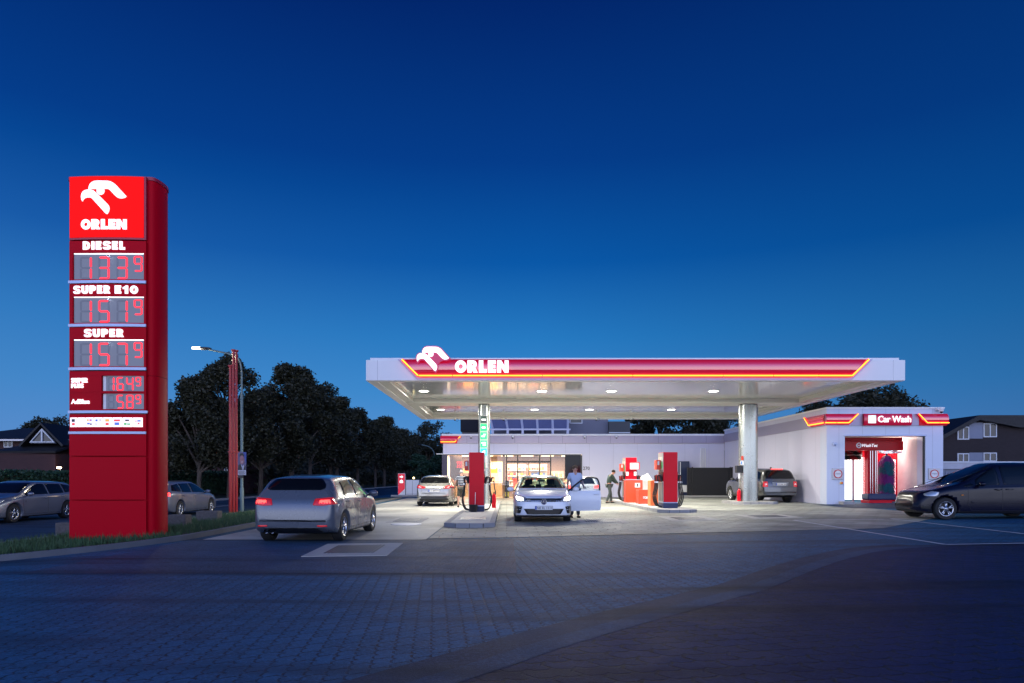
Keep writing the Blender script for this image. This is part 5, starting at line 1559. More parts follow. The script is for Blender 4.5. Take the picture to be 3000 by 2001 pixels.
def build_car(name, label, cat, S, group=None):
    """local frame: forward +x, left +y, wheels on z = 0"""
    t = thing(name, label, cat, (0, 0, 0), group=group)
    vs, fs = car_body_mesh(S)
    b = MB(); b.add(vs, fs, True)
    tmp = obj('body', b, S['paint'], None, world=False)
    r = S['r']; cut = MB()
    for wxp in S['wheels']:
        for s in (-1, 1):
            y0, y1 = sorted((s * (S['hw'] - .34), s * (S['hw'] + .3)))
            cut.lathe([(.001, y0), (r + .055, y0), (r + .055, y1), (.001, y1)], (wxp, 0, r + .0), 'y', 40, smooth=True)
    co = obj('cutter', cut, M_trim, None, world=False)
    md = tmp.modifiers.new('b', 'BOOLEAN'); md.operation = 'DIFFERENCE'; md.object = co; md.solver = 'EXACT'
    me = eval_obj(tmp)
    if len(me.polygons) < 500: print('boolean failed', name); me = tmp.data.copy()
    bpy.data.objects.remove(co); bpy.data.objects.remove(tmp)
    me.name = 'body'
    if len(me.materials) < 2: me.materials.append(M_trim)
    bm0 = bmesh.new(); bm0.from_mesh(me); bvh = BVHTree.FromBMesh(bm0)
    # openings
    holes = []
    if S.get('see'):
        holes = [('F', shrink(rounded(S['windscreen'], .06), .045), 1), ('B', shrink(rounded(S['rearscreen'], .06), .045), -1)]
        for w in S['sidewin']: holes += [('L', shrink(w, .05), 0), ('R', shrink(w, .05), 0)]
        if S.get('door_hole'): holes.append(('L', S['door_hole'], 0))
        kill = []
        for f in bm0.faces:
            c = f.calc_center_median(); nrm = f.normal
            for ax, poly, sg in holes:
                if ax == 'F' and nrm.x > .05 and c.x > 0 and c.z > .6 and pin(c.y, c.z, poly): kill.append(f); break
                if ax == 'B' and nrm.x < -.05 and c.x < 0 and c.z > .6 and pin(c.y, c.z, poly): kill.append(f); break
                if ax == 'L' and nrm.y > .1 and c.y > .3 and pin(c.x, c.z, poly): kill.append(f); break
                if ax == 'R' and nrm.y < -.1 and c.y < -.3 and pin(c.x, c.z, poly): kill.append(f); break
        bmesh.ops.delete(bm0, geom=kill, context='FACES')
    bm0.to_mesh(me); bm0.free()
    for p in me.polygons:
        # lower valance and arch lining stay black
        if p.center.z < S.get('sill', .24) and p.normal.z < .3 : p.material_index = min(1, len(me.materials) - 1)
    body = bpy.data.objects.new('body', me); link(body); body.parent = t
    G = S.get('glass', M_glassdark)
    def framewin(nm, poly, ax, rn=.05):
        if S.get('see'):
            outer = rounded(poly, rn)
            o = patch(nm, bvh, poly, ax, .012, glass('car_glass', (.62, .80, .70), .02, .04), t, 0, rnd=rn)
            ring_in = shrink(outer, .055)
            # opaque border ring, as its own strip
            bm = bmesh.new(); L = len(outer); vo = []; vi = []
            def proj(p):
                u, w = p
                oo, d = {'F': ((5, u, w), (-1, 0, 0)), 'B': ((-5, u, w), (1, 0, 0)), 'L': ((u, 3, w), (0, -1, 0)), 'R': ((u, -3, w), (0, 1, 0))}[ax]
                h, nn, i, ds = bvh.ray_cast(Vector(oo), Vector(d))
                if h is None: h, nn, i, ds = bvh.find_nearest(Vector({'F': (1, u, w), 'B': (-1.7, u, w), 'L': (u, .8, w), 'R': (u, -.8, w)}[ax]))
                return h + (nn if nn.dot(Vector(d)) < 0 else -nn) * .008
            vo = [bm.verts.new(proj(p)) for p in outer]; vi = [bm.verts.new(proj(p)) for p in ring_in]
            for k in range(L):
                try: bm.faces.new((vo[k], vo[(k + 1) % L], vi[(k + 1) % L], vi[k]))
                except Exception: pass
            m2 = bpy.data.meshes.new('window_seal'); bm.to_mesh(m2); bm.free(); m2.materials.append(M_trim)
            so = bpy.data.objects.new('window_seal', m2); link(so); so.parent = o
            return o
        o = patch(nm, bvh, poly, ax, .006, G, t, .003, rnd=rn)
        return o
    framewin('windscreen', S['windscreen'], 'F'); framewin('rear_window', S['rearscreen'], 'B')
    for w in S['sidewin']:
        framewin('side_window', w, 'L', .03); framewin('side_window', w, 'R', .03)
    for sd in 'LR':
        if S.get('dlo') and not S.get('see'):
            patch('window_surround', bvh, S['dlo'], sd, .003, S.get('dlo_mat', M_trim), t, .002, rnd=.05)
        for ln in S.get('seams', []):
            for i in range(len(ln) - 1):
                a, c = Vector(ln[i]), Vector(ln[i + 1]); d = (c - a).normalized(); n = Vector((-d.y, d.x)) * .004
                if sd == 'L' and S.get('door_hole'): continue
                patch('door_seam', bvh, [tuple(a - n), tuple(c - n), tuple(c + n), tuple(a + n)], sd, .001, M_seam, t, .001)
        for hx, hz in S.get('handles', []):
            if sd == 'L' and S.get('door_hole'): continue
            patch('door_handle', bvh, [(hx - .09, hz - .014), (hx + .09, hz - .014), (hx + .09, hz + .014), (hx - .09, hz + .014)], sd, .02, S['paint'], t, .02, rnd=.01)
        if S.get('sill_poly'): patch('side_sill', bvh, S['sill_poly'], sd, .006, M_trim, t, .006)
    for nm, poly, ax, m, both in S.get('patches', []):
        patch(nm, bvh, poly, ax, .008, m, t, .006, rnd=.02)
        if both:
            if ax in 'FB': patch(nm, bvh, mir(poly), ax, .008, m, t, .006, rnd=.02)
            elif ax == 'L': patch(nm, bvh, poly, 'R', .008, m, t, .006, rnd=.02)
    for wxp in S['wheels']:
        for s in (-1, 1): wheel(t, wxp, s * (S['hw'] - .13), r, .21, M_rimm, S.get('spokes', 5))
    # mirrors
    mx, mz = S['mirror']
    for s in (-1, 1):
        if s == 1 and S.get('door_hole'): continue
        b = MB(); b.ball((mx, s * (S['hw'] + .10), mz), .11, 14, (.75, 1.05, .68)); o = obj('wing_mirror', b, S['paint'], t, world=False)
        b = MB(); b.tube([(mx, s * (S['hw'] - .12), mz - .06), (mx, s * (S['hw'] + .03), mz - .04)], .025, n=6); obj('mirror_arm', b, M_trim, o, world=False)
    for p in S.get('plates', []): plate(t, *p)
    return t, bvh, body


def hatch(L=4.25, W=1.79, H=1.46, **k):
    h = L / 2; q = H / 1.46
    S = dict(hw=W / 2, r=.315, wheels=(-h + .78, h - .86),
             top=[(-h, .66 * q), (-h + .04, .86 * q), (-h + .12, .98 * q), (-h + .34, 1.24 * q), (-h + .52, 1.385 * q), (-h + .75, 1.415 * q), (-h + 1.5, 1.455 * q), (-h + 2.15, 1.455 * q), (-h + 2.6, 1.39 * q), (-h + 3.05, 1.16 * q), (-h + 3.32, 1.01 * q), (-h + 3.6, .955 * q), (h - .3, .86 * q), (h - .12, .79 * q), (h - .02, .70 * q), (h, .60 * q)],
             belt=[(-h, .60 * q), (-h + .1, .92 * q), (-h + .5, .97 * q), (-h + 2.5, .93 * q), (-h + 3.4, .88 * q), (h - .4, .74 * q), (h, .54 * q)],
             width=[(-h, W / 2 - .20), (-h + .05, W / 2 - .12), (-h + .2, W / 2 - .05), (-h + .8, W / 2), (h - .9, W / 2), (h - .4, W / 2 - .05), (h - .15, W / 2 - .13), (h - .03, W / 2 - .24), (h, W / 2 - .34)],
             bottom=[(-h, .34), (-h + .2, .24), (-h + .6, .17), (h - .5, .16), (h - .1, .19), (h, .26)],
             windscreen=[(-.60 * W / 1.79, 1.385 * q), (.60 * W / 1.79, 1.385 * q), (.74 * W / 1.79, 1.03 * q), (-.74 * W / 1.79, 1.03 * q)],
             rearscreen=[(-.52, 1.345 * q), (.52, 1.345 * q), (.64, 1.03 * q), (-.64, 1.03 * q)],
             sidewin=[[(-.30, .97 * q), (-.30, 1.335 * q), (.10, 1.345 * q), (.42, 1.27 * q), (.92, 1.0 * q), (.9, .955 * q)], [(-1.36, 1.0 * q), (-1.2, 1.29 * q), (-.38, 1.335 * q), (-.38, .97 * q)]],
             seams=[[(.98, .95 * q), (1.0, .6), (.92, .28), (-.30, .28), (-.34, .95 * q)], [(-.34, .28), (-1.0, .28), (-1.1, .5), (-1.30, .7), (-1.34, .95 * q)]],
             handles=[(-.18, .84 * q), (-1.18, .86 * q)], mirror=(.78, 1.0 * q), sill=.22)
    S.update(k)
    return S


# --- the white hatchback facing the camera, driver's door open
P_white = paint('paint_white', (.82, .85, .90), .0, .22)
h = 4.25 / 2
M_grille = mat('grille_black', (.008, .008, .010), .3)
S = hatch(paint=P_white, see=True,
          door_hole=[(-.28, .30), (-.28, 1.33), (.08, 1.35), (.40, 1.28), (.92, 1.0), (.94, .34)],
          patches=[('grille', [(-.56, .655), (-.54, .735), (.54, .735), (.56, .655), (.50, .64), (-.50, .64)], 'F', M_grille, False),
                   ('grille_strip', [(-.53, .652), (.53, .652), (.53, .664), (-.53, .664)], 'F', M_chrome, False),
                   ('headlight', [(.50, .66), (.53, .76), (.70, .82), (.845, .84), (.835, .70), (.76, .64), (.58, .63)], 'F', M_head, True),
                   ('headlight_beam', [(.60, .66), (.62, .76), (.82, .80), (.81, .70), (.74, .66)], 'F', M_head_on, True),
                   ('lower_intake', [(-.60, .43), (.60, .43), (.50, .27), (-.50, .27)], 'F', M_grille, False),
                   ('side_intake', [(.64, .50), (.845, .51), (.845, .29), (.70, .29)], 'F', M_grille, True),
                   ('intake_fin', [(.62, .455), (.80, .455), (.80, .47), (.62, .475)], 'F', P_white, True), ('intake_fin', [(.64, .395), (.80, .395), (.80, .41), (.64, .415)], 'F', P_white, True),
                   ('splitter', [(-.80, .215), (.80, .215), (.80, .235), (-.80, .235)], 'F', M_grille, False),
                   ('tail_light', [(.50, .84), (.52, .97), (.80, .98), (.84, .85)], 'B', M_tail, True)],
          plates=[(h + .012, 0, .455, 1, True, 'NE EL 1111')])
golf, gb, gbody = build_car('hatchback_car', 'white hatchback facing the camera with headlights on and its driver door open', 'car', S)
# badge (ring with two stacked chevrons)
b = MB(); rr = .085; zc_ = .665
gm = lambda u, v, q: (h - .005 + q, u, v - .03)
b.prism([[(rr * math.cos(a), zc_ + rr * math.sin(a)) for a in np.linspace(0, 2 * math.pi, 29)[:-1]], [((rr - .012) * math.cos(a), zc_ + (rr - .012) * math.sin(a)) for a in np.linspace(0, 2 * math.pi, 29)[:-1]]], gm, 0, .03)
def stroke(b, a, c, w, mp, q0, q1):
    a = Vector(a); c = Vector(c); d = (c - a).normalized(); n = Vector((-d.y, d.x)) * w / 2
    b.prism([tuple(a - n), tuple(c - n), tuple(c + n), tuple(a + n)], mp, q0, q1)
for pa, pc in (((-.04, .765), (0, .705)), ((0, .705), (.04, .765)), ((-.07, .73), (-.032, .63)), ((-.032, .63), (0, .69)), ((0, .69), (.032, .63)), ((.032, .63), (.07, .73))): stroke(b, pa, pc, .013, gm, .008, .03)
obj('front_badge', b, M_chrome, golf, world=False)
b = MB(); b.prism([((rr - .013) * math.cos(a), zc_ + (rr - .013) * math.sin(a)) for a in np.linspace(0, 2 * math.pi, 29)[:-1]], gm, 0, .008); obj('badge_disc', b, mat('badge_blue', (.015, .02, .12), .2), golf, world=False)
obj('grille_lettering', text_mb('GTI', -.50, -.40, .678, .71, 0, .004, .01, mapf=lambda u, v, q: (h - .005 + q, u, v)), M_chrome, golf, world=False)
# interior
M_seat = mat('seat_fabric', (.02, .022, .02), .8)
b = MB(); b.box(-1.5, 1.0, -.72, .72, .3, .34); b.box(.75, 1.15, -.70, .70, .35, .92); obj('dashboard', b, M_seat, golf, world=False, bev=.03)
for s in (-.37, .37):
    b = MB(); b.box(-.35, .2, s - .25, s + .25, .42, .58); b.add([(-.35, s - .25, .5), (-.35, s + .25, .5), (-.62, s + .22, 1.1), (-.62, s - .22, 1.1), (-.22, s - .25, .5), (-.22, s + .25, .5), (-.50, s + .20, 1.12), (-.50, s - .20, 1.12)], [(0, 1, 2, 3), (4, 7, 6, 5), (3, 2, 6, 7), (0, 3, 7, 4), (1, 5, 6, 2)])
    b.box(-.62, -.50, s - .13, s + .13, 1.14, 1.32); obj('front_seat', b, M_seat, golf, world=False, bev=.03)
b = MB(); b.box(-1.3, -1.15, -.6, .6, .5, 1.0)
for s in (-.4, 0, .4): b.box(-1.3, -1.2, s - .1, s + .1, 1.0, 1.14)
obj('rear_bench', b, M_seat, golf, world=False, bev=.03)
b = MB(); b.tube([(.62 - .07 * math.sin(a), .37 + .18 * math.cos(a), .92 + .17 * math.sin(a)) for a in np.linspace(0, 2 * math.pi, 20)], .016, n=8, caps=False); obj('steering_wheel', b, M_black, golf, world=False)
b = MB(); b.box(.46, .50, -.12, .12, 1.24, 1.31); obj('interior_mirror', b, M_black, golf, world=False, bev=.01)
b = MB(); b.box(-.33, .96, .60, .70, .2, .3); b.box(.93, .97, .55, .86, .3, .95); b.box(-.36, -.30, .55, .85, .3, 1.0); obj('door_frame', b, M_trim, golf, world=False)
# open door: built closed against the body then swung about its hinge
bm = bmesh.new()
hx_, hy_ = .92, .865
door_poly = [(-.29, .31), (-.32, .93), (.93, .93), (.95, .34), (.86, .30)]
dr = MB()
def dyy(x, z): return .895 - .035 * abs((z - .6) / .33) ** 2.2
nn_ = 10; vs = []
for i in range(nn_ + 1):
    z = .30 + .65 * i / nn_
    for k in range(nn_ + 1):
        x = -.30 + 1.23 * k / nn_; vs.append((x, dyy(x, z), z))
o0_ = len(vs); vs += [(v[0], v[1] - .09, v[2]) for v in vs[:o0_]]
fs = []
for i in range(nn_):
    for k in range(nn_):
        a = i * (nn_ + 1) + k; fs.append((a, a + 1, a + nn_ + 2, a + nn_ + 1)); fs.append((o0_ + a, o0_ + a + nn_ + 1, o0_ + a + nn_ + 2, o0_ + a + 1))
for k in range(nn_):
    fs.append((k, o0_ + k, o0_ + k + 1, k + 1)); a = nn_ * (nn_ + 1) + k; fs.append((a, a + 1, o0_ + a + 1, o0_ + a))
    a = k * (nn_ + 1); c = a + nn_ + 1; fs.append((a, c, o0_ + c, o0_ + a)); a += nn_; c += nn_; fs.append((a, o0_ + a, o0_ + c, c))
Md = Matrix.Translation((hx_, hy_, 0)) @ Matrix.Rotation(R(-62), 4, 'Z') @ Matrix.Translation((-hx_, -hy_, 0))
def dmb(mb): mb.v = [tuple(Md @ Vector(v)) for v in mb.v]; return mb
dr.add(vs, fs, True)
door = obj('door', dmb(dr), P_white, golf, world=False)
fr = cr([(-.28, .855, .95), (-.30, .80, 1.15), (-.28, .71, 1.33), (-.05, .69, 1.375), (.20, .70, 1.34), (.50, .75, 1.20), (.91, .845, .96)], 5)
b = MB(); b.tube(fr, .028, n=8); obj('window_frame', dmb(b), M_trim, door, world=False)
b = MB(); P_ = [(v.x, v.y, v.z) for v in fr]; b.add(P_ , [tuple(range(len(P_)))]); obj('door_window', dmb(b), glass('door_glass', (.6, .72, .8), .02, .1), door, world=False)
b = MB(); b.box(-.2, -.02, .89, .925, .81, .84); obj('door_handle', dmb(b), P_white, door, world=False, bev=.01)
b = MB(); b.ball((.74, .99, 1.0), .12, 14, (.7, 1.1, .62)); b.tube([(.76, .86, .95), (.75, .95, .96)], .03, n=6); obj('wing_mirror', dmb(b), P_white, door, world=False)
golf.location = (1.12, 20.5 + h, gz(1.1)); golf.rotation_euler = (0, 0, R(-90))
for s in (-1, 1):
    lo = bpy.data.lights.new('headlamp', 'SPOT'); lo.energy = 6; lo.spot_size = R(70); lo.spot_blend = .8; lo.shadow_soft_size = .06; lo.color = (1, .97, .9)
    l2 = bpy.data.objects.new('headlamp', lo); link(l2); l2.parent = golf; l2.location = (h + .06, s * .72, .72); l2.rotation_euler = (R(84), 0, R(-90))

# --- grey compact at the left pump, seen from behind
P_grey = paint('paint_warm_grey', (.34, .33, .31), .7, .25)
S = hatch(4.3, 1.80, 1.52, paint=P_grey, r=.33,
          patches=[('tail_light', [(.38, .93), (.60, .99), (.86, 1.04), (.88, .90), (.70, .87), (.48, .86)], 'B', M_tail, True),
                   ('reverse_lamp', [(.60, .93), (.74, .97), (.74, .92), (.62, .90)], 'B', mat('reverse_lamp', (.7, .7, .72), .1, emis=(1, .9, .9), es=.5), True),
                   ('bumper_insert', [(-.72, .30), (-.60, .47), (.60, .47), (.72, .30)], 'B', M_trim, False),
                   ('tailgate_crease', [(-.55, .64), (.55, .64), (.55, .655), (-.55, .655)], 'B', M_seam, False)],
          rearscreen=[(-.56, 1.40), (.56, 1.40), (.70, 1.24), (.66, 1.13), (-.66, 1.13), (-.70, 1.24)],
          plates=[(-2.165, 0, .76, 1, False, 'NE MM4444')])
nis, nb, _ = build_car('compact_car', 'warm grey compact car seen from behind at the left pump', 'car', S)
b = MB(); b.lathe([(.045, -.05), (.045, .05), (.038, .05), (.038, -.05)], (-2.15, -.45 * -1, .28), 'x', 14); obj('exhaust_tip', b, M_chrome, nis, world=False)
b = MB(); b.tube([(-1.93, .06, 1.16), (-1.88, -.22, 1.21)], .012, n=6); obj('rear_wiper', b, M_black, nis, world=False)
b = MB(); b.lathe([(.05, 0), (.05, -.012), (.04, -.012), (.04, 0)], (-2.085, 0, .98), 'x', 20); obj('rear_badge', b, M_chrome, nis, world=False)
b = MB(); b.tube([(-1.3, 0, 1.49), (-1.42, 0, 1.62)], .008, n=5); obj('aerial', b, M_black, nis, world=False)
nis.location = (-3.47, 32.7 + 2.15, 0); nis.rotation_euler = (0, 0, R(90))

# --- silver car leaving the lane at the left, tail lamps lit
P_silver = paint('paint_silver', (.12, .135, .165), .25, .28)
S = hatch(4.35, 1.80, 1.45, paint=P_silver,
          patches=[('tail_light', [(.42, .80), (.46, .93), (.80, .96), (.86, .82), (.62, .79)], 'B', M_tail, True), ('brake_lamp', [(.55, .83), (.56, .90), (.76, .91), (.78, .84)], 'B', M_tail_on, True),
                   ('reflector', [(.52, .36), (.72, .36), (.72, .39), (.52, .39)], 'B', M_tail, True), ('valance', [(-.6, .24), (.6, .24), (.5, .33), (-.5, .33)], 'B', M_trim, False)],
          plates=[(-2.155, 0, .56, 1, False, '')], r=.32, rearscreen=[(-.50, 1.345), (.50, 1.345), (.62, 1.20), (.60, 1.11), (-.60, 1.11), (-.62, 1.20)])
sil, sb, _ = build_car('silver_car', 'silver hatchback seen from behind on the left lane with its tail lamps glowing', 'car', S)
b = MB(); b.lathe([(.05, -.06), (.05, .05), (.042, .05), (.042, -.06)], (-2.12, .42, .27), 'x', 14); b.lathe([(.05, -.06), (.05, .05), (.042, .05), (.042, -.06)], (-2.12, .54, .27), 'x', 14); obj('exhaust_tip', b, M_chrome, sil, world=False)
b = MB(); b.lathe([(.055, 0), (.055, -.012), (.045, -.012), (.045, 0)], (-2.10, 0, .84), 'x', 20); obj('rear_badge', b, M_chrome, sil, world=False)
sil.location = (-4.35, 14.1 + 2.17, 0); sil.rotation_euler = (0, 0, R(88))

# --- white saloon behind the open door
P_white2 = paint('paint_white_two', (.62, .60, .62), .1, .25)
S = hatch(4.3, 1.80, 1.45, paint=P_white2, patches=[('tail_light', [(.56, .78), (.58, .93), (.82, .95), (.86, .80)], 'B', M_tail_on, True)], plates=[(-2.13, 0, .80, 1, False, 'N LK 637')])
aud, ab, _ = build_car('white_car', 'white car seen from behind with glowing tail lamps beyond the open door', 'car', S)
aud.location = (4.05, 36.2 + 2.15, gz(4)); aud.rotation_euler = (0, 0, R(91))

# --- large dark grey off-roader
P_suv = paint('paint_graphite', (.10, .105, .115), .7, .22)
W, H, L = 1.86, 1.76, 4.7; hh = L / 2
S = dict(hw=W / 2, r=.375, wheels=(-hh + .95, hh - .85), paint=P_suv, tumble=.28,
         top=[(-hh, .62), (-hh + .03, .92), (-hh + .09, 1.10), (-hh + .22, 1.42), (-hh + .36, 1.64), (-hh + .6, 1.70), (-hh + 1.6, 1.75), (-hh + 2.5, 1.73), (-hh + 2.85, 1.64), (-hh + 3.25, 1.34), (-hh + 3.45, 1.20), (-hh + 3.7, 1.15), (hh - .25, 1.07), (hh - .08, .95), (hh, .7)],
         belt=[(-hh, .58), (-hh + .08, 1.04), (-hh + .4, 1.12), (-hh + 3.3, 1.08), (hh - .3, .95), (hh, .6)],
         width=[(-hh, W / 2 - .12), (-hh + .1, W / 2 - .05), (-hh + .5, W / 2), (hh - .6, W / 2), (hh - .15, W / 2 - .08), (hh, W / 2 - .22)],
         bottom=[(-hh, .40), (-hh + .3, .34), (-hh + .8, .26), (hh - .8, .26), (hh - .2, .34), (hh, .40)],
         windscreen=[(-.64, 1.62), (.64, 1.62), (.76, 1.24), (-.76, 1.24)], rearscreen=[(-.60, 1.60), (.60, 1.60), (.74, 1.36), (.72, 1.20), (-.72, 1.20), (-.74, 1.36)],
         sidewin=[[(-.05, 1.13), (-.05, 1.58), (.35, 1.58), (.55, 1.50), (1.0, 1.20), (1.0, 1.13)], [(-1.05, 1.15), (-1.05, 1.58), (-.14, 1.58), (-.14, 1.13)], [(-1.95, 1.19), (-1.85, 1.53), (-1.15, 1.58), (-1.15, 1.15)]],
         seams=[[(1.05, 1.1), (1.05, .4), (-.08, .4), (-.10, 1.1)], [(-.10, .4), (-.8, .4), (-1.1, .75), (-1.12, 1.1)]], handles=[(.08, 1.0), (-.95, 1.0)], mirror=(.9, 1.18), sill=.36, spokes=7,
         patches=[('tail_light', [(.66, .80), (.66, 1.06), (.86, 1.06), (.88, .80)], 'B', M_tail, True), ('reverse_lamp', [(.70, .88), (.70, .99), (.80, .99), (.80, .88)], 'B', MATS['reverse_lamp'], True),
                  ('brake_bar', [(-.3, 1.655), (.3, 1.655), (.3, 1.67), (-.3, 1.67)], 'B', M_tail_on, False),
                  ('tailgate_seam', [(-.62, .795), (.62, .795), (.62, .803), (-.62, .803)], 'B', M_seam, False), ('plate_recess', [(-.38, .83), (.38, .83), (.42, 1.02), (-.42, 1.02)], 'B', mat('recess_grey', (.2, .22, .25), .3, metal=.5), False)],
         plates=[(-hh - .01, -.0, .93, 1, False, 'GG:AA 00')])
suv, sb2, _ = build_car('offroad_car', 'dark grey off-roader behind the thick column seen from behind', 'car', S)
b = MB(); b.ball((-1.3, 0, 1.75), .06, 10, (1.5, .5, .8)); obj('roof_fin', b, M_black, suv, world=False)
suv.location = (13.35 - .1, 33.5 + hh, gz(13.4)); suv.rotation_euler = (0, 0, R(95.5))

# --- dark people carrier entering from the right
P_van = mat('paint_dark_blue', (.004, .005, .018), .2, spec=.35, var=.02)
W, H, L = 1.80, 1.72, 4.75; hh = L / 2
S = dict(hw=W / 2, r=.33, wheels=(-hh + .95, hh - .76), paint=P_van, tumble=.33,
         top=[(-hh, .66), (-hh + .04, .95), (-hh + .15, 1.25), (-hh + .35, 1.56), (-hh + .6, 1.65), (-hh + 1.6, 1.71), (-hh + 2.3, 1.69), (-hh + 2.50, 1.62), (-hh + 3.05, 1.36), (-hh + 3.52, 1.09), (hh - .9, 1.0), (hh - .5, .90), (hh - .2, .83), (hh - .05, .70), (hh, .52)],
         belt=[(-hh, .6), (-hh + .15, 1.02), (-hh + .6, 1.04), (-hh + 2.6, .99), (-hh + 3.6, .93), (hh - .4, .78), (hh, .46)],
         width=[(-hh, W / 2 - .16), (-hh + .2, W / 2 - .05), (-hh + .8, W / 2), (hh - .9, W / 2), (hh - .45, W / 2 - .06), (hh - .15, W / 2 - .18), (hh, W / 2 - .40)],
         bottom=[(-hh, .36), (-hh + .3, .24), (-hh + .8, .18), (hh - .5, .18), (hh - .1, .22), (hh, .30)],
         windscreen=[(-.62, 1.57), (.62, 1.57), (.74, 1.13), (-.74, 1.13)], rearscreen=[(-.6, 1.55), (.6, 1.55), (.7, 1.1), (-.7, 1.1)],
         sidewin=[[(.80, 1.0), (.84, 1.07), (1.08, 1.01), (1.06, .97)], [(.05, 1.04), (.05, 1.55), (.20, 1.51), (.72, 1.18), (.74, 1.02)], [(-1.05, 1.07), (-1.05, 1.57), (-.07, 1.57), (-.07, 1.04)], [(-2.0, 1.09), (-1.85, 1.50), (-1.15, 1.56), (-1.15, 1.08)]],
         dlo=None,
         seams=[[(.98, .98), (1.0, .5), (.9, .28), (0, .28), (-.01, 1.0)], [(-.02, .28), (-1.0, .28), (-1.10, .5), (-1.10, 1.03)]], handles=[(.12, .90), (-.2, .90)], mirror=(.66, 1.06), sill=.26,
         patches=[('headlight', [(1.84, .70), (1.80, .82), (1.98, .84), (2.16, .76), (2.15, .70)], 'L', M_head, True), ('bumper_trim', [(1.95, .30), (1.95, .42), (2.22, .42), (2.24, .32)], 'L', M_trim, True), ('side_moulding', [(-1.0, .50), (-1.0, .56), (.90, .56), (.90, .50)], 'L', P_van, True),
                  ('indicator', [(1.12, .72), (1.12, .745), (1.20, .745), (1.20, .72)], 'L', mat('amber', (.8, .25, .02), .3), True),
                  ('tail_light', [(.66, .85), (.66, 1.2), (.84, 1.2), (.86, .85)], 'B', M_tail, True)],
         plates=[(hh - .03, 0, .45, 1, True, '')])
van, vb, _ = build_car('people_carrier', 'dark blue people carrier entering from the right edge with silver wheels', 'car', S)
van.location = (12.22 + hh, 20.95, gz(13)); van.rotation_euler = (0, 0, R(178.5))

# --- cars on the road behind the pylon
S = hatch(4.7, 1.82, 1.45, paint=paint('paint_silver_blue', (.16, .18, .24), .5, .3), r=.33, dlo=None,
          top=[(-2.35, .66), (-2.31, .9), (-2.2, 1.05), (-2.0, 1.30), (-1.75, 1.41), (-1.0, 1.45), (0, 1.46), (.35, 1.38), (.8, 1.16), (1.1, 1.0), (1.4, .94), (2.05, .83), (2.25, .74), (2.33, .6), (2.35, .5)],
          belt=[(-2.35, .6), (-2.2, .93), (-1.8, .98), (.2, .93), (1.2, .87), (1.95, .70), (2.35, .46)],
          width=[(-2.35, .71), (-2.3, .79), (-2.1, .86), (-1.5, .91), (1.4, .91), (1.9, .86), (2.2, .77), (2.32, .66), (2.35, .56)],
          bottom=[(-2.35, .34), (-2.1, .22), (-1.7, .17), (1.9, .16), (2.25, .19), (2.35, .26)], wheels=(-1.45, 1.42),
          windscreen=[(-.6, 1.38), (.6, 1.38), (.74, 1.03), (-.74, 1.03)], rearscreen=[(-.52, 1.34), (.52, 1.34), (.64, 1.06), (-.64, 1.06)],
          sidewin=[[(-.35, .97), (-.35, 1.345), (.0, 1.345), (.3, 1.25), (.85, 1.0), (.83, .96)], [(-1.25, .99), (-1.25, 1.33), (-.43, 1.345), (-.43, .97)], [(-2.0, 1.05), (-1.85, 1.27), (-1.33, 1.33), (-1.33, 1.0)]],
          patches=[('tail_light', [(.5, .84), (.52, .97), (.80, .98), (.84, .85)], 'B', M_tail_on, True), ('headlight', [(.50, .66), (.53, .76), (.70, .80), (.83, .80), (.80, .68)], 'F', M_head, True)],
          plates=[])
e1, _, _ = build_car('estate_car', 'silver estate car on the far lane left of the price pylon', 'car', S, 'silver cars on the road')
e1.location = (-18.1, 25.3, -.196); e1.rotation_euler = (0, 0, R(-90))
e2 = copy_tree(e1); e2['label'] = 'silver car on the near lane with its bonnet showing right of the price pylon'
e2.location = (-14.0, 28.9, -.196); e2.rotation_euler = (0, 0, R(90))
e3_ = copy_tree(e1); e3_['label'] = 'distant silver car on the road beyond the lamp post and red flagpoles'
e3_.location = (-13.8, 47, -.196); e3_.rotation_euler = (0, 0, R(90))
e4 = copy_tree(e1); e4['label'] = 'farthest silver car on the far lane under the row of trees'
e4.location = (-17.8, 60, -.196); e4.rotation_euler = (0, 0, R(-90))
# ================================================================== PEOPLE
def skin_mesh(name, pts, edges, rad, m, par, sub=2, root=0):
    me = bpy.data.meshes.new(name); me.from_pydata(pts, edges, []); me.materials.append(m)
    o = bpy.data.objects.new(name, me); link(o)
    o.modifiers.new('skin', 'SKIN').use_smooth_shade = True
    for i, r in enumerate(rad):
        me.skin_vertices[0].data[i].radius = r if isinstance(r, tuple) else (r, r)
    me.skin_vertices[0].data[root].use_root = True
    s = o.modifiers.new('sub', 'SUBSURF'); s.levels = sub; s.render_levels = sub
    dg = bpy.context.evaluated_depsgraph_get()
    m2 = bpy.data.meshes.new_from_object(o.evaluated_get(dg)); m2.name = name
    bpy.data.objects.remove(o)
    if not m2.materials: m2.materials.append(m)
    for p in m2.polygons: p.use_smooth = True
    r = bpy.data.objects.new(name, m2); link(r); r.parent = par
    return r

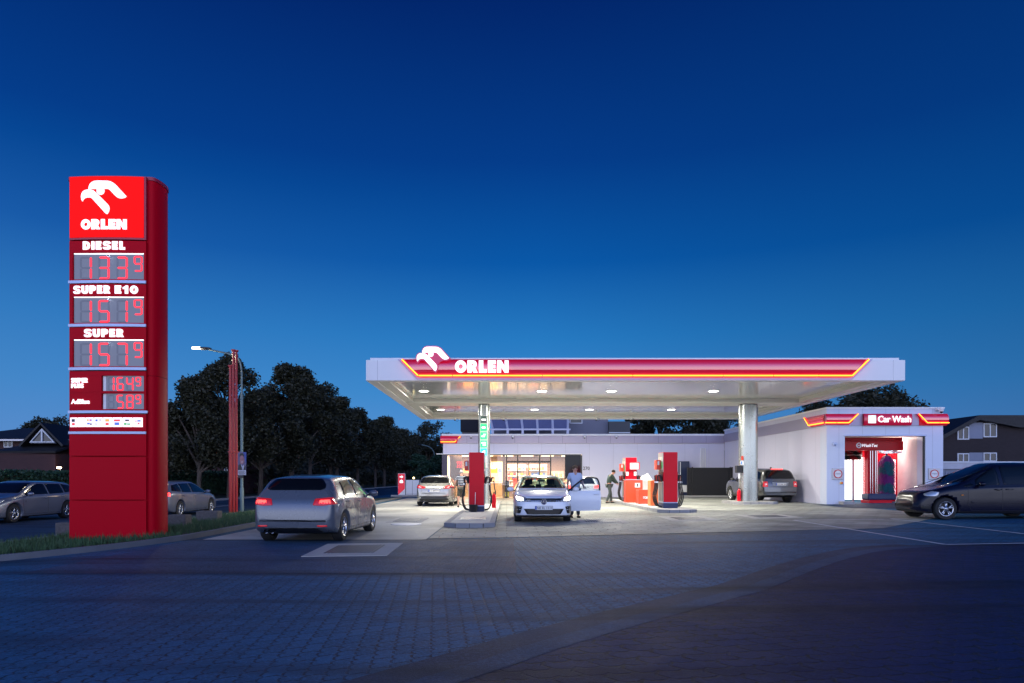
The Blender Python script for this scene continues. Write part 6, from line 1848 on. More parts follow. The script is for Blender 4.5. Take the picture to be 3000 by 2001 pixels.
M_skin = mat('skin', (.50, .27, .19), .5, var=.05)
def person(label, loc, rz, J, shirt, trousers, hair, short=False, sleeve='short', H=1.76):
    """J: joint overrides; local frame faces -y"""
    t = thing('person', label, 'person', loc, rz)
    P = dict(pel=(0, 0, .95), sp=(0, .01, 1.13), ch=(0, .01, 1.33), nk=(0, .02, 1.49), hd=(0, 0, 1.60), cr=(0, .005, 1.68),
             sL=(.17, .01, 1.42), eL=(.24, .03, 1.14), wL=(.26, -.05, .90), sR=(-.17, .01, 1.42), eR=(-.24, .03, 1.14), wR=(-.26, -.05, .90),
             hL=(.09, 0, .90), kL=(.10, -.01, .50), aL=(.11, .03, .09), tL=(.13, -.15, .035), hR=(-.09, 0, .90), kR=(-.10, -.01, .50), aR=(-.11, .03, .09), tR=(-.13, -.15, .035))
    P.update(J)
    P = {k: tuple(c * H / 1.76 for c in v) for k, v in P.items()}
    names = ['pel', 'sp', 'ch', 'nk', 'hd', 'cr', 'sL', 'eL', 'wL', 'sR', 'eR', 'wR', 'hL', 'kL', 'aL', 'tL', 'hR', 'kR', 'aR', 'tR']
    rad = [(.15, .11), (.14, .10), (.155, .11), .055, (.075, .095), (.06, .075), .058, .042, .027, .058, .042, .027, .085, .058, .038, .03, .085, .058, .038, .03]
    idx = {n: i for i, n in enumerate(names)}
    pts = [P[n] for n in names]
    E = [('pel', 'sp'), ('sp', 'ch'), ('ch', 'nk'), ('nk', 'hd'), ('hd', 'cr'), ('ch', 'sL'), ('sL', 'eL'), ('eL', 'wL'), ('ch', 'sR'), ('sR', 'eR'), ('eR', 'wR'), ('pel', 'hL'), ('hL', 'kL'), ('kL', 'aL'), ('aL', 'tL'), ('pel', 'hR'), ('hR', 'kR'), ('kR', 'aR'), ('aR', 'tR')]
    ed = [(idx[a], idx[b_]) for a, b_ in E]
    # nose
    pts.append((P['hd'][0], P['hd'][1] - .105, P['hd'][2] - .01)); rad.append(.012); ed.append((idx['hd'], len(pts) - 1))
    for sd in 'LR':
        s = 1 if sd == 'L' else -1
        w = Vector(P['w' + sd]); e = Vector(P['e' + sd]); d = (w - e).normalized()
        side = d.cross(Vector((0, 0, 1)) if abs(d.z) < .8 else Vector((0, -1, 0))).normalized() * s
        nrm = d.cross(side).normalized()
        pal = w + d * .085; pts.append(tuple(pal)); rad.append((.036, .022)); pi_ = len(pts) - 1; ed.append((idx['w' + sd], pi_))
        for k, (o_, l_) in enumerate(((-.030, .072), (-.010, .082), (.011, .076), (.031, .060))):
            a = pal + side * o_ + d * .025; b1 = a + d * l_ * .5 + nrm * .008; b2 = a + d * l_ * .9 + nrm * .026
            for q, rr_ in ((a, .010), (b1, .009), (b2, .007)):
                pts.append(tuple(q)); rad.append(rr_)
            n0 = len(pts) - 3; ed += [(pi_, n0), (n0, n0 + 1), (n0 + 1, n0 + 2)]
        a = w + d * .04 - side * .035; b1 = a + d * .035 - side * .018; b2 = b1 + d * .03 + nrm * .008
        for q, rr_ in ((a, .012), (b1, .010), (b2, .008)): pts.append(tuple(q)); rad.append(rr_)
        n0 = len(pts) - 3; ed += [(idx['w' + sd], n0), (n0, n0 + 1), (n0 + 1, n0 + 2)]
    skin_mesh('body', pts, ed, rad, M_skin, t)
    def lerp(a, b_, f): return tuple(Vector(P[a]).lerp(Vector(P[b_]), f))
    f = .62 if sleeve == 'short' else 1.0
    pts = [P['pel'], P['sp'], P['ch'], tuple(Vector(P['nk']) - Vector((0, 0, .035))), P['sL'], lerp('sL', 'eL', f), P['sR'], lerp('sR', 'eR', f)]
    rad = [(.185, .135), (.18, .135), (.185, .135), .075, .083, .068, .083, .068]; ed = [(0, 1), (1, 2), (2, 3), (2, 4), (4, 5), (2, 6), (6, 7)]
    if sleeve == 'long':
        pts += [P['wL'], P['wR']]; rad += [.045, .045]; ed += [(5, 8), (7, 9)]
    skin_mesh('shirt', pts, ed, rad, shirt, t)
    pts = [tuple(Vector(P['pel']) + Vector((0, 0, .03))), P['hL'], P['kL'], P['hR'], P['kR']]; rad = [(.165, .13), .105, .088 if short else .078, .105, .088 if short else .078]; ed = [(0, 1), (1, 2), (0, 3), (3, 4)]
    if not short: pts += [P['aL'], P['aR']]; rad += [.062, .062]; ed += [(2, 5), (4, 6)]
    skin_mesh('shorts' if short else 'trousers', pts, ed, rad, trousers, t)
    for sd in 'LR':
        a, q = Vector(P['a' + sd]), Vector(P['t' + sd])
        d = (q - a); d.z = 0; d.normalize()
        skin_mesh('shoe', [tuple(a - d * .05 + Vector((0, 0, -.045))), tuple(a + d * .06 + Vector((0, 0, -.04))), tuple(q + d * .02 + Vector((0, 0, .01)))], [(0, 1), (1, 2)], [.045, (.05, .042), (.045, .03)], M_black, t)
    c = Vector(P['cr']); b = MB(); b.ball((c.x, c.y + .018, c.z - .015), .098, 14, (.92, 1.05, .82)); obj('hair', b, hair, t, world=False)
    hd = Vector(P['hd'])
    b = MB()
    for s in (-.032, .032): b.ball((hd.x + s, hd.y - .088, hd.z + .02), .011, 8)
    obj('eyes', b, M_black, t, world=False)
    b = MB(); b.box(hd.x - .025, hd.x + .025, hd.y - .097, hd.y - .085, hd.z - .052, hd.z - .044); obj('mouth', b, mat('lips', (.35, .12, .1), .5), t, world=False)
    b = MB()
    for s in (-1, 1): b.ball((hd.x + s * .085, hd.y + .01, hd.z), .028, 8, (.4, .7, 1))
    obj('ears', b, M_skin, t, world=False)
    return t

def stripe_mat():
    m = bpy.data.materials.new('striped_shirt'); m.use_nodes = True
    t = NT(m.node_tree); tc = t.new('ShaderNodeTexCoord'); s2 = t.new('ShaderNodeSeparateXYZ', inp={0: tc.outputs['Object']})
    v = t.m('GREATER_THAN', t.m('SINE', t.m('MULTIPLY', s2.outputs[2], 2 * math.pi / .075)), .45)
    c = t.mix(v, (.018, .022, .045), (.40, .42, .46))
    p = t.new('ShaderNodeBsdfPrincipled', inp={'Base Color': c, 'Roughness': .8})
    t.new('ShaderNodeOutputMaterial', inp={0: p.outputs[0]}); return m
man = person('person in a striped shirt and dark shorts filling the grey compact car', (-2.1, 31.8, 0), R(180), dict(
    eR=(-.24, .03, 1.14), wR=(-.25, -.12, .92), eL=(.30, .0, 1.13), wL=(.33, -.22, .98), aL=(.15, .03, .09), tL=(.17, -.14, .035), kL=(.13, -.01, .5), hL=(.1, 0, .9)), stripe_mat(), mat('shorts_olive', (.05, .05, .038), .8), mat('hair_grey', (.45, .44, .42), .8), short=True)
# local left (+x) becomes world -x after the half turn: that arm reaches to the car
t = thing('fuel_nozzle', 'red and black fuel nozzle held in the customer\'s left hand at the grey car', 'nozzle', (-2.47, 31.98, .90))
b = MB(); b.tube([(.03, .06, .0), (-.06, .12, .03), (-.2, .2, .02)], [.03, .03, .015], n=8); b.tube([(.03, .06, 0), (.05, .0, -.05)], .03, n=8); obj('grip', b, M_black, t, world=False)
b = MB(); b.box(-.08, .0, .06, .14, .02, .07); obj('red_guard', b, M_red, t, world=False)
b = MB(); b.tube(cr([(.05, 0, -.05), (.12, -.1, -.4), (.4, -.3, -.8), (.85, -.3, -.7)], 6), .014, n=7); obj('hose', b, M_hose, t, world=False)
person('person in a pale blue shirt standing behind the open door of the white hatchback', (2.30, 22.9, gz(2)), R(8), dict(wL=(.22, -.25, 1.05), eL=(.25, 0, 1.15), wR=(-.27, -.12, .92)), mat('shirt_pale', (.45, .52, .68), .8), mat('trousers_dark', (.03, .035, .06), .8), mat('hair_brown', (.10, .06, .03), .8), sleeve='short', H=1.80)
person('person in dark green clothes bending beside the rear right pump', (5.35, 35.6, gz(5.4)), R(100), dict(ch=(0, -.10, 1.32), nk=(0, -.18, 1.46), hd=(0, -.24, 1.55), cr=(0, -.245, 1.63), sL=(.17, -.10, 1.40), sR=(-.17, -.10, 1.40), eL=(.2, -.25, 1.15), eR=(-.2, -.25, 1.15), wL=(.15, -.42, 1.0), wR=(-.15, -.42, 1.0), aL=(.12, -.15, .09), tL=(.12, -.33, .035), kL=(.1, -.12, .5), aR=(-.12, .18, .09), tR=(-.12, .0, .035)), mat('jacket_green', (.03, .06, .05), .8), mat('trousers_grey', (.06, .08, .08), .8), mat('hair_dark', (.02, .015, .01), .8), sleeve='long', H=1.82)
# ================================================================== TREES
def leaf_mat(name, c1, c2):
    m = bpy.data.materials.new(name); m.use_nodes = True
    t = NT(m.node_tree); g = t.new('ShaderNodeNewGeometry'); tc = t.new('ShaderNodeTexCoord')
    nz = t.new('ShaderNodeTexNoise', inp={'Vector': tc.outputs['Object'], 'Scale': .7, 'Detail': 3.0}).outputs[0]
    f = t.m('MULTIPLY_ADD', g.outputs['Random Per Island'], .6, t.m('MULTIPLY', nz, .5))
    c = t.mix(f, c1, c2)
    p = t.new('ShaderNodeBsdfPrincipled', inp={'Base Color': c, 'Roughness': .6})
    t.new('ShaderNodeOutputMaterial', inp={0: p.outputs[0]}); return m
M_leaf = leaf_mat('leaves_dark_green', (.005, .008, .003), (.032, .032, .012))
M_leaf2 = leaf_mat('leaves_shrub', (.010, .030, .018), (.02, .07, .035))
M_bark = mat('bark', (.07, .055, .045), .9, var=.4, bump=.8, bscale=20)
def tree_mesh(seed, H, Rr, trunk, nleaf, leaf=.17, shape='oval'):
    rg = random.Random(seed)
    tb = MB()
    tb.tube(cr([(0, 0, -.1), (.08, .03, trunk), (-.05, .05, H * .5), (.0, 0, H * .85)], 4), [.26 * H / 11 * (1 - .8 * k / 12) for k in range(13)], n=9)
    lobes = []
    ch = H - trunk
    for k in range(38):
        f = rg.random() ** .85
        z = trunk + ch * (.08 + .86 * f)
        if shape == 'oval': env = Rr * max(.02, math.sin(math.pi * (.14 + .86 * (z - trunk) / ch) ** .75)) ** .8
        else: env = Rr * math.sqrt(max(.05, 1 - ((z - trunk) / ch * 2 - 1) ** 2))
        a = rg.uniform(0, 6.28); r = env * rg.uniform(.35, .85)
        lr = Rr * rg.uniform(.20, .38) * (1 - .35 * f)
        lobes.append((Vector((r * math.cos(a), r * math.sin(a), z)), lr))
    lobes.append((Vector((0, 0, H - Rr * .28)), Rr * .26))
    for c, lr in lobes[:16]:
        z0 = min(max(trunk * .9, c.z - Rr * .9), H * .8)
        tb.tube(cr([(0, 0, z0), (c.x * .5, c.y * .5, (z0 + c.z) / 2 + .15), tuple(c)], 3), [.09, .085, .075, .065, .05, .035, .02], n=6)
    lb = MB()
    tot = sum(l[1] ** 2 for l in lobes)
    vs = []; fs = []
    for c, lr in lobes:
        n = int(nleaf * lr ** 2 / tot)
        for k in range(n):
            th = math.acos(rg.uniform(-1, 1)); ph = rg.uniform(0, 6.28)
            rr = lr * (rg.random() ** .35) * (1 + .22 * math.sin(5 * ph + c.x * 3) * math.sin(4 * th) + rg.gauss(0, .06))
            p = c + Vector((math.sin(th) * math.cos(ph), math.sin(th) * math.sin(ph), .85 * math.cos(th))) * rr
            s = leaf * rg.uniform(.4, 1.05)
            u = Vector((rg.gauss(0, 1), rg.gauss(0, 1), rg.gauss(0, .6))).normalized(); w = u.cross(Vector((rg.gauss(0, 1), rg.gauss(0, 1), rg.gauss(0, 1)))).normalized()
            o = len(vs); vs += [tuple(p - u * s), tuple(p + w * s * .55), tuple(p + u * s), tuple(p - w * s * .55)]; fs.append((o, o + 1, o + 2, o + 3))
    lb.v = vs; lb.f = fs; lb.sm = [False] * len(fs)
    return tb, lb
def tree(name, label, x, y, z, seed, H, Rr, trunk, nleaf, leaf=.17, shape='oval', group=None, m=None, cat='tree'):
    t = thing(name, label, cat, (x, y, z), group=group)
    tb, lb = tree_mesh(seed, H, Rr, trunk, nleaf, leaf, shape)
    obj('trunk', tb, M_bark, t, world=False, clean=False); obj('crown', lb, m or M_leaf, t, world=False, clean=False)
    return t
G1 = 'trees in a row along the far side of the road'
def XD(px, D): return (px - 1484) * D / 2000
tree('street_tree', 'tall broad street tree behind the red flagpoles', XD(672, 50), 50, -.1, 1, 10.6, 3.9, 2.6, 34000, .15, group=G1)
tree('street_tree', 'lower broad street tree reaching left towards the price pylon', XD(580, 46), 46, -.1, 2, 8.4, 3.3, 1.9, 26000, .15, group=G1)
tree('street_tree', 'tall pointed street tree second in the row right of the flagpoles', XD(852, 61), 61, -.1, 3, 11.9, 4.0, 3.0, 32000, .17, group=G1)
protos = []
ords = ['third', 'fourth', 'fifth', 'sixth', 'seventh', 'eighth', 'ninth', 'tenth', 'eleventh', 'twelfth', 'thirteenth']
for k in range(3):
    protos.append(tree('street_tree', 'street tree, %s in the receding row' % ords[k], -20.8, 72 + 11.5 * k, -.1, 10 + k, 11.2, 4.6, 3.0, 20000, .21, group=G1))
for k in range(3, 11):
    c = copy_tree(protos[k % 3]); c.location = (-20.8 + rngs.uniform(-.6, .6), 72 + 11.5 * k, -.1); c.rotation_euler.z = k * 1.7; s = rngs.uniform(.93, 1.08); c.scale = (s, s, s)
    c['label'] = 'street tree, %s in the receding row' % ords[k]
# infill between and behind, far left
tree('street_tree', 'street tree between the two tall ones in the row', XD(762, 56), 56, -.1, 21, 9.0, 3.6, 2.4, 22000, .17, group=G1)
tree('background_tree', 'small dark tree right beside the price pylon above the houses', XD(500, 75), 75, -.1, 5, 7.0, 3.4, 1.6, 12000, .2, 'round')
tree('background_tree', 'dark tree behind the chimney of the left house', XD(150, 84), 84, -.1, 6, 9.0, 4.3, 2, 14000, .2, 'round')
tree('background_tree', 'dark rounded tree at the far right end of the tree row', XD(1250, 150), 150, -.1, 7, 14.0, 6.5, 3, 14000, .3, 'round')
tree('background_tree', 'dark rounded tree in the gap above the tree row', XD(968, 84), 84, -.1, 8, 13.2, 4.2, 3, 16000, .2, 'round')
for k, (p_, D_, H_, R_, lab) in enumerate([(1236, 62, 3.3, 1.45, 'round clipped green shrub tree left of the shop'), (1282, 66, 3.5, 1.5, 'second clipped green shrub tree close to the shop corner')]):
    tree('shrub_tree', lab, XD(p_, D_), D_, 0, 30 + k, H_ + .2, R_, .8, 9000, .10, 'round', group='clipped shrub trees left of the shop', m=M_leaf2)
tree('background_tree', 'large dark tree behind the car wash roof', XD(2560, 62), 62, 0, 41, 9.6, 5.2, 2.5, 30000, .19, 'round')
tree('background_tree', 'dark leafy tree behind the car wash on its left', XD(2425, 66), 66, 0, 42, 8.6, 4.2, 2.5, 18000, .19, 'round')
for k, (p_, D_, H_, R_, lab) in enumerate([(1870, 78, 9.5, 2.2, 'slender dark conifer between the grey house and the roof trees'), (1935, 72, 9.5, 3.4, 'dark tree above the shop roof left of centre'), (2030, 70, 9.2, 4.0, 'dark broad tree above the middle of the shop roof'), (2120, 74, 9.8, 4.0, 'dark broad tree above the shop roof near the thick column')]):
    tree('background_tree', lab, XD(p_, D_), D_, 0, 50 + k, H_, R_, 1.5, 15000, .2, 'round')
tree('background_tree', 'small dark tree between the car wash and the right house', XD(2790, 75), 75, 0, 61, 6.3, 2.6, 1.5, 8000, .2, 'round')
# dark hedge along the far side of the road
def hedge(x0, x1, y0, y1, z1, label):
    b = MB(); rg = random.Random(int(x0 * 7)); A = (x1 - x0) + (y1 - y0)
    for k in range(int(min(26000, 600 * A))):
        f = rg.random()
        x, y, z = rg.uniform(x0, x1), rg.uniform(y0, y1), rg.uniform(0, z1)
        q = rg.random()
        if q < .45: x = x1 - rg.random() ** 2 * .2
        elif q < .75: z = z1 - rg.random() ** 2 * .15 + .08 * math.sin(y * 3) + .05 * math.sin(y * 7.3)
        s = rg.uniform(.05, .13); u = Vector((rg.gauss(0, 1), rg.gauss(0, 1), rg.gauss(0, 1))).normalized() * s; w = u.cross(Vector((rg.gauss(0, 1), rg.gauss(0, 1), rg.gauss(0, 1)))).normalized() * s * .6; p = Vector((x, y, z))
        b.add([p - u, p + w, p + u, p - w], [(0, 1, 2, 3)])
    t = thing('hedge', label, 'hedge', ((x0 + x1) / 2, (y0 + y1) / 2, -.1)); 
    obj('foliage', b, M_leaf2, t, clean=False)
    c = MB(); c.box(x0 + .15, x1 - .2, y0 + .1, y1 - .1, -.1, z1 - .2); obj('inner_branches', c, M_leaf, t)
hedge(-27.5, -26, 24, 44, 1.7, 'dark clipped hedge in front of the left houses')
hedge(-26.8, -25.4, 46, 66, 1.9, 'dark clipped hedge beneath the tall street trees')

# ================================================================== HOUSES
M_bricks = wall_mat('dark_red_brick', 'brick', (.05, .018, .02), (.07, .028, .028), .8)
M_brickb = wall_mat('dark_brown_brick', 'brick', (.020, .013, .016), (.030, .020, .024), .8)
M_tile = wall_mat('dark_roof_tiles', 'tile', (.008, .008, .012), (.013, .013, .018), .6)
M_wframe = mat('window_white', (.62, .64, .68), .5)
M_pane = mat('night_pane', (.01, .015, .03), .05)
M_render = mat('pale_render', (.22, .24, .31), .8, var=.08)
def window(par, x0, x1, z0, z1, y, mull=1, d=.06):
    b = MB()
    b.box(x0, x1, y - d, y, z1 - .07, z1); b.box(x0, x1, y - d, y, z0, z0 + .07); b.box(x0, x0 + .07, y - d, y, z0 + .071, z1 - .071); b.box(x1 - .07, x1, y - d, y, z0 + .071, z1 - .071)
    for k in range(mull):
        xm = x0 + (x1 - x0) * (k + 1) / (mull + 1); b.box(xm - .04, xm + .04, y - d, y, z0 + .071, z1 - .071)
    f = obj('window', b, M_wframe, par)
    b = MB(); b.box(x0 + .03, x1 - .03, y - .03, y - .01, z0 + .03, z1 - .03); obj('pane', b, M_pane, f)
    return f
# left house
D = 58.
def HX(p): return (p - 1484) * D / 2000
def HZ(p): return EYE + (1401 - p) * D / 2000
t = thing('brick_house', 'dark brick house with a tiled hip roof left of the price pylon', 'house', (HX(90), D, -.1))
b = MB(); b.box(HX(-160), HX(198), D, D + 9, -.1, HZ(1287)); obj('wall', b, M_bricks, t)
b = MB(); e0, e1, ze, zr = HX(-180), HX(260), HZ(1288), HZ(1243)
b.add([(e0, D - .6, ze), (HX(85) + 7, D - .6, ze), (e1, D + 9.6, ze), (e0, D + 9.6, ze), (HX(-40), D + 4.5, zr), (HX(80), D + 4.5, zr), (e1, D - .6, ze)], [(0, 6, 5, 4), (6, 2, 5), (2, 3, 4, 5), (3, 0, 4), (0, 3, 2, 6)])
rf = obj('roof', b, M_tile, t)
b = MB(); b.box(HX(149), HX(172), D + 5, D + 6, HZ(1262), HZ(1236)); obj('chimney', b, M_brickb, rf)
b = MB(); b.box(e0, e1, D - .7, D - .61, ze - .14, ze + .0); obj('gutter', b, M_grey, t)
window(t, HX(12), HX(38), HZ(1311), HZ(1288), D - .003, 1)
window(t, HX(98), HX(112), HZ(1368), HZ(1340), D - .003, 1); window(t, HX(148), HX(166), HZ(1367), HZ(1342), D - .003, 1)
# gable with the triangular window
b = MB(); gy = D - 2.2
A_, B_, C_ = (HX(118), HZ(1308)), (HX(170), HZ(1252)), (HX(230), HZ(1308))
b.prism([(HX(135), HZ(1302)), (HX(170), HZ(1262)), (HX(206), HZ(1302))], lambda u, v, q: (u, gy + .3 + q, v), 0, .2); gb_ = obj('gable_wall', b, M_render, t)
b = MB(); b.prism([[(HX(134), HZ(1300)), (HX(169.5), HZ(1260)), (HX(206), HZ(1300))], [(HX(140), HZ(1297)), (HX(167), HZ(1267)), (HX(167), HZ(1297))], [(HX(171), HZ(1297)), (HX(171), HZ(1267)), (HX(200), HZ(1297))]], lambda u, v, q: (u, gy + .18 + q, v), 0, .1); f = obj('window', b, M_wframe, t)
b = MB(); b.prism([(HX(139), HZ(1298)), (HX(169.5), HZ(1264)), (HX(201), HZ(1298))], lambda u, v, q: (u, gy + .285 + q, v), 0, .01); obj('pane', b, M_pane, f)
b = MB(); zz = lambda p: p
b.add([(HX(112), gy, HZ(1312)), (HX(170), gy, HZ(1250)), (HX(170), D + 5, HZ(1250)), (HX(112), D + 5, HZ(1312)), (HX(230), gy, HZ(1312)), (HX(230), D + 5, HZ(1312))], [(0, 1, 2, 3), (1, 4, 5, 2)])
obj('gable_roof', b, M_tile, t, solid=.18)
b = MB(); b.add([(HX(60), D - 3.4, HZ(1331)), (HX(240), D - 3.4, HZ(1331)), (HX(240), D - .05, HZ(1303)), (HX(100), D - .05, HZ(1303))], [(0, 1, 2, 3)]); obj('porch_roof', b, M_tile, t, solid=.15)
b = MB(); b.box(HX(80), HX(235), D - 3.2, D - .01, -.1, HZ(1334)); obj('porch_wall', b, M_bricks, t)
# second house right of pylon
D = 64.
t = thing('brick_house', 'brick house half hidden under the street trees right of the pylon', 'house', (HX(620), D, -.1))
b = MB(); b.box(HX(560), HX(700), D, D + 8, -.1, HZ(1334)); obj('wall', b, M_bricks, t)
b = MB(); b.add([(HX(550), D - .5, HZ(1335)), (HX(712), D - .5, HZ(1335)), (HX(712), D + 4, HZ(1270)), (HX(550), D + 4, HZ(1270)), (HX(712), D + 8.5, HZ(1335)), (HX(550), D + 8.5, HZ(1335))], [(0, 1, 2, 3), (3, 2, 4, 5)]); obj('roof', b, M_tile, t, solid=.2)
window(t, HX(572), HX(590), HZ(1350), HZ(1337), D - .004, 1); window(t, HX(658), HX(676), HZ(1400), HZ(1370), D - .004, 1)
t = thing('brick_house', 'low dark house with a white verge board just right of the price pylon', 'house', (HX(500), 70, -.1))
D = 70.
b = MB(); b.prism([(HX(478), -.1), (HX(560), -.1), (HX(560), HZ(1350)), (HX(519), HZ(1318)), (HX(478), HZ(1345))], lambda u, v, q: (u, D + q, v), 0, 8); obj('wall', b, M_brickb, t)
b = MB(); b.tube([(HX(480), D - .3, HZ(1315)), (HX(497), D - .3, HZ(1342))], .12, n=4, smooth=False); obj('verge_board', b, M_wframe, t)
D = 76.
t = thing('white_house', 'small white rendered house behind the lamp post among the trees', 'house', (HX(748), D, -.1))
b = MB(); b.prism([(HX(728), -.1), (HX(770), -.1), (HX(770), HZ(1402)), (HX(740), HZ(1396)), (HX(728), HZ(1402))], lambda u, v, q: (u, D + q, v), 0, 7); obj('wall', b, M_render, t)
b = MB(); b.box(HX(738), HX(744), D - .03, D - .003, HZ(1425), HZ(1408)); obj('window', b, M_pane, t)
# right house
D = 50.
t = thing('brick_house', 'two storey dark brick gable house right of the car wash', 'house', (HX(2900), D, 0))
pts = [(HX(2640), 0), (HX(3120), 0), (HX(3120), HZ(1262)), (HX(2990), HZ(1252)), (HX(2858), HZ(1226)), (HX(2766), HZ(1276)), (HX(2640), HZ(1345))]
b = MB(); b.prism(pts, lambda u, v, q: (u, D + q, v), 0, 9); obj('wall', b, M_brickb, t)
rl = [(HX(2630), HZ(1345)), (HX(2765), HZ(1268)), (HX(2856), HZ(1218)), (HX(3150), HZ(1218)), (HX(3150), HZ(1250)), (HX(2975), HZ(1254)), (HX(2858), HZ(1231)), (HX(2766), HZ(1279)), (HX(2640), HZ(1352))]
b = MB(); b.prism(rl, lambda u, v, q: (u, D - .5 + q, v), 0, 10); obj('roof', b, M_tile, t)
b = MB(); b.box(HX(2839), HX(2878), D - .05, D - .003, HZ(1285), HZ(1238)); b.box(HX(2839), HX(2878), D - .05, D - .003, HZ(1352), HZ(1326)); obj('render_panel', b, M_render, t)
window(t, HX(2804), HX(2838), HZ(1288), HZ(1250), D - .004, 1); window(t, HX(2880), HX(2919), HZ(1281), HZ(1240), D - .004, 1)
window(t, HX(2804), HX(2838), HZ(1354), HZ(1328), D - .004, 1); window(t, HX(2880), HX(2919), HZ(1352), HZ(1326), D - .004, 1)
D = 42.
t = thing('garage_block', 'low pale garage block with ribbed doors right of the car wash', 'garage', (HX(2900), D, .2))
b = MB(); b.box(HX(2700), HX(3200), D, D + 5, 0, HZ(1374)); obj('wall', b, M_render, t)
b = MB(); b.box(HX(2700), HX(3200), D - .15, D - .003, HZ(1374) + .002, HZ(1356)); obj('fascia', b, mat('pale_board', (.5, .5, .55), .6, var=.2), t)
b = MB(); b.box(HX(2700), HX(3200), D - .2, D + 5, HZ(1356) + .002, HZ(1352)); obj('roof', b, M_wframe, t)
b = MB(); x = HX(2770)
while x < HX(2824): b.box(x, x + .05, D - .04, D - .003, .2, HZ(1382)); x += .1
obj('garage_door', b, mat('ribbed_door', (.32, .33, .42), .6), t)
b = MB(); b.box(HX(2826), HX(2850), D - .04, D - .003, .2, HZ(1380)); obj('garage_door', b, mat('brown_door', (.12, .05, .05), .6), t)
# grey house with glazed front behind the shop
D = 60.
t = thing('apartment_house', 'grey rendered house with a sloped glass front rising behind the shop roof', 'house', (HX(1640), D, 0))
M_rgrey = mat('grey_render', (.17, .17, .21), .8, var=.08)
b = MB(); b.box(HX(1440), HX(1782), D, D + 9, 0, 7.4); obj('wall', b, M_rgrey, t)
b = MB()
x0, x1, zt_, zb__ = HX(1437), HX(1664), HZ(1222), HZ(1262)
b.box(x0, x1, D - 2.4, D - 2.3, zb__ - .12, zb__ + .02)
for k in range(6):
    f = k / 5; xa = HX(1445 + (1656 - 1445) * f); xt = HX(1430 + (1664 - 1430) * f)
    b.tube([(xa, D - 2.35, zb__), (xt, D - .4, zt_ + .9)], .10, n=4, smooth=False)
    b.box(xa - .1, xa + .1, D - 2.45, D - 2.2, HZ(1276), zb__ - .121)
b.tube([(x0, D - 1.7, zb__ + .62), (x1, D - 1.7, zb__ + .62)], .06, n=4, smooth=False)
obj('glazing_frame', b, mat('white_beam', (.60, .58, .66), .4), t)
b = MB(); b.quad((HX(1445), D - 2.3, zb__ + .03), (HX(1656), D - 2.3, zb__ + .03), (HX(1664), D - .35, zt_ + .93), (HX(1430), D - .35, zt_ + .93)); obj('glazing', b, mat('sky_glazing', (.35, .36, .58), .15, metal=.6), t, solid=.02)
window(t, HX(1669), HX(1706), HZ(1241), HZ(1190), D - .004, 0)
b = MB(); b.box(HX(1781.5), HX(1843), D - .5, D + 3, 0, HZ(1236)); obj('dark_extension', b, mat('dark_cladding', (.05, .055, .06), .6), t)
b = MB(); b.box(HX(1781), HX(1843), D - .56, D - .501, HZ(1270), HZ(1267.5)); obj('sill', b, M_wframe, t)
t = thing('dark_roof_building', 'black flat walled attic storey above the shop left of the slim column', 'building', (HX(1375), D, 0))
b = MB(); b.box(HX(1351), HX(1416), D + 1, D + 6, 0, HZ(1262)); obj('wall', b, M_rgrey, t)
b = MB(); b.box(HX(1348), HX(1417), D + .5, D + 6, HZ(1262) + .002, 6.8); obj('slate_cladding', b, mat('slate', (.008, .008, .014), .8), t)

# ================================================================== STREET FURNITURE
M_pole = mat('pole_grey_green', (.13, .19, .19), .5)
t = thing('street_lamp', 'grey green street lamp with a lit head bending left over the road', 'street lamp', (XD(708, 31), 31, -.15))
b = MB(); X0 = XD(708.5, 31)
zz_ = lambda p: EYE + (1401 - p) * 31 / 2000
b.tube([(X0, 31, -.15), (X0, 31, zz_(1430)), (X0, 31, zz_(1428)), (X0, 31, zz_(1155)), (X0, 31, zz_(1150)), (X0, 31, zz_(1110))] + [tuple(v) for v in cr([(X0, 31, zz_(1110)), (XD(706.5, 31), 31, zz_(1075)), (XD(697, 31), 31, zz_(1050)), (XD(672, 31), 31, zz_(1037)), (XD(640, 31), 31, zz_(1030)), (XD(612, 31), 31, zz_(1024))], 5)[1:]],
       [.085, .085, .062, .06, .045, .045] + [.04] * 25, n=12); obj('pole', b, M_pole, t)
b = MB(); c0 = Vector((XD(598, 31), 31, zz_(1021))); b.ball(tuple(c0), .26, 14, (1.35, .7, .26)); obj('lamp_head', b, M_dark, t)
b = MB(); c1 = Vector((XD(577, 31), 31, zz_(1019.5))); b.ball(tuple(c1), .18, 14, (1.35, .8, .30)); obj('lamp_lens', b, emi('street_lens', (1, .93, .75), 30), t)
lo = bpy.data.lights.new('street_light', 'POINT'); lo.energy = 160; lo.color = (1, .85, .6); lo.shadow_soft_size = .2
l2 = bpy.data.objects.new('street_light', lo); link(l2); l2.parent = t; l2.location = c1 + Vector((-.1, 0, -.25)) - t.location
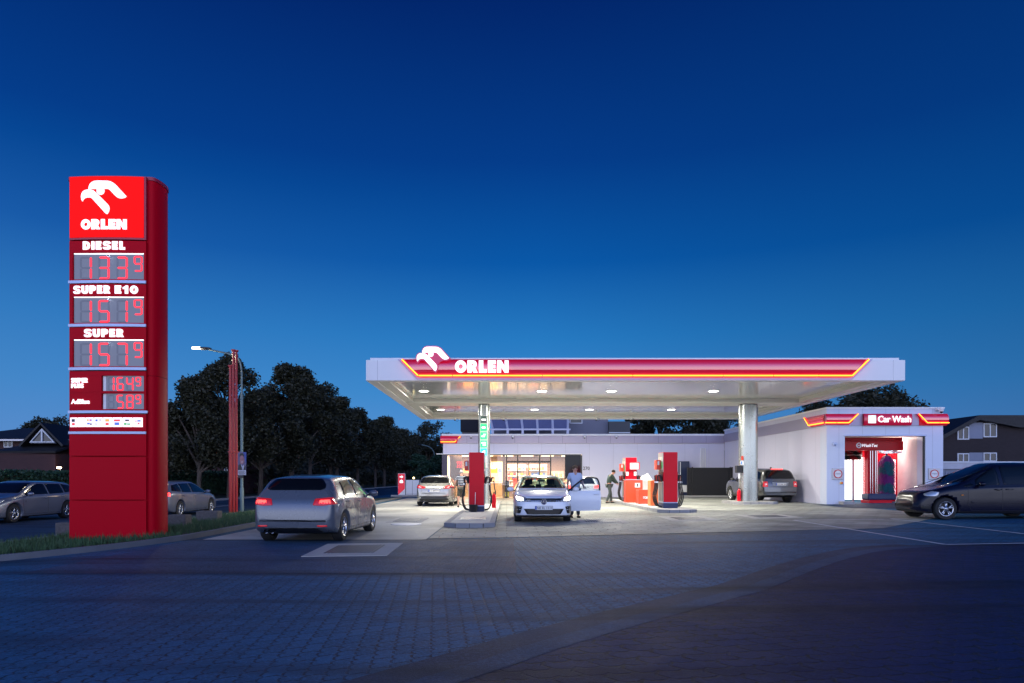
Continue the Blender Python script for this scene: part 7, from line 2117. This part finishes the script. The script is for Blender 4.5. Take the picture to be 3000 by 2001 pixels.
for k, (p_, top_, r_, lab) in enumerate([(674.5, 1072, .062, 'shortest of the three thin red flagpoles'), (683.5, 1026, .066, 'middle of the three thin red flagpoles'), (692.5, 1028, .060, 'rightmost of the three thin red flagpoles next to the lamp post')]):
    D_ = 29. + .35 * k; x = XD(p_, D_); z0 = gz(x) + .08; zt__ = EYE + (1401 - top_) * D_ / 2000
    t = thing('flagpole', lab, 'flagpole', (x, D_, z0), group=None)
    b = MB(); b.tube([(0, 0, 0), (0, 0, zt__ - z0)], [r_, r_ * .8], n=12); obj('shaft', b, mat('flagpole_red', (.38, .008, .012), .35), t, world=False)
    b = MB(); b.lathe([(.001, .04), (.09, .03), (.09, -.03), (.05, -.05)], (0, 0, zt__ - z0), n=14); b.lathe([(.07, -.03), (.10, -.03), (.10, .03), (.07, .03)], (0, 0, EYE + (1401 - 1324) * D_ / 2000 - z0), n=14); obj('truck_ring', b, MATS['flagpole_red'], t, world=False)
# election poster tied to the lamp post
D_ = 30.85
t = thing('portrait_poster', 'tall poster of a smiling man in a dark jacket tied to the lamp post', 'poster', (XD(710, D_), D_, 1.5))
PX = lambda p: XD(p, D_)
PZ = lambda p: EYE + (1401 - p) * D_ / 2000
def pl_(name, pts, m, lay, par):
    b = MB(); b.prism([(PX(a), PZ(c)) for a, c in pts], lambda u, v, q: (u, D_ - .01 - lay * .003 - q, v), 0, .002); return obj(name, b, m, par)
bd = pl_('poster_board', [(697, 1323), (722, 1325), (721, 1392), (697, 1392)], mat('poster_violet', (.13, .11, .20), .6), 0, t)
pl_('portrait_jacket', [(698, 1377), (698, 1364), (705, 1358), (712, 1370), (716, 1362), (720, 1366), (720, 1377)], M_black, 1, bd)
pl_('portrait_shirt', [(705, 1358), (711, 1366), (715, 1361), (716, 1366), (713, 1377), (711.5, 1377)], mat('poster_shirt', (.4, .4, .5), .6), 2, bd)
b = MB(); b.prism([(PX(709 + 6.3 * math.cos(a)), PZ(1347 - 13 * math.sin(a))) for a in np.linspace(0, 2 * math.pi, 20)[:-1]], lambda u, v, q: (u, D_ - .02 - q, v), 0, .002); obj('portrait_face', b, mat('poster_skin', (.33, .15, .17), .6), bd)
pl_('portrait_hair', [(702.5, 1340), (702.5, 1331), (706, 1328), (712, 1328), (715.5, 1333), (715, 1339), (712, 1334.5), (705, 1335)], M_black, 4.5, bd)
pl_('portrait_mouth', [(707, 1353), (712, 1351), (711, 1355), (708, 1355.5)], mat('poster_teeth', (.5, .4, .42), .6), 4.5, bd)
pl_('portrait_eye', [(705.5, 1345), (708, 1344.5), (708, 1346), (705.5, 1346)], M_black, 4.5, bd); pl_('portrait_eye', [(711, 1344.5), (713.5, 1344.5), (713.5, 1346), (711, 1346)], M_black, 4.5, bd)
pl_('text_block', [(697.5, 1377.5), (721, 1377.5), (721, 1391.5), (697.5, 1391.5)], mat('poster_text_white', (.5, .5, .58), .6), 1, bd)
for k in range(5):
    pl_('text_line', [(699, 1379.5 + 2.3 * k), (716 + (k % 2) * 3, 1379.5 + 2.3 * k), (716 + (k % 2) * 3, 1380.6 + 2.3 * k), (699, 1380.6 + 2.3 * k)], M_dark, 2, bd)
pl_('corner_stripe', [(712, 1324), (722, 1325), (722, 1360)], mat('poster_blue_stripe', (.05, .08, .3), .6), 1, bd)
b = MB(); b.box(PX(697.2), PX(713), D_ - .01, D_ + .0, PZ(1400), PZ(1392.3)); tag(obj('black_board', b, M_black), 'small black board under the portrait poster on the lamp post', 'board')
# entrance totem and cabinets
D_ = 51.
t = thing('direction_sign', 'small red and white sign with a lit arrow left of the grey compact car', 'sign', (PX(1176), D_, 0))
b = MB(); b.box(PX(1166), PX(1187), D_, D_ + .3, 0, PZ(1387)); obj('panel', b, M_white, t, bev=.01)
b = MB(); b.prism([(PX(1166.5), PZ(1388)), (PX(1186), PZ(1388)), (PX(1186), PZ(1432)), (PX(1166.5), PZ(1450))], lambda u, v, q: (u, D_ - .003 - q, v), 0, .01); obj('red_face', b, mat('sign_face_red', (.6, .01, .03), .3, emis=(1, .02, .05), es=.35), t)
def poly2(name, pts, m, par, d=.02):
    b = MB(); b.prism([(PX(a), PZ(c)) for a, c in pts], lambda u, v, q: (u, D_ - .015 - q, v), 0, d); return obj(name, b, m, par)
poly2('arrow', [(1171, 1395.5), (1176.5, 1395.5), (1176.5, 1392.5), (1181.5, 1397), (1176.5, 1401.5), (1176.5, 1398.5), (1171, 1398.5)], M_lit, t)
poly2('wash_icon', [(1171, 1415), (1171, 1409), (1176, 1405), (1181, 1409), (1181, 1415)], M_lit, t)
t = thing('utility_cabinet', 'white double utility cabinet between the small red sign and the grey car', 'cabinet', (PX(1207), D_, 0))
b = MB(); b.box(PX(1188.5), PX(1227), D_ + .1, D_ + .7, .0, PZ(1406)); obj('cabinet_body', b, M_white, t, bev=.02)
b = MB(); b.box(PX(1207.4), PX(1208), D_ + .09, D_ + .099, .1, PZ(1408)); b.box(PX(1191), PX(1225), D_ + .09, D_ + .099, PZ(1447.6), PZ(1447)); obj('door_gap', b, M_dark, t)
b = MB(); b.box(PX(1150), PX(1232), D_ - .8, D_ - .55, 0, .13); tag(obj('entry_kerb', b, M_kerb, bev=.02), 'kerb in front of the white utility cabinet', 'kerb')
t = thing('garden_lamp', 'tiny yellow garden lamp behind the white utility cabinet', 'lamp', (XD(1212, 60), 60, 0))
b = MB(); b.tube([(0, 0, 0), (0, 0, 1.3)], .03, n=6); obj('post', b, M_dark, t, world=False)
b = MB(); b.ball((0, 0, 1.38), .1, 10); obj('globe', b, emi('globe_yellow', (1, .8, .35), 4), t, world=False)
t = thing('wall_lantern', 'lit warm lantern on the wall of the left house', 'lamp', (XD(173, 54.4), 54.4, 2.2))
b = MB(); b.ball((0, 0, 0), .12, 10, (1.6, 1, .7)); obj('globe', b, emi('lantern_warm', (1, .75, .45), 25), t, world=False)
b = MB(); b.tube([(.12, 0, -.05), (.12, 0, -1.0)], .03, n=6); obj('post', b, M_wframe, t, world=False)
# far street lamp beside the tree row
t = thing('street_lamp', 'distant slim street lamp with a curved arm before the shrub trees', 'street lamp', (XD(1273, 70), 70, 0))
b = MB(); b.tube(cr([(0, 0, 0), (0, 0, 3.4), (-.15, 0, 4.2), (-.6, 0, 4.6), (-1.4, 0, 4.8)], 5), .05, n=8); obj('pole', b, M_pole, t, world=False)
b = MB(); b.ball((-1.5, 0, 4.8), .15, 8, (1.6, .7, .4)); obj('lamp_head', b, M_dark, t, world=False)

# far-off wood closing the view under and behind the street trees
def wood(name, label, boxes, n, s0=.5):
    rg = random.Random(99); b = MB()
    for (x0, x1, y0, y1, z1) in boxes:
        for k in range(n):
            x, y = rg.uniform(x0, x1), rg.uniform(y0, y1)
            top = z1 * (.75 + .18 * math.sin(x * .31 + y * .13) + .12 * math.sin(x * .83 + y * .57))
            z = top * (1 - rg.random() ** 1.6) if rg.random() < .8 else top
            s = s0 * rg.uniform(.5, 1.2); u = Vector((rg.gauss(0, 1), rg.gauss(0, 1), rg.gauss(0, 1))).normalized() * s; w = u.cross(Vector((rg.gauss(0, 1), rg.gauss(0, 1), rg.gauss(0, 1)))).normalized() * s * .6; p = Vector((x, y, max(z, .2)))
            b.add([p - u, p + w, p + u, p - w], [(0, 1, 2, 3)])
    o = obj(name, b, M_leaf, clean=False); return tag(o, label, 'wood', kind='stuff')
wood('far_wood', 'far-off dark wood seen under and behind the row of street trees', [(-46, -32, 80, 240, 7), (-60, 6, 230, 245, 9), (-90, -50, 85, 100, 5)], 15000, .55)
wood('hedgerow', 'dark undergrowth along the far verge beneath the row of street trees', [(-27, -23.5, 66, 230, 2.6)], 16000, .3)
wood('back_wood', 'dark wood on the skyline behind the shop and the car wash', [(0, 110, 105, 115, 6)], 15000, .5)
